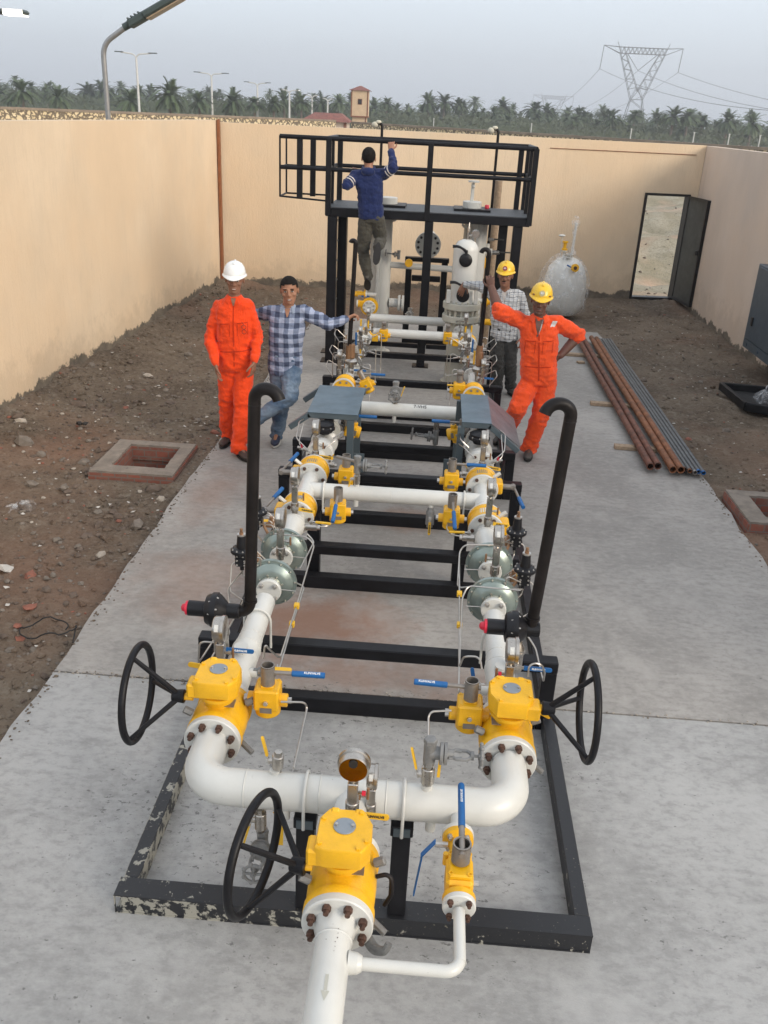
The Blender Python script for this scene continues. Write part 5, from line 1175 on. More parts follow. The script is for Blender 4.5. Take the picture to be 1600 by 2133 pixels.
# -------- relief valves with black vent pipes
def relief(x, y, zb, lab, lab2, ventx, venttop, hook, txt=True, z1=None, k=1.0):
    t = thing('relief_valve', (x, y, zb), lab, 'relief valve'); o = V((x, y, zb))
    m = MB(); m.cyl(o - Z_ * .03, o + Z_ * .075 * k, .036 * k, n=24, ch=.004, mi=0); m.rev([(.036 * k, .0), (.040 * k, .01), (.040 * k, .02), (.026 * k, .045), (.022 * k, .07)], o + Z_ * .075 * k, Z_, n=24); m.sph(o + V((0, -.034, .03)) * k, .022 * k, 14, 8); m.ring(o + Z_ * .072 * k, Z_, .042 * k, .02, .012, n=24); m.build('isolating_valve', M_steel, t)
    lever(t, o + V((.0, -.06, .025)) * k, (1, 0, -.02), (0, -1, .2), .17 * k, M_blue, 'KLINVALVE' if txt else None, M_txtw, w=.020 * k, name='valve_lever')
    c = o + V((-.015 * k, 0, .20 * k)); s = MB()
    s.cyl(c - Z_ * .09 * k, c, .030 * k, n=16); s.cyl(c - X_ * .03 * k, c + X_ * .11 * k, .036 * k, n=20, ch=.004)
    s.rev([(.04 * k, -.050 * k), (.068 * k, -.043 * k), (.078 * k, -.022 * k), (.083 * k, -.014 * k), (.083 * k, .010 * k), (.078 * k, .014 * k), (.060 * k, .034 * k), (.038 * k, .055 * k)], c + X_ * -.005 * k, X_, n=36)
    s.rev([(.037 * k, -.135 * k), (.037 * k, -.03 * k)], c, X_, n=24); bd = s.build('body', M_plast, t)
    m = MB(); m.bolts(c + X_ * .003 * k, (1, 0, 0), .076 * k, 8, .006 * k, .006, .3, 0, True); m.bolts(c - X_ * .017 * k, (-1, 0, 0), .076 * k, 8, .006 * k, .006, .3, 0, True); m.build('bolts', M_bolt, bd)
    m = MB(); m.rev([(.034 * k, 0), (.034 * k, .012 * k), (.022 * k, .014 * k), (.017 * k, .03 * k), (.006 * k, .036 * k)], c - X_ * .135 * k, -X_, n=18); m.build('red_cap', M_red, bd)
    if lab2:
        v = thing('vent_pipe', (ventx, y, c.z), lab2, 'vent pipe', 'black vent pipes with hooked tops'); m = MB()
        R = .027 * k; tx_, tz = venttop; h = hook
        pts = [c + X_ * .10 * k, V((ventx, y, c.z)), V((tx_, y, tz)), V((tx_ + h[0] * .5, y, tz + .0)), V((tx_ + h[0], y + h[1], tz - .001))]
        arc = []; rr = abs(h[0]) / 2; cx = tx_ + h[0] / 2
        for i in range(13): a = pi * i / 12 * .93; arc.append(V((cx - math.copysign(rr, h[0]) * cos(a), y + h[1] * i / 12, tz - .11 * k + sin(a) * rr)))
        m.tube([V((c.x + .05 * k, y, c.z)), V((ventx, y, c.z)), V((ventx + (tx_ - ventx) * .3, y, c.z + .28))] + [arc[0] - (V((tx_ - ventx, 0, 1)) * .05)] + arc, R, .06 * k, n=22, seg=8)
        m.build('pipe', M_bpipe, v)
        m = MB(); m.ring(V((ventx + .003, y, c.z + .055 * k)), Z_, R + .006, R - .01, .014, n=26); m.tor(arc[0] - Z_ * .02, Z_, R, .0018, 28, 5); m.build('weld_ring', M_bpipe, v)
relief(XL - .095, 3.60, ZP + .09, 'black relief valve with red cap on the left run, on a steel ball valve', 'thick black vent pipe with hooked top, standing on the left run in front', -.765, (-.728, 2.13), (.112, -.03))
relief(XR + .06, 3.63, ZP + .09, 'black relief valve with red cap on the right run, on a steel ball valve', 'thick black vent pipe with hooked top, standing on the right run in front', .555, (.605, 2.135), (-.115, -.03))

# small ball valves, gate valves, tubing around the front
def steel_ball(p, d, lab, lv=None, L=.07, r=.021, levd=None, up=None, mat=None, txt=None, col=None, ll=.12):
    d = V(d).normalized(); p = V(p); t = thing('small_ball_valve', p, lab, 'ball valve')
    m = MB(); m.cyl(p, p + d * L, r, n=18, ch=.003); m.cyl(p - d * .02, p, r * .72, n=6); m.cyl(p + d * L, p + d * (L + .018), r * .7, n=6)
    u = V(up or (0, 0, 1)).normalized(); m.cyl(p + d * L / 2, p + d * L / 2 + u * (r + .012), r * .5, n=10); m.build('body', mat or M_steel, t)
    if levd is not None: lever(t, p + d * L / 2 + u * (r + .014), levd, u, ll, col or M_hand, txt, M_txtk, w=.018, name='valve_lever')
    return t
def gate_valve(p, ax, lab, k=1.0, side=None, mat=None):
    """stem axis ax; body at p"""
    a = V(ax).normalized(); p = V(p); t = thing('gate_valve', p, lab, 'gate valve'); mt = mat or M_cast
    x, y, _ = basis(a)
    flow = V(side or (0, 0, 1)).normalized()
    m = MB(); m.cyl(p - flow * .045 * k, p + flow * .05 * k, .024 * k, n=18, ch=.004); m.hexn(p + flow * .045 * k, flow, .027 * k, .022 * k); m.hexn(p - flow * .045 * k, -flow, .022 * k, .02 * k)
    m.cyl(p, p + a * .045 * k, .026 * k, n=18); m.cyl(p + a * .040 * k, p + a * .052 * k, .044 * k, n=22); m.cyl(p + a * .056 * k, p + a * .068 * k, .044 * k, n=22); m.cyl(p + a * .066 * k, p + a * .095 * k, .022 * k, .018 * k, n=14)
    for s_ in (-1, 1): m.tube([p + a * .085 * k + x * s_ * .01, p + a * .10 * k + x * s_ * .028 * k, p + a * .15 * k + x * s_ * .026 * k, p + a * .165 * k], .007 * k, .012, n=8); m.cyl(p + a * .075 * k + x * s_ * .025 * k, p + a * .125 * k + x * s_ * .018 * k, .005 * k, n=6)
    m.cyl(p + a * .16 * k, p + a * .172 * k, .018 * k, n=12); m.cyl(p + a * .17 * k, p + a * .215 * k, .006 * k, n=8); m.build('body', mt, t)
    m = MB(); c = p + a * .20 * k; m.tor(c, a, .040 * k, .0065 * k, 28, 8)
    for i in range(7): q = 2 * pi * i / 7; d = x * cos(q) + y * sin(q); m.sph(c + d * .045 * k, .009 * k, 8, 6)
    for i in range(4): q = 2 * pi * i / 4; d = x * cos(q) + y * sin(q); m.cyl(c, c + d * .04 * k, .006 * k, n=6)
    m.cyl(c - a * .01 * k, c + a * .012 * k, .012 * k, n=10); m.build('handwheel', mt, t)
    return t
# front manifold, right of centre: ball valve standing on the pipe with a gate valve above
steel_ball((.10, YM, ZP + .10), (0, 0, 1), 'steel ball valve with raised yellow lever, standing on the front cross pipe right of centre', L=.075, r=.026, levd=(-.25, .1, 1), up=(-1, 0, 0), ll=.12)
gate_valve((.10, YM, ZP + .245), (1, 0, 0), 'grey gate valve with handwheel to the right, on top of the front cross pipe', .98)
m = MB(); m.sheet([(.135, YM + .01, ZP + .12), (.147, YM + .01, ZP + .12), (.150, YM + .02, ZP + .24), (.140, YM + .02, ZP + .24)], .003); tag(m.build('valve_lever', M_hand, loc=(.14, YM, ZP + .18)), 'thin yellow lever behind the front gate valve', 'valve lever')
steel_ball((-.49, YM + .03, ZP + .09), (0.05, .0, 1), 'steel ball valve with yellow lever, standing on the front cross pipe left of centre', L=.06, r=.023, levd=(-.25, .1, 1), up=(-1, 0, 0), ll=.11)
steel_ball((-.55, YM - .02, ZP - .10), (0, 0, -1), 'steel ball valve with yellow levers hanging under the front cross pipe', L=.08, r=.024, levd=(-.25, 0, -1), up=(-1, 0, 0), ll=.14)
gate_valve((-.545, YM - .01, ZP - .26), (0.0, -1, .10), 'grey gate valve with its wheel facing front, under the cross pipe inside the black wheel', .95, side=(0, 0, 1))
m = MB(); m.sheet([(-.505, YM, ZP - .11), (-.49, YM, ZP - .11), (-.46, YM, ZP - .15), (-.475, YM, ZP - .15)], .003); m.sheet([(-.478, YM, ZP - .15), (-.46, YM, ZP - .15), (-.46, YM - .02, ZP - .26), (-.478, YM - .02, ZP - .26)], .003); tag(m.build('valve_lever', M_hand, loc=(-.48, YM, ZP - .2)), 'bent yellow lever hanging right of the low front gate valve', 'valve lever')
# branch bodies on inner side of the runs
steel_ball((XL + .10, 3.50, ZP + .03), (1, 0, 0), 'steel ball valve with yellow lever beside the left run, above the yellow block valve', L=.07, r=.022, levd=(1, -.05, .05), up=(0, -.5, 1), ll=.13, mat=M_cast)
steel_ball((XR - .10, 3.52, ZP + .03), (-1, 0, 0), 'steel ball valve with upright blue lever beside the right run', L=.06, r=.018, levd=(-.2, .2, 1), up=(0, -1, .3), col=M_blue, ll=.10)
steel_ball((XR + .07, 3.42, ZP + .02), (1, 0, .0), 'steel ball valve outside the right run behind the handwheel stem', L=.075, r=.028, levd=(1, -.8, .0), up=(0, -1, .4), ll=.12)
for x, s_, nm in ((XL, 1, 'left'), (XR, -1, 'right')):
    steel_ball((x + s_ * .075, 5.215, ZP - .01), (s_, 0, 0), 'steel ball valve with flat yellow lever on the %s run before the middle cross pipe' % nm, L=.08, r=.024, levd=(s_, -.1, 0), up=(0, 0, 1), ll=.13)
    steel_ball((x + s_ * .06, 6.32, ZP + .0), (s_, 0, 0), 'steel ball valve with short lever on the %s run behind the middle cross pipe' % nm, L=.08, r=.022, levd=(s_ * .5, -.3, .8), up=(0, 0, 1), ll=.07)
# middle cross pipe fittings
steel_ball((-.455, 5.80, ZP + .075), (0, 0, 1), 'steel ball valve standing on the middle cross pipe at the left', L=.065, r=.024, levd=(-.3, -.2, -1), up=(-1, 0, 0), ll=.09)
gate_valve((-.455, 5.80, ZP + .215), (1, 0, 0), 'grey gate valve standing on the middle cross pipe, handwheel to the right', 1.0)
m = MB(); m.cyl((-.62, 6.0, .88), (-.47, 5.9, .89), .012, n=10); tag(m.build('handle_tube', M_sock, loc=(-.55, 5.95, .88)), 'grey tube running into the gate valve on the middle cross pipe', 'tube')
steel_ball((.075, 5.74, ZP - .07), (0, -.3, -1), 'steel ball valve with yellow lever hanging under the middle cross pipe', L=.10, r=.030, levd=(0, -.2, -1), up=(0, -1, .3), ll=.12, txt='KLINVALVE', mat=M_cast)
for q, h0, h1 in (((.075, 5.77), -.075, -.04), ((-.455, 5.77), -.085, -.04), ((-.455, 5.80), .05, .07)): m = MB(); m.cyl((*q, ZP + h0), (*q, ZP + h1), .019, n=12); m.build('nipple', M_white, c1)
# second cross pipe fittings
gate_valve((-.29, 7.80, ZP + .19), (0, -1, .0), 'grey gate valve on the cross pipe between the hoods, its wheel facing front', 1.15)
steel_ball((-.29, 7.80, ZP + .06), (0, 0, 1), 'steel ball valve with raised yellow lever on the cross pipe between the hoods', L=.06, r=.024, levd=(.3, 0, 1), up=(1, 0, 0), ll=.14)
steel_ball((.10, 7.80, ZP - .09), (0, 0, -1), 'steel ball valve hanging under the cross pipe between the hoods', L=.07, r=.022)
gate_valve((.10, 7.80, ZP - .24), (-1, 0, .10), 'grey gate valve hanging under the cross pipe between the hoods, handwheel to the left', 1.1)
for q, h0 in (((.10, 7.80), -.09), ((-.29, 7.77), -.11)): m = MB(); m.cyl((*q, ZP + h0), (*q, ZP - .05), .019, n=12); m.build('nipple', M_white, c2)
text('7-VHS', .045, (-.06, 7.765, ZP + .0535), (1, 0, 0), (0, .75, .65), M_txtk, c2, 'pipe_marking')
# hoods
def hood(x0, x1, wing, post, lab, side, wmat, wz):
    t = thing('instrument_hood', (post, 6.76, .45), lab, 'hood'); z = .955; y0, y1 = 6.76, 7.54
    m = MB(); m.sheet([(x0, y0, z), (x1, y0, z), (x1 + side * .0, y1, z), (x0, y1, z)], .004); m.build('top_sheet', M_hood, t)
    xi = x0 if side < 0 else x1; wx, wzz = wing
    m = MB(); m.sheet([(xi, y0, z - .002), (xi + side * wx, y0 + wz, z - wzz), (xi + side * wx, y1 + .02, z - wzz), (xi, y1, z - .002)] if side > 0 else [(xi + side * wx, y0 + wz, z - wzz), (xi, y0, z - .002), (xi, y1, z - .002), (xi + side * wx, y1 + .02, z - wzz)], .004)
    if side > 0: m.build('wing_sheet', wmat, t)
    xo = x1 if side < 0 else x0
    for y in (y0 + .005, y1 - .06):
        m = MB(); m.box(x0, x1, y, y + .045, z - .05, z - .005, c=.003); L = math.hypot(wx, wzz); 
        R_ = Matrix.Rotation(atan2(wzz, wx), 3, 'Y') if side > 0 else Matrix.Rotation(pi - atan2(wzz, wx), 3, 'Y')
        m.box(0.0, L * (1.0 if y < 7 else .92), 0, .045, -.05 if side > 0 else .005, -.006 if side > 0 else .05, c=.003, R=R_, O=(xi, y, z - .002)); m.build('bracket', M_hoodf, t)
    m = MB(); m.box(post - .028, post + .028, y0 + .008, y0 + .062, .452, z - .05, c=.004); m.build('post', M_hoodf, t)
    m = MB(); m.box(post - .028 + .0, post + .028, y1 - .058, y1 - .01, .30, z - .05, c=.004); m.build('post', M_hoodf, t)
    m = MB(); m.box(post + .03 if side < 0 else post - .12, post + .12 if side < 0 else post - .03, y0 + .03, y0 + .038, .46, .62); m.build('gusset', M_hoodf, t)
hood(-.945, -.54, (.16, .12), -.60, 'grey blue sheet hood on posts over the left instruments', -1, M_hood, 0)
hood(.285, .52, (.25, .20), .285, 'grey blue sheet hood on posts over the right instruments, with a longer reddish wing', 1, M_hoodr, .05)
# impulse tubing: each bent tube of its own
def tubing(pts, lab, r=.0048, bend=.03, mat=None, tees=()):
    t = thing('impulse_tube', pts[0], lab, 'tube', 'thin stainless impulse tubes'); m = MB(); m.tube(pts, r, bend, n=8); m.build('tube', mat or M_tube, t)
    for q in tees: m = MB(); m.box(q[0] - .014, q[0] + .014, q[1] - .016, q[1] + .016, q[2] - .014, q[2] + .014, c=.003); m.build('tube_clamp', M_hand, t)

tubing([(-0.851, 4.746, 0.840), (-0.654, 4.737, 0.840), (-0.608, 4.716, 0.800), (-0.618, 4.098, 0.740), (-0.631, 3.651, 0.700), (-0.671, 3.575, 0.800), (-0.687, 3.561, 0.840), (-0.692, 3.551, 0.760)], 'thin steel tube from the far left regulator running down inside the left run', tees=((-0.618, 4.098, 0.740),))
tubing([(-0.686, 4.430, 0.700), (-0.618, 4.383, 0.700), (-0.622, 3.929, 0.700), (-0.619, 3.537, 0.700), (-0.634, 3.596, 0.700)], 'thin steel tube inside the left run, just right of the nearer regulator', tees=((-0.624, 3.977, 0.700),))
tubing([(0.485, 4.807, 0.840), (0.279, 4.774, 0.840), (0.253, 4.768, 0.800), (0.244, 4.494, 0.700), (0.332, 4.524, 0.700), (0.595, 4.347, 0.800)], 'thin steel tube looping from the far right regulator to the nearer one')
tubing([(0.255, 4.779, 0.740), (0.248, 4.066, 0.720), (0.243, 3.549, 0.660), (0.260, 3.625, 0.500)], 'long thin steel tube dropping inside the right run', tees=((0.251, 4.374, 0.730), (0.248, 4.056, 0.720)))
tubing([(0.576, 4.297, 0.820), (0.292, 4.346, 0.800), (0.263, 4.279, 0.760), (0.244, 3.692, 0.700), (0.254, 3.607, 0.820), (0.332, 3.613, 0.820), (0.343, 3.565, 0.780)], 'thin steel tube bent in a square hook beside the right run')
tubing([(0.578, 4.073, 0.720), (0.641, 3.950, 0.680), (0.656, 3.682, 0.660), (0.634, 3.554, 0.800), (0.609, 3.533, 0.860), (0.551, 3.525, 0.860), (0.552, 3.504, 0.800)], 'thin steel tube hooked outside the right run behind the gauge')
tubing([(-0.545, 3.172, 0.800), (-0.441, 3.182, 0.800), (-0.433, 3.196, 0.760), (-0.426, 2.778, 0.780)], 'thin steel tube from the left block valve down to the front cross pipe')
tubing([(0.195, 3.203, 0.800), (0.111, 3.186, 0.800), (0.098, 3.177, 0.780), (0.108, 2.985, 0.660)], 'thin steel tube from the right block valve down behind the gate valve')
tubing([(-0.981, 4.438, 0.740), (-1.034, 4.305, 0.700), (-0.975, 4.093, 0.660), (-1.038, 3.718, 0.620), (-1.004, 3.537, 0.720), (-0.984, 3.505, 0.860), (-0.918, 3.506, 0.860)], 'thin steel tube hooked outside the left run behind the gauge')
tubing([(-0.939, 4.428, 0.640), (-0.969, 4.144, 0.600), (-1.006, 3.667, 0.600), (-1.016, 3.588, 0.560)], 'thin steel tube sloping outside the left run')
tubing([(-0.652, 4.441, 0.780), (-0.625, 4.842, 0.760), (-0.671, 4.859, 0.800)], 'short thin steel tube above the farther left regulator')
for x, s_, nm in ((XL, 1, 'left'), (XR, -1, 'right')):
    tubing([(x + s_ * .17, 5.21, ZP), (x + s_ * .22, 5.22, ZP - .0), (x + s_ * .26, 5.30, ZP), (x + s_ * .25, 5.38, ZP + .01)], 'thin steel tube curving up to the front %s block valve of the middle crossing' % nm, bend=.05)
# -------- far runs, behind the hoods
for x, s_, nm in ((XL, 1, 'left'), (XR, -1, 'right')):
    t = thing('ball_valve', (x, 8.30, ZP), 'round yellow flanged valve just behind the %s hood' % nm, 'ball valve')
    m = MB(); m.rev([(.10, 0), (.104, .02), (.104, .04), (.09, .05), (.09, .16), (.104, .17), (.104, .2)], (x, 8.26, ZP + .02), Y_, n=32, mi=0); m.bolts((x, 8.26, ZP + .02), (0, -1, 0), .078, 8, .012, .010, .5, 1, False); m.ring((x, 8.255, ZP + .02), Y_, .113, .100, .022, n=36, mi=2); m.build('body', [M_yellow, M_sock, M_white], t)
    m = MB(); m.cyl((x, 8.0, ZP), (x, 8.26, ZP), .055, n=22); m.rev([(.055, 0), (.055, .3), (.04, .45), (.04, .7)], (x, 8.46, ZP), Y_, n=22); m.ring((x, 9.12, ZP), Y_, .08, .03, .03, n=24); m.build('pipe_stub', M_white, t)
    steel_ball((x + s_ * .08, 8.62, ZP + .0), (s_, 0, 0), 'steel ball valve on the %s run behind the round yellow valve' % nm, L=.07, r=.022, levd=(s_, 0, .0), up=(0, -.3, 1), ll=.14)
    t = thing('pressure_regulator', (x, 9.5, ZP), 'cluster of bolted steel regulator housings on the far %s run' % nm, 'pressure regulator')
    for i, yy in enumerate((9.25, 9.95)):
        m = MB(); m.rev([(.05, -.10), (.055, -.06), (.09, -.055), (.09, -.01), (.105, -.008), (.105, .012), (.09, .014), (.085, .06), (.05, .08)], (x, yy, ZP), Y_, n=32); m.bolts((x, yy - .008, ZP), (0, -1, 0), .097, 12, .008, .01, 0, 0, True); m.build('housing', M_cast, t)
        flange((x, yy - .115, ZP), (0, -1, 0), .075, .02, t, 4, M_bolt, .012)
        m = MB(); m.cyl((x + s_ * .05, yy, ZP), (x + s_ * .18, yy - .04, ZP - .02), .014, .010, n=12); m.cyl((x + s_ * .18, yy - .04, ZP - .02), (x + s_ * .26, yy - .05, ZP - .03), .004, n=6)
        m.build('sense_port', M_steel, t); m = MB()
        m.rev([(.02, 0), (.035, .02), (.05, .025), (.05, .04), (.03, .05), (.02, .10)], (x - s_ * .14, yy + .06, ZP + .05), Z_, n=18); m.box(x - s_ * .17, x - s_ * .11, yy + .03, yy + .09, ZP - .06, ZP + .05, c=.006); m.build('pilot', M_steel, t)
    m = MB(); m.rev([(.055, 0), (.055, .3), (.05, .55)], (x, 10.05, ZP), Y_, n=22); m.build('pipe_stub', M_white, t)
    m = MB()
    for (yy, zz, w) in ((9.0, .10, .2), (9.5, .14, .22), (10.1, .18, .24)):
        m.tube([(x + s_ * .02, yy, ZP + .05), (x + s_ * w, yy, ZP + zz), (x + s_ * (w + .01), yy - .05, ZP - .25), (x + s_ * (w + .02), yy - .3, ZP - .28)], .0045, .03, n=6)
        m.tube([(x - s_ * .10, yy + .05, ZP + .02), (x - s_ * (w + .04), yy + .05, ZP + zz), (x - s_ * (w + .05), yy - .12, ZP + zz - .02), (x - s_ * (w - .02), yy - .12, ZP + zz - .12)], .0045, .025, n=6)
        m.tube([(x - s_ * .08, yy + .1, ZP + .16), (x - s_ * .2, yy + .1, ZP + .17), (x - s_ * .2, yy + .1, ZP - .1)], .0045, .025, n=6)
    m.build('tubing', M_tube, t)
    # relief and vent
    relief_y = 8.80
    t = thing('relief_valve', (x - s_ * .02, relief_y, ZP), 'steel and brass relief valve on the far %s run, below the slim vent pipe' % nm, 'relief valve'); o = V((x - s_ * (-.02 if s_ > 0 else .05), relief_y, ZP + .04))
    m = MB(); m.cyl(o, o + Z_ * .09, .028, n=18, ch=.003); m.rev([(.03, .09), (.06, .10), (.064, .13), (.05, .15), (.025, .16)], o, Z_, n=24); m.build('body', M_steel, t)
    lever(t, o + V((0, -.05, .05)), (1, 0, -.02), (0, -1, .2), .16, M_blue, None, M_txtw, w=.020, name='valve_lever')
    m = MB(); m.cyl(o + Z_ * .16, o + Z_ * .30, .035, n=20, ch=.004); m.build('bonnet', M_brass, t)
    gauge((x + s_ * -.09, 8.72, ZP + .03), 'round gauge beside the relief valve on the far %s run' % nm, k=1.0, needle=-s_)
    gauge((x + s_ * .03, 9.75, ZP + .05), 'round gauge between the housings on the far %s run' % nm, k=1.0, needle=-s_, lev=(.1, 0, -1))
    gauge((x + s_ * .05, 10.55, ZP + .05), 'round gauge before the far cross pipe on the %s run' % nm, k=1.0, needle=-s_, h=.05, lev=(.05, 0, 1))
    flange((x, 10.50, ZP), (0, -1, 0), .10, .025, thing('ball_valve', (x, 10.6, ZP), 'round yellow flanged valve at the %s end of the far cross pipe' % nm, 'ball valve'), 6, M_bolt, .013, ph=.5)
    fv = [o_ for o_ in COL.objects if o_.get('label', '') == 'round yellow flanged valve at the %s end of the far cross pipe' % nm][0]
    m = MB(); m.rev([(.10, 0), (.10, .03), (.088, .04), (.088, .12), (.10, .13), (.10, .16)], (x, 10.526, ZP), Y_, n=30); m.build('body', M_yellow, fv)
def slim_vent(b, top, hook, lab):
    v = thing('vent_pipe', b, lab, 'vent pipe', 'black vent pipes with hooked tops'); b = V(b); tp = V(top)
    m = MB(); r = .022; arc = []; rr = abs(hook) / 2
    for i in range(11): a = pi * i / 10 * .97; arc.append(tp + V((hook / 2 - math.copysign(rr, hook) * cos(a), -.01, sin(a) * rr)))
    m.tube([b, tp - (tp - b) * .05] + arc, r, n=16); m.build('pipe', M_bpipe, v)
    m = MB(); m.cyl(b - Z_ * .06, b + Z_ * .10, .032, n=18); m.build('threaded_coupling', M_brass, v)
slim_vent((-0.815, 8.800, 0.914), (-0.783, 8.800, 2.006), -.045, 'slim black vent pipe held by the man in the blue checked shirt')
slim_vent((0.484, 8.800, 0.994), (0.492, 8.800, 1.978), -.075, 'slim black vent pipe gripped by the man in orange on the right')

# -------- platform
t = thing('work_platform', (-.13, 12.5, 0), 'black steel work platform with railings around the filter vessels', 'platform')
PX0, PX1, PY0, PY1, PZ = -1.46, 1.14, 12.0, 13.05, 2.02
m = MB(); m.box(PX0, PX1, PY0, PY1, PZ - .012, PZ, c=.002); m.build('deck', M_grating, t)
m = MB(); m.box(PX0 - .01, PX1 + .01, PY0 - .012, PY0 + .06, PZ - .115, PZ - .014, c=.004); m.box(PX0 - .01, PX1 + .01, PY1 - .06, PY1 + .012, PZ - .115, PZ - .014, c=.004)
for x in (PX0 - .01, PX1 - .04): m.box(x, x + .05, PY0 + .062, PY1 - .062, PZ - .115, PZ - .014, c=.004)
m.build('deck_frame', M_black, t)
def post(x, y, z1, w=.05, foot=True):
    m = MB(); m.box(x - w, x + w, y - w, y + w, .012, z1, c=.005)
    if foot: m.box(x - w * 2, x + w * 2, y - w * 2, y + w * 2, .0, .012)
    m.build('post', M_black, t)
for x, y in ((PX0 + .08, PY0 + .04), (PX0 + .02, PY0 + .55), (-.13, PY0 + .05), (PX1 - .13, PY0 + .05), (PX0 + .12, PY1 - .04), (PX1 - .25, PY1 - .04)): post(x, y, PZ - .116, .060 if abs(x + .13) > .1 else .055)
post(PX0 + .14, PY0 + .75, PZ - .116, .06)
m = MB(); m.box(PX0 + .16, PX0 + .30, PY0 + .02, PY0 + .10, .25, .33, c=.004); m.box(PX0 + .16, -.19, PY0 + .30, PY0 + .36, .18, .24, c=.004); m.box(-.07, PX1 - .2, PY0 + .30, PY0 + .36, .18, .24, c=.004); m.build('low_tie', M_black, t)
# railings
def rail(name, segs, r=.028):
    m = MB()
    for a, b in segs: m.cyl(a, b, r, n=10)
    m.build(name, M_black, t)
ZT, ZM = 2.83, 2.47
for y in (PY0, PY1):
    x0r = PX0 - .60 if y == PY0 else PX0 - .0
    rail('top_rail', [((x0r, y, ZT), (PX1, y, ZT))]); rail('mid_rail', [((x0r, y, ZM), (PX1, y, ZM))], .027)
for x in (PX0, PX1):
    rail('top_rail', [((x, PY0, ZT), (x, PY1, ZT))]); rail('mid_rail', [((x, PY0, ZM), (x, PY1, ZM))])
for x, y in ((PX0 + .02, PY0), (PX0, PY0 + .5), (PX0 + .05, PY1), (-.165, PY0), (PX1, PY0), (PX1, PY1), (PX1, PY0 + .5), (PX0 - .24, PY0 + .45), (PX0 - .35, PY0 + .02), (PX1 - .10, PY1)):
    m = MB(); m.box(x - .034, x + .034, y - .034, y + .034, PZ - .1 if PX0 - .1 < x else 2.10, ZT, c=.003); m.build('rail_post', M_black, t)
rail('side_loop', [((PX0 - .60, PY0, 2.12), (PX0 - .60, PY0, ZT)), ((PX0 - .60, PY0, 2.12), (PX0, PY0, 2.09)), ((PX0 - .60, PY0 + .5, 2.12), (PX0 - .60, PY0 + .5, ZT)), ((PX0 - .60, PY0, 2.12), (PX0 - .60, PY0 + .5, 2.12)), ((PX0 - .60, PY0 + .5, 2.12), (PX0, PY0 + .5, 2.12)), ((PX0 - .60, PY0, ZT), (PX0 - .60, PY0 + .5, ZT)), ((PX0 - .60, PY0 + .5, ZT), (PX0, PY0 + .5, ZT)), ((PX0 - .6, PY0, ZM), (PX0 - .6, PY0 + .5, ZM)), ((PX0 - .6, PY0 + .5, ZM), (PX0, PY0 + .5, ZM))], .012)
# ladder rungs at the left end
m = MB()
for i in range(7): z = .25 + i * .26; m.cyl((PX0 + .10, PY0 + .12, z), (PX0 + .10, PY0 + .50, z), .011, n=8)
m.build('ladder_rungs', M_galv, t)
# -------- vessels
def vessel(x, y, r, z0, z1, lab, mat=M_vwhite, foot=True):
    t = thing('filter_vessel', (x, y, 0), lab, 'vessel'); m = MB(); m.rev([(r * .9, z0), (r, z0 + .03), (r, z1 - .05), (r * .85, z1 - .012), (r * .35, z1)], (x, y, 0), Z_, n=40); m.build('shell', mat, t)
    if foot: m = MB(); m.rev([(r * 1.25, 0.002), (r * 1.25, .02), (r * .8, .03), (r * .8, z0 + .02)], (x, y, 0), Z_, n=32); m.build('base_ring', mat, t)
    return t
VY = 12.72
def manhole_cut(x, y, t):
    m = MB(); m.box(x - .24, x + .24, y - .24, y + .24, PZ + .001, PZ + .03); m.build('deck_tray', M_black, t)
    m = MB(); m.rev([(.125, PZ - .02), (.125, PZ + .105), (.118, PZ + .112)], (x, y, 0), Z_, n=36); m.build('top_closure', M_white, t)
va = vessel(-.78, VY, .15, .10, 1.93, 'tall white filter vessel at the left under the platform, behind the climbing man'); manhole_cut(-.70, VY - .15, va)
m = MB(); m.cyl((-.80, VY - .19, .35), (-.80, VY - .19, 1.5), .035, n=16); m.build('side_pipe', M_white, va)
m = MB(); m.ring((-.62, VY - .05, 1.86), Y_, .05, .025, .012, n=20); m.build('lifting_lug', M_vwhite, va)
# nozzle right of left vessel
m = MB(); m.cyl((-.63, VY - .05, .72), (-.42, VY - .05, .72), .06, n=20)
for xx in (-.50, -.45): m.rev([(.11, 0), (.11, .028)], (xx, VY - .05, .72), X_, n=26)
m.bolts((-.50, VY - .05, .72), (-1, 0, 0), .088, 8, .011, .01, 0, 0, False); m.build('side_nozzle', M_vwhite, va)
vb = vessel(.50, VY, .16, .10, 1.93, 'tall white filter vessel at the back right under the platform'); manhole_cut(.42, VY - .12, vb)
m = MB(); m.cyl((.42, VY - .12, PZ + .11), (.42, VY - .12, PZ + .36), .014, n=10); m.box(.39, .415, VY - .14, VY - .10, PZ + .11, PZ + .34, c=.004); m.cyl((.42, VY - .12, PZ + .35), (.42, VY - .12, PZ + .37), .075, n=24); m.sph((.42, VY - .15, PZ + .30), .022, 12, 8); m.build('davit_handle', M_white, vb)
m = MB(); m.rev([(.03, 0), (.03, .03), (.024, .045)], (.62, VY - .1, PZ + .031), Z_, n=16); m.build('red_knob', M_red, vb)
m = MB(); m.ring((.36, VY - .10, 1.84), Y_, .06, .03, .014, n=20); m.build('lifting_lug', M_vwhite, vb)
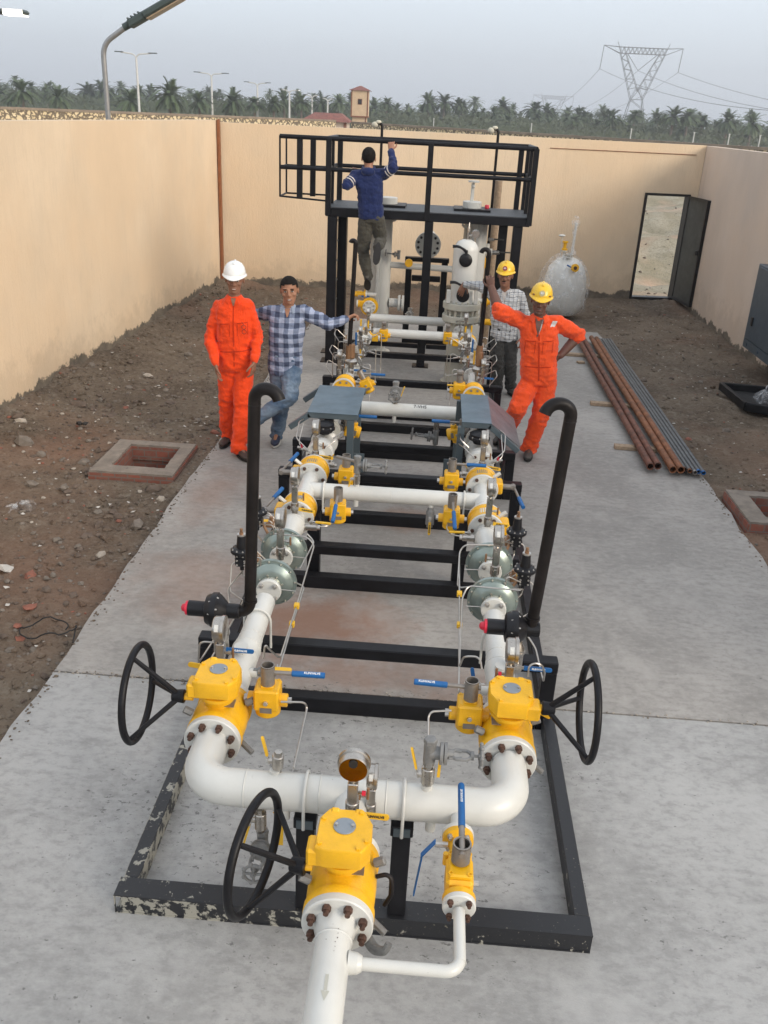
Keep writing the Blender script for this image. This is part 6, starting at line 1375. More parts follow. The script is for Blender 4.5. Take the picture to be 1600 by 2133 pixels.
# front right vessel: beige foot, bolted flange, white upper shell with two black hubs
vc = thing('filter_vessel', (.35, 11.35, 0), 'front filter vessel with beige bolted flange and white domed top, right of centre', 'vessel')
VX, VYc = .35, 11.35
m = MB(); m.cyl((VX, VYc, .02), (VX, VYc, .80), .155, n=36); m.rev([(.20, 0), (.20, .02)], (VX, VYc, .001), Z_, n=30); m.build('lower_shell', M_beige, vc)
m = MB()
for z in (.80, .955): m.rev([(.228, 0), (.235, .008), (.235, .072), (.228, .08)], (VX, VYc, z), Z_, n=48)
m.cyl((VX, VYc, .88), (VX, VYc, .955), .15, n=30)
for i in range(16): a = 2 * pi * i / 16; q = V((VX + .195 * cos(a), VYc + .195 * sin(a), .775)); m.cyl(q, q + Z_ * .285, .015, n=8)
m.build('bolted_flange', M_beige, vc)
m = MB(); m.rev([(.17, 1.036), (.145, 1.12), (.15, 1.16), (.153, 1.66), (.148, 1.70), (.11, 1.76), (.05, 1.79)], (VX, VYc, 0), Z_, n=40); m.build('upper_shell', M_vwhite, vc)
for z in (1.14, 1.565):
    m = MB(); cc = V((VX + .0, VYc - .145, z)); m.rev([(.072, 0), (.080, .008), (.080, .03), (.06, .045), (.035, .05)], cc, (0, -1, 0), n=30)
    hb = m.build('black_hub', M_plast, vc); m = MB(); m.bolts(cc - Y_ * .03, (0, -1, 0), .058, 4, .012, .006, .5, 0, False); m.build('hub_bolt', M_bolt, hb)
    m = MB(); m.tube([cc + V((0, -.03, .10)), cc + V((-.03, -.06, .13)), cc + V((-.10, -.06, .165)), cc + V((-.17, -.06, .16))], lambda u: .014 + .010 * abs(u - .5), .04, n=10); m.cyl(cc + V((0, -.03, .06)), cc + V((0, -.03, .12)), .018, n=12); m.build('locking_arm', M_plast, vc)
m = MB(); m.cyl((VX + .01, VYc, 1.79), (VX + .01, VYc, 1.87), .022, n=6); m.rev([(.018, 0), (.020, .05), (.003, .12)], (VX + .015, VYc, 1.87), Z_, n=12); m.cyl((VX + .01, VYc, 1.83), (VX + .10, VYc, 1.85), .014, n=10); m.rev([(.045, 0), (.048, .01), (.048, .05), (.04, .055)], (VX + .10, VYc - .03, 1.86), Y_, n=24); m.cyl((VX + .10, VYc, 1.74), (VX + .10, VYc, 1.82), .014, n=8); m.build('top_fittings', M_steel, vc)
m = MB(); m.box(VX - .20, VX - .15, VYc - .17, VYc - .13, 1.04, 1.20, c=.005); m.box(VX + .14, VX + .19, VYc - .17, VYc - .13, 1.04, 1.22, c=.005); m.build('closure_ear', M_vwhite, vc)
fl = flange((VX, 11.13, .70), (0, -1, 0), .085, .03, vc, 6, M_bolt, .013)
m = MB(); m.tor((VX - .01, 11.12, .83), (0, .5, 1), .045, .006, 20, 6); m.cyl((VX - .01, 11.12, .76), (VX - .01, 11.12, .83), .007, n=6); m.build('small_handwheel', M_sock, vc)
# yellow valves right of the vessels and by the left vessel
def side_yv(p, ax, lab, L=.22, r=.05, blue=False, col=None):
    t = thing('ball_valve', p, lab, 'ball valve'); p = V(p); a = V(ax).normalized(); x, y, _ = basis(a)
    m = MB(); m.cyl(p, p + a * L, r * .62, n=20); m.box(p.x + a.x * L * .5 - .035, p.x + a.x * L * .5 + .035, p.y - .035, p.y + .035, p.z - .035, p.z + .04, c=.008)
    for q in (0, L - .02): m.rev([(r, 0), (r, .02)], p + a * q, a, n=24)
    m.build('body', col or M_yellow, t)
    m = MB(); m.rev([(r * .98, 0), (r * .98, .018)], p - a * .019, a, n=24, mi=0); m.rev([(r * .98, 0), (r * .98, .018)], p + a * (L + .001), a, n=24, mi=0); m.bolts(p - a * .019, -a, r * .72, 6, .008, .012, 0, 1, True); m.build('flange_pair', [M_white, M_bolt], t)
    m = MB(); m.cyl(p - a * .14, p - a * .019, r * .45, n=14); m.build('pipe_stub', M_white, t)
    if blue: lever(t, p + a * L * .5 + V((0, -.05, -.02)), (1, 0, 0), (0, -1, 0), .14, M_blue, w=.022, name='valve_lever')
side_yv((-0.909, 11.960, 0.946), (-1, 0, 0), 'yellow valve with blue lever left of the left white vessel', L=.17, r=.06, blue=True)
side_yv((-.90, 11.9, .83), (-1, 0, 0), 'small yellow valve above the checked-shirt man\'s hand', L=.10, r=.05)
side_yv((.66, 11.5, 1.03), (1, 0, 0), 'yellow valve right of the beige bolted flange', L=.18, r=.07)
side_yv((.62, 11.35, .80), (1, 0, 0), 'yellow valve low on the right, behind the orange man\'s raised arm', L=.26, r=.065)
t = thing('ball_valve', (-.85, 11.95, .80), 'yellow flanged valve ring in front of the left white vessel', 'ball valve')
m = MB(); m.rev([(.115, 0), (.118, .01), (.118, .05), (.09, .06), (.09, .12)], (-.85, 11.87, .80), Y_, n=32); m.bolts((-.85, 11.87, .80), (0, -1, 0), .10, 12, .008, .006, 0, 0, False); m.build('body', M_yellow, t)
flange((-.85, 11.84, .80), (0, -1, 0), .085, .028, t, 8, M_bolt, .012)
# back pipes between the vessels
t = thing('cross_pipe', (-.2, 12.75, 1.24), 'thin white pipe linking the vessels high up under the platform', 'pipe'); m = MB(); m.cyl((-.66, 12.7, 1.235), (.22, 12.6, 1.235), .042, n=20)
for x in (-.5, -.1): m.tor((x, 12.68, 1.235), X_, .044, .003, 24, 5)
m.build('pipe', M_vwhite, t)
m = MB(); m.rev([(.052, 0), (.055, .005), (.055, .04), (.052, .045)], (-.38, 12.55, 1.29), Y_, n=24); m.build('yellow_coupling', M_yellow, t)
gate_valve((-.52, 12.5, 1.40), (-1, 0, 0.1), 'grey gate valve on the high pipe between the vessels', .9)
gate_valve((-.32, 12.45, .62), (0, -1, .1), 'grey gate valve with its wheel facing front, right of the left vessel', 1.3, mat=M_steel)
t = thing('blind_flange_stand', (.02, 13.4, 0), 'black trestle under a round white bolted flange, behind the centre post', 'trestle')
m = MB()
for x in (-.40, .12): m.box(x - .045, x + .045, 13.35, 13.45, 0, 1.20, c=.004)
m.box(-.35, .07, 13.36, 13.44, .92, 1.0, c=.004); m.box(-.46, .18, 13.34, 13.46, 1.20, 1.26, c=.004); m.box(-.4, .42, 13.3, 13.5, 0, .08, c=.004); m.build('trestle', M_black, t)
flange((-.14, 13.28, 1.45), (0, -1, 0), .185, .05, t, 12, M_rubber, .020, mat=M_vwhite)
m = MB(); m.cyl((-.14, 13.325, 1.45), (-.14, 14.2, 1.45), .11, n=28); m.build('pipe', M_vwhite, t)
# two thin vent stacks with foam tips near the back rail
for x, y, lab in ((-1.0 + .13, 13.3, 'thin dark vent stack with wrapped pale tip behind the climbing man'), (.72, 13.3, 'thin dark vent stack with wrapped pale tip at the right of the platform')):
    v = thing('vent_stack', (x, y, .3), lab, 'vent stack', 'thin dark vent stacks behind the platform'); m = MB(); m.tube([(x, y, .3), (x, y, 3.02), (x - .09, y, 3.02)], .019, .05, n=12); m.build('pipe', M_bpipe, v)
    m = MB(); m.sph((x - .10, y, 3.0), (.045, .035, .04), 10, 8); m.sph((x - .05, y, 3.035), (.04, .03, .025), 10, 8); m.build('wrapped_tip', simple('foam_tip', (.55, .52, .42), .9), v)
m = MB(); m.cyl((.80, 13.55, 0), (.80, 13.55, 2.35), .055, n=12); tag(m.build('timber_pole', M_wood, loc=(.80, 13.55, 0)), 'brown timber pole standing behind the right vessel', 'pole')
# small clutter on the back right vessel
steel_ball((.70, 12.9, 1.62), (1, 0, 0), 'steel valve with dark lever right of the back vessel, upper', L=.06, r=.024, levd=(1, 0, 0), up=(0, -1, .3), col=M_txtk, ll=.18)
steel_ball((.75, 12.9, 1.45), (1, 0, 0), 'steel valve with dark blue lever right of the back vessel, lower', L=.10, r=.032, levd=(1, 0, 0), up=(0, -1, .3), col=M_txtk, ll=.24)
m = MB(); m.cyl((.62, 12.9, 1.45), (.76, 12.9, 1.45), .05, n=16); m.cyl((.68, 12.9, 1.45), (.68, 12.9, 1.56), .04, n=14); m.build('side_branch', M_vwhite, vb)
m = MB(); m.box(.60, .68, 12.8, 12.88, 1.24, 1.38, c=.008); tag(m.build('block_valve', M_yellow, loc=(.64, 12.84, 1.3)), 'small yellow fitting under the steel valves right of the back vessel', 'valve')

# -------- wrapped tank in the back corner
t = thing('wrapped_tank', (2.30, 16.35, 0), 'white tank wrapped in clear plastic by the back wall', 'tank')
m = MB(); m.rev([(.24, 0), (.32, .06), (.37, .2), (.385, .42), (.365, .64), (.30, .83), (.19, .95), (.06, 1.0)], (2.30, 16.35, 0.0), Z_, n=44); m.build('shell', M_vwhite, t)
M_film, nt, bs = nmat('clear_film'); bs.inputs['Base Color'].default_value = (.82, .85, .88, 1); bs.inputs['Roughness'].default_value = .22; bs.inputs['Alpha'].default_value = .38
nf = ntex(nt, 9, 5, .7); nt.links.new(ramp(nt, nf, [(.48, .05), (.68, .45)]), bs.inputs['Alpha']); bump(nt, bs, ntex(nt, 9, 3, .5), .5, .02)
def film(c, prof, n, amp, seed, parent, name='plastic_film'):
    m = MB(); rings = []
    for r, z in prof:
        ring = []
        for j in range(n):
            a = 2 * pi * j / n; k = 1 + amp * noise.fractal(V((cos(a) * 3.2, sin(a) * 3.2, z * 3 + seed)), .9, 2.0, 4)
            ring.append(V((c[0] + r * k * cos(a), c[1] + r * k * sin(a), c[2] + z + amp * .25 * noise.noise(V((a * 2, z * 4, seed))))))
        rings.append(ring)
    m.loft(rings, caps=False); return m.build(name, M_film, parent, sharp=60, fix=False)
film((2.28, 16.35, 0), [(.40, .03), (.44, .1), (.45, .25), (.45, .4), (.46, .52), (.42, .68), (.36, .84), (.27, .95), (.15, 1.04), (.04, 1.06)], 80, .09, 3, t)
m = MB(); m.cyl((2.20, 16.2, .98), (2.20, 16.2, 1.12), .02, n=10, mi=0); m.rev([(.055, 0), (.055, .02)], (2.20, 16.2, 1.10), Z_, n=20, mi=0); m.rev([(.05, 0), (.05, .03), (.028, .035), (.03, .12), (.05, .125), (.05, .15)], (2.20, 16.2, 1.12), Z_, n=20, mi=1); m.build('yellow_nozzle', [M_white, M_yellow], t)
m = MB(); m.rev([(.065, 0), (.065, .025), (.02, .03), (.02, .06)], (2.29, 16.2, 1.0), Z_, n=20, mi=0); m.rev([(.065, 0), (.065, .02)], (2.29, 16.2, 1.04), Z_, n=20, mi=0); m.build('top_flange', M_vwhite, t)
m = MB(); m.rev([(.065, 0), (.068, .02), (.068, .05), (.045, .055)], (2.38, 16.0, .86), (0.25, -1, .1), n=22, mi=0); m.cyl((2.39, 15.94, .866), (2.39, 15.93, .866), .03, n=14, mi=1); m.cyl((2.25, 16.0, .9), (2.34, 15.98, .86), .012, n=8, mi=2); m.build('yellow_valve', [M_yellow, M_rust, M_blue], t)
film((2.335, 16.2, 1.04), [(.06, 0), (.075, .05), (.035, .12), (.03, .3), (.04, .42), (.06, .5), (.075, .56), (.05, .62), (.01, .63)], 18, .2, 9, t)
m = MB(); m.cyl((2.335, 16.2, 1.0), (2.35, 16.2, 1.58), .022, n=10); m.build('vent_nozzle', M_vwhite, t)
m = MB(); m.sph((2.13, 16.2, 1.36), (.06, .05, .022), 12, 6); m.cyl((2.14, 16.2, 1.0), (2.14, 16.2, 1.35), .006, n=6); m.build('capped_tip', M_white, t)

# -------- pipes lying on the slab at the right
ra = [((2.255, 8.408, 0.050), (2.312, 14.105, 0.050), .036, 0), ((2.299, 8.416, 0.050), (2.382, 14.124, 0.050), .036, 0), ((2.390, 8.380, 0.050), (2.478, 14.116, 0.050), .036, 1), ((2.467, 8.368, 0.050), (2.538, 14.066, 0.050), .036, 1),
      ((2.511, 8.401, 0.030), (2.591, 14.100, 0.030), .020, 2), ((2.547, 8.395, 0.030), (2.630, 14.110, 0.030), .020, 2), ((2.593, 8.390, 0.030), (2.669, 14.121, 0.030), .020, 2), ((2.626, 8.370, 0.030), (2.701, 14.129, 0.030), .020, 2), ((2.666, 8.365, 0.030), (2.748, 14.141, 0.030), .020, 2)]
pl = ['dark red rusty pipe lying on the slab, leftmost of the bundle', 'dark red rusty pipe lying second from the left of the bundle', 'orange rusty pipe lying third from the left of the bundle', 'orange rusty pipe lying fourth from the left, touching the thin pipes', 'thin dark pipe with a reddish end, next to the thick rusty ones', 'thin dark pipe with an orange end, second of the thin ones', 'thin dark pipe with bare end, middle of the thin ones', 'thin grey pipe with a blue cap, second from the right of the bundle', 'thin grey pipe with a blue cap, rightmost of the bundle']
xs_ = [2.245, 2.325, 2.455, 2.535, 2.590, 2.632, 2.674, 2.716, 2.758]
for i, (a, b, r, k) in enumerate(ra):
    y0, y1 = a[1], b[1]; z = .045 + r; mt = (M_rustpipe, M_rustpipe2, M_galv)[k]
    t = thing('loose_pipe', (xs_[i], y0, z), pl[i], 'pipe', 'loose pipes lying in a bundle on the slab'); m = MB()
    p0 = V((xs_[i], y0 + (.0, .02, -.02, .0, .03, 0, -.03, .02, 0)[i], z)); p1 = V((xs_[i] + .04 + (i % 3) * .004, y1, z)); d = (p1 - p0).normalized(); m.tube([p0, p0.lerp(p1, .35) + V((.006, 0, -.006)), p0.lerp(p1, .7) + V((-.004, 0, -.004)), p1], r, .3, n=16, caps=False)
    m.cyl(p0 + d * .12, p0 + d * .121, r * .98, n=14); m.cyl(p1 - d * .06, p1 - d * .059, r * .98, n=14); m.build('tube', mt, t)
    m = MB(); m.ring(p0 - d * .001, d, r + .001, r * .82, .03, n=18); m.build('end_cap', (mt, mt, mt, mt, M_rust, M_rustpipe2, M_sock, M_blue, M_blue)[i], t)
for i, (p, q, lab) in enumerate((((1.996, 10.696, 0.030), (.50, -.02), 'short timber batten under the pipe bundle, middle one'), ((2.021, 9.126, 0.030), (.55, -.02), 'timber batten under the near end of the pipe bundle'), ((1.991, 13.172, 0.030), (.62, .0), 'timber batten under the far end of the pipe bundle'))):
    R_ = Matrix.Rotation(q[1] - .03, 3, 'Z'); m = MB(); m.box(0, q[0] + .2, -.045, .045, 0.001, .042, c=.004, R=R_, O=(p[0], p[1], 0)); tag(m.build('timber_batten', M_wood, loc=(p[0], p[1], 0)), lab, 'timber batten', 'timber battens under the pipe bundle')
m = MB(); m.box(-.05, .05, -.04, .04, .001, .03, c=.004, O=(2.16, 12.75, 0), R=Matrix.Rotation(.3, 3, 'Z')); tag(m.build('wood_offcut', M_wood, loc=(2.16, 12.75, 0)), 'small wooden offcut beside the far timber batten', 'wood scrap')
# black tray with plastic
t = thing('black_tray', (4.2, 11.2, 0), 'black shallow tray holding crumpled plastic on the soil by the right wall', 'tray')
q = [V((3.86, 11.75, 0)), V((3.92, 10.85, 0)), V((4.72, 10.4, 0)), V((4.78, 11.6, 0))]
m = MB(); m.loft([q, [p.copy() + Z_ * .02 for p in q]]); m.build('tray_floor', M_rubber, t)
m = MB()
for i in range(4):
    a, b = q[i], q[(i + 1) % 4]; d = (b - a); m.box(0, d.length, -.025, .03, 0.005, .11, c=.008, R=Matrix.Rotation(atan2(d.y, d.x), 3, 'Z'), O=a)
m.build('tray_rim', M_black, t)
t = thing('plastic_bundle', (4.5, 11.3, .1), 'crumpled white plastic sheeting heaped in the black tray', 'plastic bundle')
for i, (dx, dy, s_, h) in enumerate(((0, 0, 1.0, .34), (-.22, .1, .6, .14), (.05, -.22, .6, .16))):
    film((4.52 + dx, 11.15 + dy, .03), [(.26 * s_, 0), (.24 * s_, h * .3), (.16 * s_, h * .55), (.05 * s_, h * .8), (.07 * s_, h * 1.05), (.02, h * 1.2)], 34, .5, 20 + i, t, 'plastic_fold')
m = MB(); m.box(4.38, 4.5, 11.25, 11.38, .1, .2, c=.02); m.build('red_wrapper', M_red, t)
# odds and ends on the left soil
pp = (-2.371, 4.821, 0.000); m = MB(); pts = []
for i in range(40): a = i / 39 * 6.9; rr = .125 + .012 * sin(a * 2) + .004 * a; pts.append((pp[0] + rr * 1.15 * cos(a) + .004 * a, pp[1] + rr * .8 * sin(a), .02 + .012 * (1 + sin(a * 1.5)) + soil_h(pp[0] + rr * cos(a), pp[1] + rr * sin(a)) + .02))
pts.append((pp[0] + .25, pp[1] - .15, .02)); m.tube(pts, .005, n=6); tag(m.build('wire_loop', M_rubber, loc=pp), 'loop of thin black cable lying on the soil at the left', 'cable')
for (px, r, mt, lab, fl) in (((-3.969, 8.145, 0.100), .10, 0, 'rounded grey rock at the foot of the left wall', .8), ((-2.571, 5.064, 0.000), .045, 3, 'broken red brick piece on the soil above the cable loop', .4), ((-3.565, 10.849, 0.050), .085, 2, 'pale flat stone on the soil halfway along the left wall', .4), ((-2.999, 5.635, 0.050), .07, 4, 'scrap of pale cloth at the left edge of the picture', .35), ((-2.571, 4.865, 0.000), .03, 3, 'small red brick chip left of the cable loop', .5), ((-1.951, 7.408, 0.000), .04, 2, 'pale rubble lump between pit and slab', .6)):
    m = MB(); rock(m, (px[0], px[1], soil_h(px[0], px[1]) + r * .3), r, 0, fl); rock(m, (px[0] + r * .3, px[1], soil_h(px[0], px[1]) + r * .2), r * .7, 0, fl); tag(m.build('brick_piece' if mt == 3 else 'cloth_scrap' if mt == 4 else 'rock', M_st[mt], loc=px, sharp=25), lab, 'brick' if mt == 3 else 'cloth' if mt == 4 else 'rock')
px = (-3.391, 6.739, 0.050); t = thing('plastic_bag', px, 'thin pinkish plastic bag lying on the soil at the far left', 'plastic bag'); film((px[0], px[1], soil_h(px[0], px[1]) - .01), [(.13, 0), (.11, .02), (.06, .03), (.02, .03)], 26, .6, 41, t, 'bag_film')
px = (-3.664, 8.813, 0.000); m = MB(); rock(m, (px[0], px[1], .0), .05, 0, .5); rock(m, (px[0] + .06, px[1] + .01, .0), .035, 0, .5); tag(m.build('rubber_scrap', M_rubber, loc=px), 'black rubber scrap beside the grey rock at the left wall', 'rubber scrap')
# extra brass and steel fittings round the pilots and between the runs
rf = random.Random(12)
for x, s_, nm, ys in ((XL, -1, 'left', (4.55, 5.05)), (XR, 1, 'right', (4.55, 5.02))):
    for i, yy in enumerate(ys):
        t = thing('tube_manifold', (x + s_ * .12, yy, .74), 'brass and steel tube manifold by the %s %s pilot' % (('nearer', 'farther')[i], nm), 'fitting'); m = MB()
        for k in range(4): m.tube([(x + s_ * .07, yy + k * .022, .70 + k * .01), (x + s_ * (.12 + k * .01), yy + k * .022, .78 + .01 * k), (x + s_ * .17, yy + k * .02, .79)], .0042, .02, n=6)
        m.build('tubes', M_tube, t); m = MB(); m.box(x + s_ * .10, x + s_ * .15, yy - .01, yy + .08, .735, .765, c=.004); m.cyl((x + s_ * .12, yy + .02, .76), (x + s_ * .12, yy + .02, .80), .012, n=6); m.build('block', M_brass, t)
        m = MB(); m.sheet([(x + s_ * .13, yy - .02, .80), (x + s_ * .19, yy - .03, .80), (x + s_ * .19, yy - .045, .79), (x + s_ * .13, yy - .035, .79)], .003); m.build('small_lever', M_hand, t)
for x, s_, nm in ((XL, 1, 'left'), (XR, -1, 'right')):
    tubing([(x + s_ * .05, 6.45, ZP + .08), (x + s_ * .13, 6.5, ZP + .14), (x + s_ * .17, 6.7, ZP + .10), (x + s_ * .12, 6.9, ZP + .02)], 'thin steel tube arching beside the cream flange on the %s run' % nm)
    tubing([(x - s_ * .06, 6.4, ZP + .06), (x - s_ * .17, 6.42, ZP + .16), (x - s_ * .19, 6.7, ZP + .20), (x - s_ * .10, 6.95, ZP + .20)], 'thin dark steel tube outside the black actuator on the %s run' % nm)
    steel_ball((x - s_ * .10, 6.45, ZP + .06), (-s_, 0, .3), 'small steel valve outside the cream flange on the %s run' % nm, L=.05, r=.016, levd=(-.1 * s_, -.4, 1), up=(0, -1, .3), col=M_red, ll=.05)
    for i, (yy, zz) in enumerate(((9.05, .86), (9.65, .84), (10.25, .86))):
        t = thing('valve_fitting', (x + s_ * .09, yy, zz), 'steel fitting with small lever, %s of the three on the far %s run' % (('nearest', 'middle', 'farthest')[i], nm), 'fitting'); m = MB()
        m.cyl((x + s_ * .05, yy, zz - .06), (x + s_ * .05, yy, zz + .03), .02, n=14, ch=.003); m.cyl((x + s_ * .03, yy, zz), (x + s_ * .14, yy, zz), .012, n=10); m.cyl((x + s_ * .12, yy, zz - .03), (x + s_ * .12, yy, zz + .04), .014, n=6); m.build('body', M_steel, t)
        m = MB(); m.box(x - s_ * .02, x + s_ * .0, yy - .03, yy - .01, zz - .02, zz + .12, c=.003); m.build('lever', M_hand if i != 1 else M_blue, t)
for x, s_, nm in ((XL, 1, 'left'), (XR, -1, 'right')):
    for i, yy in enumerate((9.40, 10.10)):
        t = thing('pipe_flange', (x, yy, ZP), 'white bolted flange %s on the far %s run' % (('nearer', 'farther')[i], nm), 'flange'); flange((x, yy, ZP), (0, -1, 0), .078, .022, t, 4, M_bolt, .014)
        m = MB(); m.cyl((x, yy - .12, ZP), (x, yy - .005, ZP), .045, n=22); m.build('neck', M_white, t)
    side_yv((x + s_ * .13, 10.15, ZP + .10), (s_, 0, 0), 'small yellow valve on the inner side of the far %s run' % nm, L=.07, r=.032)

# ================================================================ PEOPLE
from mathutils.bvhtree import BVHTree
def remesh(mb, voxel, sm=3, fac=.5):
    me = bpy.data.meshes.new('tmp'); me.from_pydata([tuple(p) for p in mb.v], [], mb.f)
    bm = bmesh.new(); bm.from_mesh(me); bmesh.ops.recalc_face_normals(bm, faces=bm.faces); bm.to_mesh(me); bm.free()
    o = bpy.data.objects.new('tmp', me); COL.objects.link(o)
    r = o.modifiers.new('r', 'REMESH'); r.mode = 'VOXEL'; r.voxel_size = voxel
    if sm: s_ = o.modifiers.new('s', 'SMOOTH'); s_.iterations = sm; s_.factor = fac
    dg = bpy.context.evaluated_depsgraph_get(); dg.update()
    res = bpy.data.meshes.new_from_object(o.evaluated_get(dg)); bpy.data.objects.remove(o); bpy.data.meshes.remove(me)
    res.materials.clear(); return res
def limb(m, pts, rs, n=14, k=1.0, sub=5):
    """round tapered limb through joints with radii, spheres at the joints"""
    pts = [V(p) for p in pts]
    for i in range(len(pts) - 1):
        a, b = pts[i], pts[i + 1]; d = b - a
        x, y, _ = basis(d); rings = []
        for j in range(sub + 1):
            u = j / sub; bul = 1 + .06 * sin(pi * u); r = (rs[i] * (1 - u) + rs[i + 1] * u) * bul
            rings.append([a + d * u + (x * cos(2 * pi * q / n) + y * sin(2 * pi * q / n)) * r for q in range(n)])
        m.loft(rings)
        m.sph(b, rs[i + 1], n, 8)
    m.sph(pts[0], rs[0], n, 8)
def torso(m, secs, side, fwd, n=24):
    rings = []
    for c, a, b in secs:
        c = V(c); ring = []
        for j in range(n):
            t = 2 * pi * j / n; ct, st = cos(t), sin(t)
            ring.append(c + side * a * math.copysign(abs(ct) ** .85, ct) + fwd * b * math.copysign(abs(st) ** .85, st))
        rings.append(ring)
    m.loft(rings)
def hand(m, w, d, nrm, thumb, curl=.35, k=1.0, spread=.0):
    """w wrist, d direction of the hand, nrm palm-facing direction, thumb +1/-1 side"""
    d = V(d).normalized(); k *= 1.0; nrm = V(nrm); nrm = (nrm - d * nrm.dot(d)).normalized(); s_ = d.cross(nrm).normalized() * thumb; w = V(w)
    rings = []
    for u, a, b in ((-.02, .026, .020), (.02, .034, .018), (.05, .041, .016), (.082, .043, .014), (.092, .040, .010)):
        rings.append([w + d * u * k + (s_ * a * cos(2 * pi * j / 14) + nrm * b * sin(2 * pi * j / 14)) * k for j in range(14)])
    m.loft(rings)
    L = ((.036, .023, .019), (.039, .026, .020), (.037, .024, .019), (.029, .019, .016))
    for i in range(4):
        p = w + (d * (.086 - (.006 if i == 3 else 0)) + s_ * (.033 - .022 * i)) * k; dd = (d + s_ * (.05 - .035 * i) * (1 + spread)).normalized(); ang = curl * (1 + .12 * i)
        pts = [p - dd * .02 * k]; q = p.copy(); rot = Matrix.Rotation(0, 3, 'X'); ax = dd.cross(nrm)
        for j in range(3):
            dd = Matrix.Rotation(ang * (.8 + .25 * j), 3, ax) @ dd; q = q + dd * L[i][j] * k; pts.append(q.copy())
        limb(m, pts, [.0088 * k, .0086 * k, .0080 * k, .0070 * k], n=8, sub=2)
    p = w + (d * .022 + s_ * .030) * k; dd = (d * .62 + s_ * .72 + nrm * .25).normalized(); ax = dd.cross(nrm); pts = [p.copy()]; q = p.copy()
    for j, l in enumerate((.040, .030, .024)):
        q = q + dd * l * k; pts.append(q.copy()); dd = (dd + (d * .5 - s_ * .35 + nrm * .35) * curl * 1.3).normalized()
    limb(m, pts, [.013 * k, .0105 * k, .0098 * k, .0082 * k], n=8, sub=2)
def head_parts(m, M):
    m.M = M
    m.sph((0, -.008, .032), (.077, .096, .088), 22, 14)
    prof = [(-.114, .058, .020, .022), (-.104, .052, .036, .036), (-.085, .040, .047, .050), (-.060, .028, .056, .062), (-.030, .018, .064, .073), (.0, .010, .069, .081), (.035, .004, .073, .087)]
    m.loft([[V((a * cos(2 * pi * j / 22), cy + b * sin(2 * pi * j / 22), z)) for j in range(22)] for z, cy, a, b in prof])
    limb(m, [(0, .085, .030), (0, .098, .0), (0, .107, -.022)], [.008, .0095, .0115], n=10, sub=3)
    for s_ in (-1, 1):
        m.sph((s_ * .012, .098, -.027), (.009, .010, .008), 10, 6); m.sph((s_ * .031, .081, .031), (.024, .012, .009), 12, 6); m.sph((s_ * .040, .060, -.022), (.024, .024, .020), 12, 8)
        m.sph((s_ * .078, -.008, -.004), (.009, .018, .031), 12, 8)
    m.sph((0, .084, -.060), (.024, .012, .016), 12, 8); m.sph((0, .078, -.092), (.020, .016, .014), 10, 8)
    m.M = None
SK = [simple('skin_tan', (.32, .155, .09), .62, var=.10, vs=30), simple('skin_brown', (.24, .115, .07), .62, var=.10, vs=30), simple('skin_dark', (.125, .058, .04), .58, var=.12, vs=30), simple('skin_red_tan', (.32, .15, .09), .48, var=.1, vs=30)]
M_hair = simple('black_hair', (.010, .008, .007), .85, var=.3, vs=60, spec=.15)
M_greyb = simple('grey_stubble', (.115, .075, .062), .7, var=.3, vs=120)
M_eyew = simple('eye_white', (.45, .42, .38), .3, var=.02); M_eyed = simple('eye_dark', (.015, .010, .008), .25); M_lip = simple('lips', (.21, .080, .062), .45); M_teeth = simple('teeth', (.62, .58, .5), .35, var=.03)
def cloth_mat(name, c, var=.10):
    m, nt, bs = nmat(name); o = mixc(nt, ramp(nt, ntex(nt, 6, 5, .6), [(.3, 0), (.7, 1)]), tuple(x * (1 - var) for x in c), tuple(x * (1 + var) for x in c))
    nt.links.new(o, bs.inputs['Base Color']); bs.inputs['Roughness'].default_value = .85; bs.inputs['Specular IOR Level'].default_value = .2
    bs.inputs['Sheen Weight'].default_value = .15; bump(nt, bs, ntex(nt, 11, 6, .62, sc3=(1, 1, .6), dist=.6), .9, .03); return m
M_or1 = cloth_mat('orange_cloth', (.80, .062, .008)); M_or2 = cloth_mat('orange_cloth_faded', (.82, .085, .018))
M_navy = cloth_mat('navy_cloth', (.012, .022, .085), .2); M_olive = cloth_mat('olive_grey_cloth', (.060, .056, .044), .2); M_dgrey = cloth_mat('dark_grey_cloth', (.040, .040, .038), .15)
def jeans():
    m, nt, bs = nmat('blue_denim'); n1 = ntex(nt, 5, 5, .6)
    sx = nt.nodes.new('ShaderNodeSeparateXYZ'); nt.links.new(nt.nodes.new('ShaderNodeTexCoord').outputs['Object'], sx.inputs[0])
    o = mixc(nt, ramp(nt, n1, [(.38, 0), (.66, 1)]), (.045, .085, .15), (.19, .25, .32)); nt.links.new(o, bs.inputs['Base Color']); bs.inputs['Roughness'].default_value = .85
    bump(nt, bs, ntex(nt, 60, 4, .6), .3, .006); return m
M_jean = jeans()
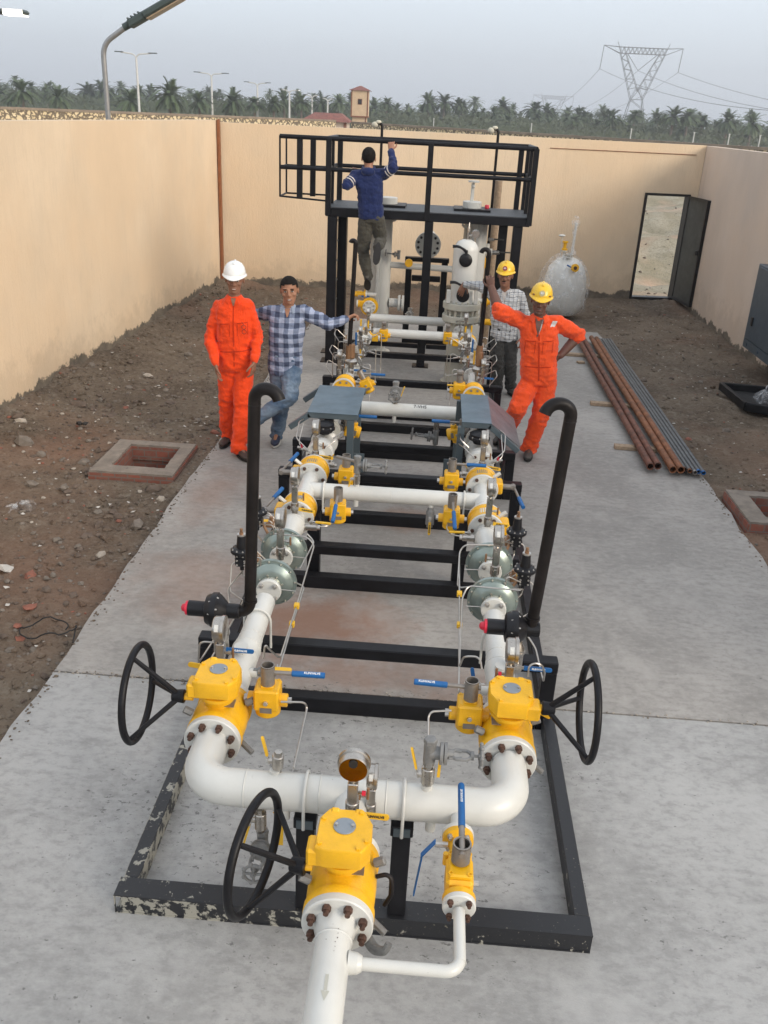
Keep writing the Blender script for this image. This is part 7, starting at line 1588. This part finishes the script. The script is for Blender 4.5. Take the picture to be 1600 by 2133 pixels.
def plaid(name, size, cols, line=None, lw=.08):
    m, nt, bs = nmat(name); tcn = nt.nodes.new('ShaderNodeTexCoord'); sx = nt.nodes.new('ShaderNodeSeparateXYZ')
    nz = ntex(nt, 5, 3, .5); vm = nt.nodes.new('ShaderNodeVectorMath'); vm.operation = 'MULTIPLY_ADD'; cb = nt.nodes.new('ShaderNodeCombineXYZ')
    for i in range(3): nt.links.new(nz, cb.inputs[i])
    nt.links.new(cb.outputs[0], vm.inputs[0]); vm.inputs[1].default_value = (.035, .035, .035); nt.links.new(tcn.outputs['Object'], vm.inputs[2]); nt.links.new(vm.outputs[0], sx.inputs[0])
    def band(i, w, off=0.0):
        a = nt.nodes.new('ShaderNodeMath'); a.operation = 'MULTIPLY_ADD'; nt.links.new(sx.outputs[i], a.inputs[0]); a.inputs[1].default_value = 1 / size; a.inputs[2].default_value = off + 40
        f = nt.nodes.new('ShaderNodeMath'); f.operation = 'FRACT'; nt.links.new(a.outputs[0], f.inputs[0])
        l = nt.nodes.new('ShaderNodeMath'); l.operation = 'LESS_THAN'; nt.links.new(f.outputs[0], l.inputs[0]); l.inputs[1].default_value = w; return l.outputs[0]
    if line is None:
        o = mixc(nt, band(0, .5), cols[0], cols[1]); o2 = mixc(nt, band(0, .5), cols[1], cols[2]); o = mixc(nt, band(2, .5), o, o2)
    else:
        o = mixc(nt, band(0, lw), cols[0], line); o = mixc(nt, band(2, lw), o, line); o = mixc(nt, band(0, lw, .27), o, cols[1]); o = mixc(nt, band(2, lw * 1.3, .4), o, cols[1])
    nt.links.new(o, bs.inputs['Base Color']); bs.inputs['Roughness'].default_value = .85; bs.inputs['Specular IOR Level'].default_value = .2; bump(nt, bs, ntex(nt, 12, 6, .6, dist=.6), .7, .02); return m
M_plaid = plaid('blue_plaid', .095, [(.34, .38, .50), (.165, .20, .29), (.055, .070, .12)])
M_check = plaid('white_check', .050, [(.50, .51, .51), (.33, .36, .40)], (.045, .055, .08), .09)
def wrinkle(me, amp, seed, focus=(), sc=(9, 9, 15)):
    me.update(); vs = me.vertices; nr = [v.normal.copy() for v in vs]
    for v, n in zip(vs, nr):
        p = v.co; w = 1.0
        for c, r, g in focus: w += g * math.exp(-((p - V(c)).length / r) ** 2)
        f = noise.fractal(V((p.x * sc[0] + seed, p.y * sc[1], p.z * sc[2])), .9, 2.1, 4); f2 = 1 - abs(noise.noise(V((p.x * 11 + seed, p.y * 11, p.z * 20 + seed)))) * 2
        v.co = p + n * amp * (f * .9 + f2 * .35) * w
def person(loc, label, J, f, skin, top, bottom=None, shoes=None, helmet=None, hair=True, mous=False, smile=False, beard=False, tor=None, group=None, headM=None, one=False, sleeves=(1, 1), topz=None, seed=1, hands=None, kt=1.0, sole=None, collar=None):
    t = thing('person', loc, label, 'person', group); f = V(f).normalized(); side = f.cross(Z_).normalized() * -1  # side = image-right when facing camera?
    side = V((1, 0, 0)) - f * f.x; side = (side - Z_ * side.z).normalized()
    J = {k: V(p) for k, p in J.items()}; pel, neck, head = J['pel'], J['neck'], J['head']
    up = (neck - pel).normalized()
    # ---- body, one continuous surface
    hf, hr, hu = headM if headM else (f, side, Z_)
    hf = V(hf).normalized(); hu = V(hu).normalized(); hr = hf.cross(hu).normalized()
    Mh = Matrix((hr, hf, hu)).transposed().to_4x4() @ Matrix.Scale(J.get('hs', V((1.06, 0, 0))).x, 4); Mh.translation = head
    m = MB(); head_parts(m, Mh)
    limb(m, [neck - up * .05, neck + (head - neck) * .25, head - hu * .04 - hf * .01], [.062, .053, .052], n=16)
    torso(m, [(pel - up * .06, .10, .08), (pel, .13, .09), (pel.lerp(neck, .35), .12, .085), (pel.lerp(neck, .7), .135, .09), (pel.lerp(neck, .9), .13, .075), (neck, .06, .05)], side, f)
    for s_ in 'LR':
        if sleeves[0 if s_ == 'L' else 1] == 2: rr = [.054, .054, .036]      # bare forearm
        else: rr = [.036, .032, .025]
        limb(m, [J['sh' + s_], J['el' + s_], J['wr' + s_]], rr)
        limb(m, [J['hip' + s_], J['kn' + s_], J['an' + s_]], [.062, .045, .026])
        limb(m, [J['an' + s_], J['an' + s_].lerp(J['toe' + s_], .45)], [.026, .016])
        d, nr_, th, cu = hands[s_]; hand(m, J['wr' + s_], d, nr_, th, cu)
    me = remesh(m, .0046, 2, .5)
    base = len(me.vertices)
    ex = MB(); ex.v = [v.co[:] for v in me.vertices]; ex.f = [tuple(p.vertices) for p in me.polygons]; ex.m = [0] * len(ex.f)
    bpy.data.meshes.remove(me)
    ex.M = Mh; mats = [skin, M_eyew, M_eyed, M_hair, M_lip, M_teeth, M_greyb]
    for s_ in (-1, 1):
        ex.sph((s_ * .031, .0845, .009), (.0135, .0065, .0058), 12, 6, mi=1); ex.sph((s_ * .031, .0895, .009), (.0055, .003, .0052), 10, 6, mi=2)
        ex.sph((s_ * .031, .0850, .0165), (.0165, .0075, .0028), 12, 6, mi=3 if not beard else 6); ex.sph((s_ * .033, .0885, .031), (.020, .006, .0042), 12, 6, mi=3)  # first, lid shade painted in as a dark ellipsoid; second, the brow
    ex.sph((0, .0935, -.0635), (.023, .0055, .0075), 14, 6, mi=4)
    if smile: ex.sph((0, .0965, -.0625), (.017, .004, .0034), 12, 6, mi=5)
    if mous: ex.sph((0, .0965, -.048), (.025, .006, .0055), 14, 6, mi=3)
    if beard: ex.sph((0, .045, -.088), (.046, .046, .028), 16, 10, mi=6); ex.sph((0, .0955, -.048), (.025, .007, .006), 14, 6, mi=6)
    ex.M = None
    body = ex.build('body', mats, t, sharp=180, fix=False)
    # ---- top garment
    m = MB(); tw = tor or dict(hip=(.165, .118), waist=(.158, .115), chest=(.172, .122), sh=(.178, .095))
    tb = pel - up * (.05 if not one else .0) if topz is None else pel + up * topz
    lo = [(tb - up * .03, tw['hip'][0] * .96, tw['hip'][1] * .96), (tb, *tw['hip'])]
    if one: lo = [(pel - up * .08, tw['hip'][0] * .9, tw['hip'][1] * .92), (pel, *tw['hip'])]
    torso(m, lo + [(tb.lerp(neck, .30), *tw['waist']), (tb.lerp(neck, .62), *tw['chest']), (tb.lerp(neck, .84), *tw['sh']), (neck - up * .035, .115, .078), (neck + up * .012, .070, .066)], side, f)
    for i, s_ in enumerate('LR'):
        sh, el, wr = J['sh' + s_], J['el' + s_], J['wr' + s_]; k = kt
        limb(m, [neck.lerp(sh, .35) - up * .03, sh], [.062, .066 * k]); 
        if sleeves[i] == 2: limb(m, [sh, el.lerp(sh, .02), el + (wr - el) * .12], [.068 * k, .066 * k, .062 * k])
        else: limb(m, [sh, el, wr - (wr - el).normalized() * .012], [.064 * k, .054 * k, .038 * k])
    if one:
        for s_ in 'LR':
            limb(m, [J['hip' + s_], J['kn' + s_], J['an' + s_]], [.098 * kt, .080 * kt, .068 * kt]); limb(m, [J['hip' + s_], pel - up * .04], [.09, .09])
            torso(m, [(J['an' + s_] + V((0, 0, .03)), .066 * kt, .07 * kt), (J['an' + s_] - V((0, 0, .035)), .072 * kt, .078 * kt)], side, f)
    me = remesh(m, .0085, 4, .5)
    foc = [(J['elL'], .10, 1.4), (J['elR'], .10, 1.4), (J['pel'], .16, .8), (J['shL'], .1, .6), (J['shR'], .1, .6)]
    if one: foc += [(J['knL'], .13, 1.0), (J['knR'], .13, 1.0), (J['anL'], .12, 1.8), (J['anR'], .12, 1.8)]
    wrinkle(me, .0115, seed, foc)
    bv = BVHTree.FromPolygons([v.co.copy() for v in me.vertices], [tuple(p.vertices) for p in me.polygons])
    def finish(me, name, mat):
        me.transform(Matrix.Translation(-V(loc))); me.materials.append(mat); me.shade_smooth(); me.name = name; o = bpy.data.objects.new(name, me); COL.objects.link(o); o.parent = t; return o
    tp = finish(me, 'coverall' if one else 'shirt', top)
    # ---- trousers
    if not one:
        m = MB(); torso(m, [(pel - up * .09, .12, .10), (pel - up * .04, tw['hip'][0] * .92, tw['hip'][1] * .92), (pel + up * .09, tw['hip'][0] * .86, tw['hip'][1] * .88)], side, f)
        for s_ in 'LR': limb(m, [J['hip' + s_], J['kn' + s_], J['an' + s_]], [.097, .075, .060]); limb(m, [J['hip' + s_], pel - up * .04], [.088, .088])
        me = remesh(m, .0085, 4, .5); wrinkle(me, .010, seed + 3, [(J['knL'], .12, 1.2), (J['knR'], .12, 1.2), (J['anL'], .1, 1.6), (J['anR'], .1, 1.6), (J['pel'], .15, .8)]); finish(me, 'trousers', bottom)
    # ---- shoes
    for s_ in 'LR':
        a, to = J['an' + s_], J['toe' + s_]; fd = (to - a); dn = J.get('dn' + s_, V((0, 0, -1))); fl = (fd - dn * fd.dot(dn)).normalized(); sd = fl.cross(dn)
        m = MB(); hl = a - fl * .055 + dn * .045
        def sec(u, w, h0, h1, n=14): c = hl + fl * u; return [c + sd * w * cos(2 * pi * j / n) - dn * ((h0 + h1) / 2 + (h1 - h0) / 2 * sin(2 * pi * j / n)) for j in range(n)]
        m.loft([sec(-.005, .026, -.02, .05), sec(.02, .038, -.025, .075), (sec(.07, .040, -.025, .07)), sec(.13, .043, -.025, .048), sec(.19, .047, -.025, .034), sec(.235, .040, -.025, .022), sec(.262, .018, -.02, .010)])
        limb(m, [a + dn * .03, a - dn * .03], [.046, .045])
        me = remesh(m, .006, 3, .5); so = finish(me, 'shoe', shoes)
        m = MB(); n = 20; out = []
        for j in range(n): q = 2 * pi * j / n; out.append(hl + fl * (.128 + .140 * cos(q)) + sd * (.046 + .004 * cos(q)) * sin(q))
        m.loft([[p + dn * .022 for p in out], [p + dn * .036 for p in out]]); so2 = m.build('sole', sole or M_rubber, so) if False else m.build('sole', sole or M_rubber, t)
    # ---- helmet or hair
    if helmet:
        Mh0 = Mh; Mh = Mh @ Matrix.Scale(.93, 4) @ Matrix.Translation((0, 0, .004)); m = MB(Mh); rings = []
        for z, a, b, cy in ((.028, .104, .128, .004), (.034, .106, .130, .004), (.060, .103, .124, .002), (.095, .092, .110, 0), (.125, .070, .085, -.004), (.142, .040, .050, -.006), (.148, .012, .016, -.006)):
            rings.append([V((a * cos(2 * pi * j / 36), cy + b * sin(2 * pi * j / 36), z + .02)) for j in range(36)])
        m.loft(rings); ou = []; inn = []; lo_ = []
        for j in range(40):
            q = 2 * pi * j / 40; pk = max(0, sin(q)) ** 3; ou.append(V(((.116) * cos(q), .004 + (.140 + .042 * pk) * sin(q), .044 - .012 * pk))); inn.append(V((.102 * cos(q), .004 + .126 * sin(q), .060)))
        m.loft([inn, ou, [p - Z_ * .005 for p in ou], [p - Z_ * .02 for p in inn]], None, False, True)
        m.box(-.012, .012, -.075, .075, .150, .168, c=.009)
        hm = m.build('helmet', helmet[0], t)
        if helmet[1]:
            m = MB(Mh); m.cyl((0, .112, .096), (0, .128, .101), .027, n=20, mi=0); hb = m.build('badge', helmet[1], hm)
            text('GS', .022, Mh @ V((0, .1295, .1015)), Mh.to_3x3() @ V((1, 0, 0)), Mh.to_3x3() @ V((0, -.25, 1)), helmet[2], hb, depth=.0008, bold=.001)
            if len(helmet) > 3:
                m = MB(Mh)
                for s_ in (-1, 1): m.box(s_ * .055, s_ * .088, .078, .100, .068, .078, c=.003)
                m.build('side_slot', M_brown, hm)
    if hair:
        m = MB(); m.sph((0, -.010, .036), (.082, .101, .092), 34, 24); vs = []
        keep = []
        for fc in m.f:
            c = V((0, 0, 0))
            for i in fc: c += V(m.v[i])
            c /= len(fc); lim = (-.045 if c.y < -.01 else .062 + (c.y - .06) * .2 if c.y > .05 else -.01 + (c.y + .01) * 1.1)
            if c.z > lim: keep.append(fc)
        m.f = keep; m.m = [0] * len(keep); m.v = [tuple(Mh @ (V(p) * (1 + .018 * noise.noise(V(p) * 60)))) for p in m.v]; m.build('hair', M_hair, t, sharp=180, fix=False)
    def front(px, py, nrm=None):  # project a point of the front plane onto the garment
        n_ = nrm or f; o_ = V((px[0], px[1], px[2])) + n_ * .5; h = bv.ray_cast(o_, -n_, 1.0); return h[0] if h[0] else None
    def strip(pts, w, mat, name, wd=None, off=.003):
        wd = V(wd or (1, 0, 0)); m = MB(); L = []; R_ = []
        P_ = []
        for a, b in zip(pts[:-1], pts[1:]):
            for i in range(8): P_.append(V(a).lerp(V(b), i / 8))
        P_.append(V(pts[-1]))
        for ip, p in enumerate(P_):
            ww = w if not isinstance(w, tuple) else w[0] + (w[1] - w[0]) * ip / (len(P_) - 1)
            a = front(p - wd * ww / 2, 0); b = front(p + wd * ww / 2, 0)
            if a is None or b is None: continue
            L.append(a + f * off); R_.append(b + f * off)
        if len(L) < 2: return
        n = len(L); m.add(L + R_, [(i, i + 1, n + i + 1, n + i) for i in range(n - 1)]); m.build(name, mat, tp, fix=False)
    return t, strip, tp, J, Mh
M_helw = simple('white_helmet', (.78, .78, .76), .25, var=.03); M_hely = simple('yellow_helmet', (.80, .50, .03), .28, var=.06, vs=20)
M_boot = simple('brown_boot', (.055, .032, .025), .6, var=.3); M_boot2 = simple('grey_boot', (.06, .055, .05), .6, var=.3); M_navyshoe = simple('navy_shoe', (.015, .022, .05), .6); M_solew = simple('white_sole', (.55, .53, .48), .6); M_olshoe = simple('olive_shoe', (.07, .062, .05), .7, var=.3)
M_or1d = cloth_mat('orange_seam', (.50, .030, .004)); M_shirtw = cloth_mat('undershirt_pale', (.50, .47, .44)); M_patch = simple('white_patch', (.62, .58, .55), .8, var=.1); M_redb = simple('dark_red_badge', (.28, .02, .03), .5)

# man in orange with white helmet
y0 = 8.45
J = dict(head=(-1.874, 8.420, 1.665), neck=(-1.889, 8.450, 1.490), pel=(-1.889, 8.450, 0.877), shL=(-2.040, 8.470, 1.386), shR=(-1.762, 8.470, 1.412), elL=(-2.130, 8.440, 1.101), wrL=(-2.043, 8.280, 0.874), elR=(-1.680, 8.460, 1.133), wrR=(-1.675, 8.300, 0.920), hipL=(-1.963, 8.450, 0.787), hipR=(-1.815, 8.450, 0.805),
         knL=(-1.986, 8.470, 0.411), knR=(-1.818, 8.360, 0.407), anL=(-1.996, 8.520, 0.090), anR=(-1.807, 8.166, 0.090), toeL=(-2.024, 8.335, 0.050), toeR=(-1.655, 7.952, 0.050))
hd = dict(L=((.10, -.10, -1), (.95, .25, 0), 1, .30), R=((-.10, -.12, -1), (-.95, .25, 0), -1, .32))
P1 = person((-1.93, 8.5, 0), 'man in orange coveralls and a white hard hat standing at the left', J, (.10, -1, 0), SK[1], M_or1, shoes=M_boot, helmet=(M_helw, None, None), hair=True, smile=True, one=True, hands=hd, seed=1, kt=1.0, headM=((.12, -1, -.08), (1, .1, 0), (.02, -.06, 1)),
            tor=dict(hip=(.165, .125), waist=(.162, .118), chest=(.178, .125), sh=(.172, .095)))
def coverall_trim(P, mat, J):
    t, strip, tp, JJ, Mh = P; nk, pl = JJ['neck'], JJ['pel']; r = (JJ['shR'] - JJ['shL']).normalized()
    strip([nk - Z_ * .06, pl - Z_ * .02], .012, mat, 'front_seam', off=.004)
    for s_ in (-1, 1):
        c = nk.lerp(pl, .36) + r * s_ * .085; strip([c - r * .05, c + r * .05], .008, mat, 'pocket_flap', wd=(0, 0, 1), off=.004)
        strip([c - r * .048 - Z_ * .01, c - r * .048 - Z_ * .12, c + r * .048 - Z_ * .12, c + r * .048 - Z_ * .01], .005, mat, 'pocket', off=.004)
    strip([nk.lerp(pl, .80) - r * .14, nk.lerp(pl, .80) + r * .14], .010, mat, 'waist_seam', wd=(0, 0, 1), off=.004)
def collar(P, mat, gap=.45, h=.030, w=.090):
    t, strip, tp, JJ, Mh = P; nk = JJ['neck']; f = Mh.to_3x3() @ V((0, 1, 0)); f.z = 0; f.normalize(); r = V((-f.y, f.x, 0)); rings = []; n = 26
    for i in range(n + 1):
        q = gap + (2 * pi - 2 * gap) * i / n; d = f * cos(q) + r * sin(q); fr = max(0, cos(q)) ** 2
        a = nk + Z_ * (h - .012 * fr) + d * .064; b = nk + d * (w + .012 * fr) - Z_ * (.006 + .045 * fr)
        rings.append([a + d * .002, b + d * .004 + Z_ * .002, b - Z_ * .002, a - d * .003])
    m = MB(); m.loft(rings); m.build('collar', mat, tp)
coverall_trim(P1, M_or1d, J)
# glasses hanging on the chest pocket
t_, strip, tp, JJ, Mh = P1; c = JJ['neck'].lerp(JJ['pel'], .40) + V((.115, -.135, 0)); m = MB(); m.tor(c, (0, 1, 0), .020, .0022, 16, 5); m.tor(c + V((.002, 0, -.045)), (0, 1, 0), .020, .0022, 16, 5); m.tube([c + V((0, 0, .02)), c + V((-.02, .0, .05))], .002, n=5); m.build('glasses', M_rubber, tp)

# man in blue checked shirt
J = dict(head=(-1.379, 8.550, 1.568), neck=(-1.400, 8.600, 1.398), pel=(-1.431, 8.620, 0.862), shL=(-1.553, 8.640, 1.326), shR=(-1.244, 8.620, 1.357), elL=(-1.717, 8.780, 1.274), wrL=(-1.904, 8.800, 1.273), elR=(-0.995, 8.580, 1.260), wrR=(-0.842, 8.720, 1.295), hipL=(-1.499, 8.620, 0.780), hipR=(-1.366, 8.600, 0.794),
         knL=(-1.461, 8.620, 0.400), knR=(-1.350, 8.420, 0.562), anL=(-1.520, 8.644, 0.090), anR=(-1.695, 8.360, 0.311), toeL=(-1.509, 8.334, 0.050), toeR=(-1.732, 8.340, 0.144), dnR=(-.75, -.25, -.45))
hd = dict(L=((-1, .2, -.1), (0, .5, -.5), 1, .3), R=((.55, .35, .25), (.5, -.2, -.6), 1, .75))
P2 = person((-1.5, 8.6, 0), 'man in blue checked shirt and jeans, legs crossed, gripping the slim vent pipe', J, (.08, -1, 0), SK[0], M_plaid, M_jean, M_navyshoe, hair=True, smile=True, hands=hd, seed=5, headM=((.10, -1, -.05), (1, .1, 0), (-.08, -.06, 1)), sole=M_solew, topz=-.09,
            tor=dict(hip=(.168, .125), waist=(.160, .118), chest=(.176, .125), sh=(.172, .095)))
P2[1]([JJ_ for JJ_ in (P2[3]['neck'] - Z_ * .07, P2[3]['pel'] - Z_ * .04)], .018, M_plaid, 'button_placket', off=.004)

# man in white checked shirt behind
y3 = 10.8
J = dict(head=(0.815, 10.760, 1.477), neck=(0.832, 10.820, 1.290), pel=(0.873, 10.850, 0.781), shL=(0.709, 10.850, 1.215), shR=(1.010, 10.850, 1.233), elL=(0.544, 10.950, 1.307), wrL=(0.352, 11.080, 1.297), elR=(1.122, 10.900, 0.983), wrR=(1.097, 10.750, 0.782), hipL=(0.810, 10.850, 0.707), hipR=(0.949, 10.850, 0.715),
         knL=(0.830, 10.800, 0.417), knR=(0.983, 10.820, 0.421), anL=(0.862, 10.912, 0.090), anR=(1.032, 10.950, 0.090), toeL=(0.845, 10.748, 0.050), toeR=(1.086, 10.801, 0.050))
hd = dict(L=((-.35, .0, -1), (0, .5, 0), 1, .30), R=((0, -.2, -1), (-.5, .5, 0), -1, .4))
P3 = person((.9, 10.85, 0), 'man in white checked shirt and yellow hard hat leaning on the filter vessel', J, (-.10, -1, 0), SK[1], M_check, M_dgrey, M_boot2, helmet=(M_hely, M_redb, M_txtw), hair=True, mous=True, hands=hd, seed=9, headM=((-.18, -1, -.02), (1, -.1, 0), (.0, -.03, 1)), topz=-.05,
            tor=dict(hip=(.160, .12), waist=(.152, .112), chest=(.172, .12), sh=(.168, .09)))

# man in orange with yellow helmet
J = dict(head=(1.003, 8.600, 1.601), neck=(1.021, 8.680, 1.432), pel=(1.083, 8.720, 0.848), shL=(0.874, 8.700, 1.364), shR=(1.204, 8.700, 1.383), elL=(0.624, 8.580, 1.484), wrL=(0.541, 8.740, 1.667), elR=(1.440, 8.820, 1.249), wrR=(1.274, 8.720, 1.063), hipL=(1.007, 8.720, 0.764), hipR=(1.173, 8.720, 0.775),
         knL=(0.894, 8.550, 0.551), knR=(1.141, 8.660, 0.463), anL=(0.849, 9.099, 0.100), anR=(1.078, 8.718, 0.090), toeL=(0.766, 8.979, 0.050), toeR=(1.036, 8.452, 0.050))
hd = dict(L=((-.25, .10, 1), (.1, .9, .0), 1, .85), R=((-.75, -.25, -.75), (-.5, .5, .2), -1, .45))
P4 = person((1.05, 8.7, 0), 'man in orange coveralls and yellow hard hat with one hand on his hip', J, (-.06, -1, 0), SK[2], M_or2, shoes=M_boot2, helmet=(M_hely, simple('pale_badge', (.45, .40, .22), .6), M_txtw, 1), hair=False, beard=True, one=True, hands=hd, seed=14, sleeves=(2, 2), kt=1.06, headM=((-.10, -1, -.10), (1, 0, 0), (.06, -.08, 1)),
            tor=dict(hip=(.178, .135), waist=(.175, .130), chest=(.185, .13), sh=(.178, .10)))
coverall_trim(P4, M_or1d, J)
t_, strip, tp, JJ, Mh = P4; nk = JJ['neck']
strip([nk + V((.0, 0, .01)), nk + V((-.005, 0, -.17))], (.085, .012), SK[2], 'open_neck', off=.004)
strip([nk + V((.035, 0, -.01)), nk + V((.008, 0, -.15))], .010, M_shirtw, 'undershirt', off=.006); collar(P4, M_or2, .5, .028, .10)
strip([nk + V((.15, 0, -.02)), nk + V((.13, 0, -.075))], .045, M_patch, 'chest_patch', off=.004)
for s_ in (-1, 1): strip([nk + V((s_ * .060, 0, -.01)), nk + V((s_ * .05, 0, -.06)), nk + V((s_ * .018, 0, -.15))], .026, M_or2, 'collar_lapel', off=.010)
t_, strip, tp, JJ, Mh = P1; nk = JJ['neck']
collar(P1, M_or1); strip([nk + V((0, 0, .01)), nk + V((0, 0, -.06))], (.05, .01), SK[1], 'open_neck', off=.004)
t_, strip, tp, JJ, Mh = P2; nk = JJ['neck']
strip([nk + V((0, 0, .01)), nk + V((0, 0, -.08))], (.06, .01), SK[0], 'open_neck', off=.004)
collar(P2, cloth_mat('pale_collar', (.26, .31, .40)), .5)
t_, strip, tp, JJ, Mh = P3; nk = JJ['neck']
strip([nk + V((0, 0, .01)), nk + V((0, 0, -.11))], (.07, .01), M_shirtw, 'undershirt', off=.003)
collar(P3, M_check, .5)

# man climbing, seen from behind
J = dict(head=(-0.927, 11.860, 2.628), neck=(-0.921, 11.840, 2.512), pel=(-0.867, 11.800, 1.978), shL=(-1.080, 11.840, 2.420), shR=(-0.745, 11.840, 2.448), elL=(-1.177, 11.700, 2.312), wrL=(-1.114, 11.950, 2.412), elR=(-0.607, 11.760, 2.537), wrR=(-0.662, 11.930, 2.732), hipL=(-0.930, 11.800, 1.882), hipR=(-0.779, 11.800, 1.901),
         knL=(-0.951, 11.840, 1.503), knR=(-0.738, 11.900, 1.657), anL=(-0.880, 11.800, 1.204), anR=(-0.747, 11.620, 1.597), toeL=(-0.882, 11.920, 0.998), toeR=(-0.759, 11.620, 1.455), dnL=(0, -.62, -.75), dnR=(0, -1, .15))
hd = dict(L=((.1, .6, .8), (0, .3, -.6), 1, .5), R=((.02, .25, 1), (0, .8, -.1), -1, .95))
P5 = person((-.87, 11.85, 1.0), 'man in a navy hooded top climbing the platform, seen from behind', J, (.05, 1, 0), SK[3], M_navy, M_olive, M_olshoe, hair=True, hands=hd, seed=21, headM=((-.05, 1, .15), (1, 0, 0), (0, -.1, 1)), topz=-.03,
            tor=dict(hip=(.158, .118), waist=(.152, .112), chest=(.172, .12), sh=(.170, .095)))
t_, strip, tp, JJ, Mh = P5; nk = JJ['neck']
m = MB(); m.sph(nk + V((0, -.075, -.035)), (.085, .045, .055), 20, 12); m.tor(nk + V((0, -.0, .005)), (0, -.3, 1), .068, .020, 28, 10); m.build('hood', M_navy, tp)
m = MB()
for a, b in (('shL', 'elL'), ('shR', 'elR')):
    p = JJ[a].lerp(JJ[b], .62); d = (JJ[b] - JJ[a]).normalized()
    for o_ in (-.018, .018): m.ring(p + d * (o_ - .006), d, .069, .05, .012, n=24)
m.build('sleeve_stripe', M_patch, tp)
m = MB(); q = JJ['pel'] - Z_ * .01; torso(m, [(q, .150, .112), (q + Z_ * .035, .150, .112)], X_, Y_); m.build('belt', M_rubber, t_)
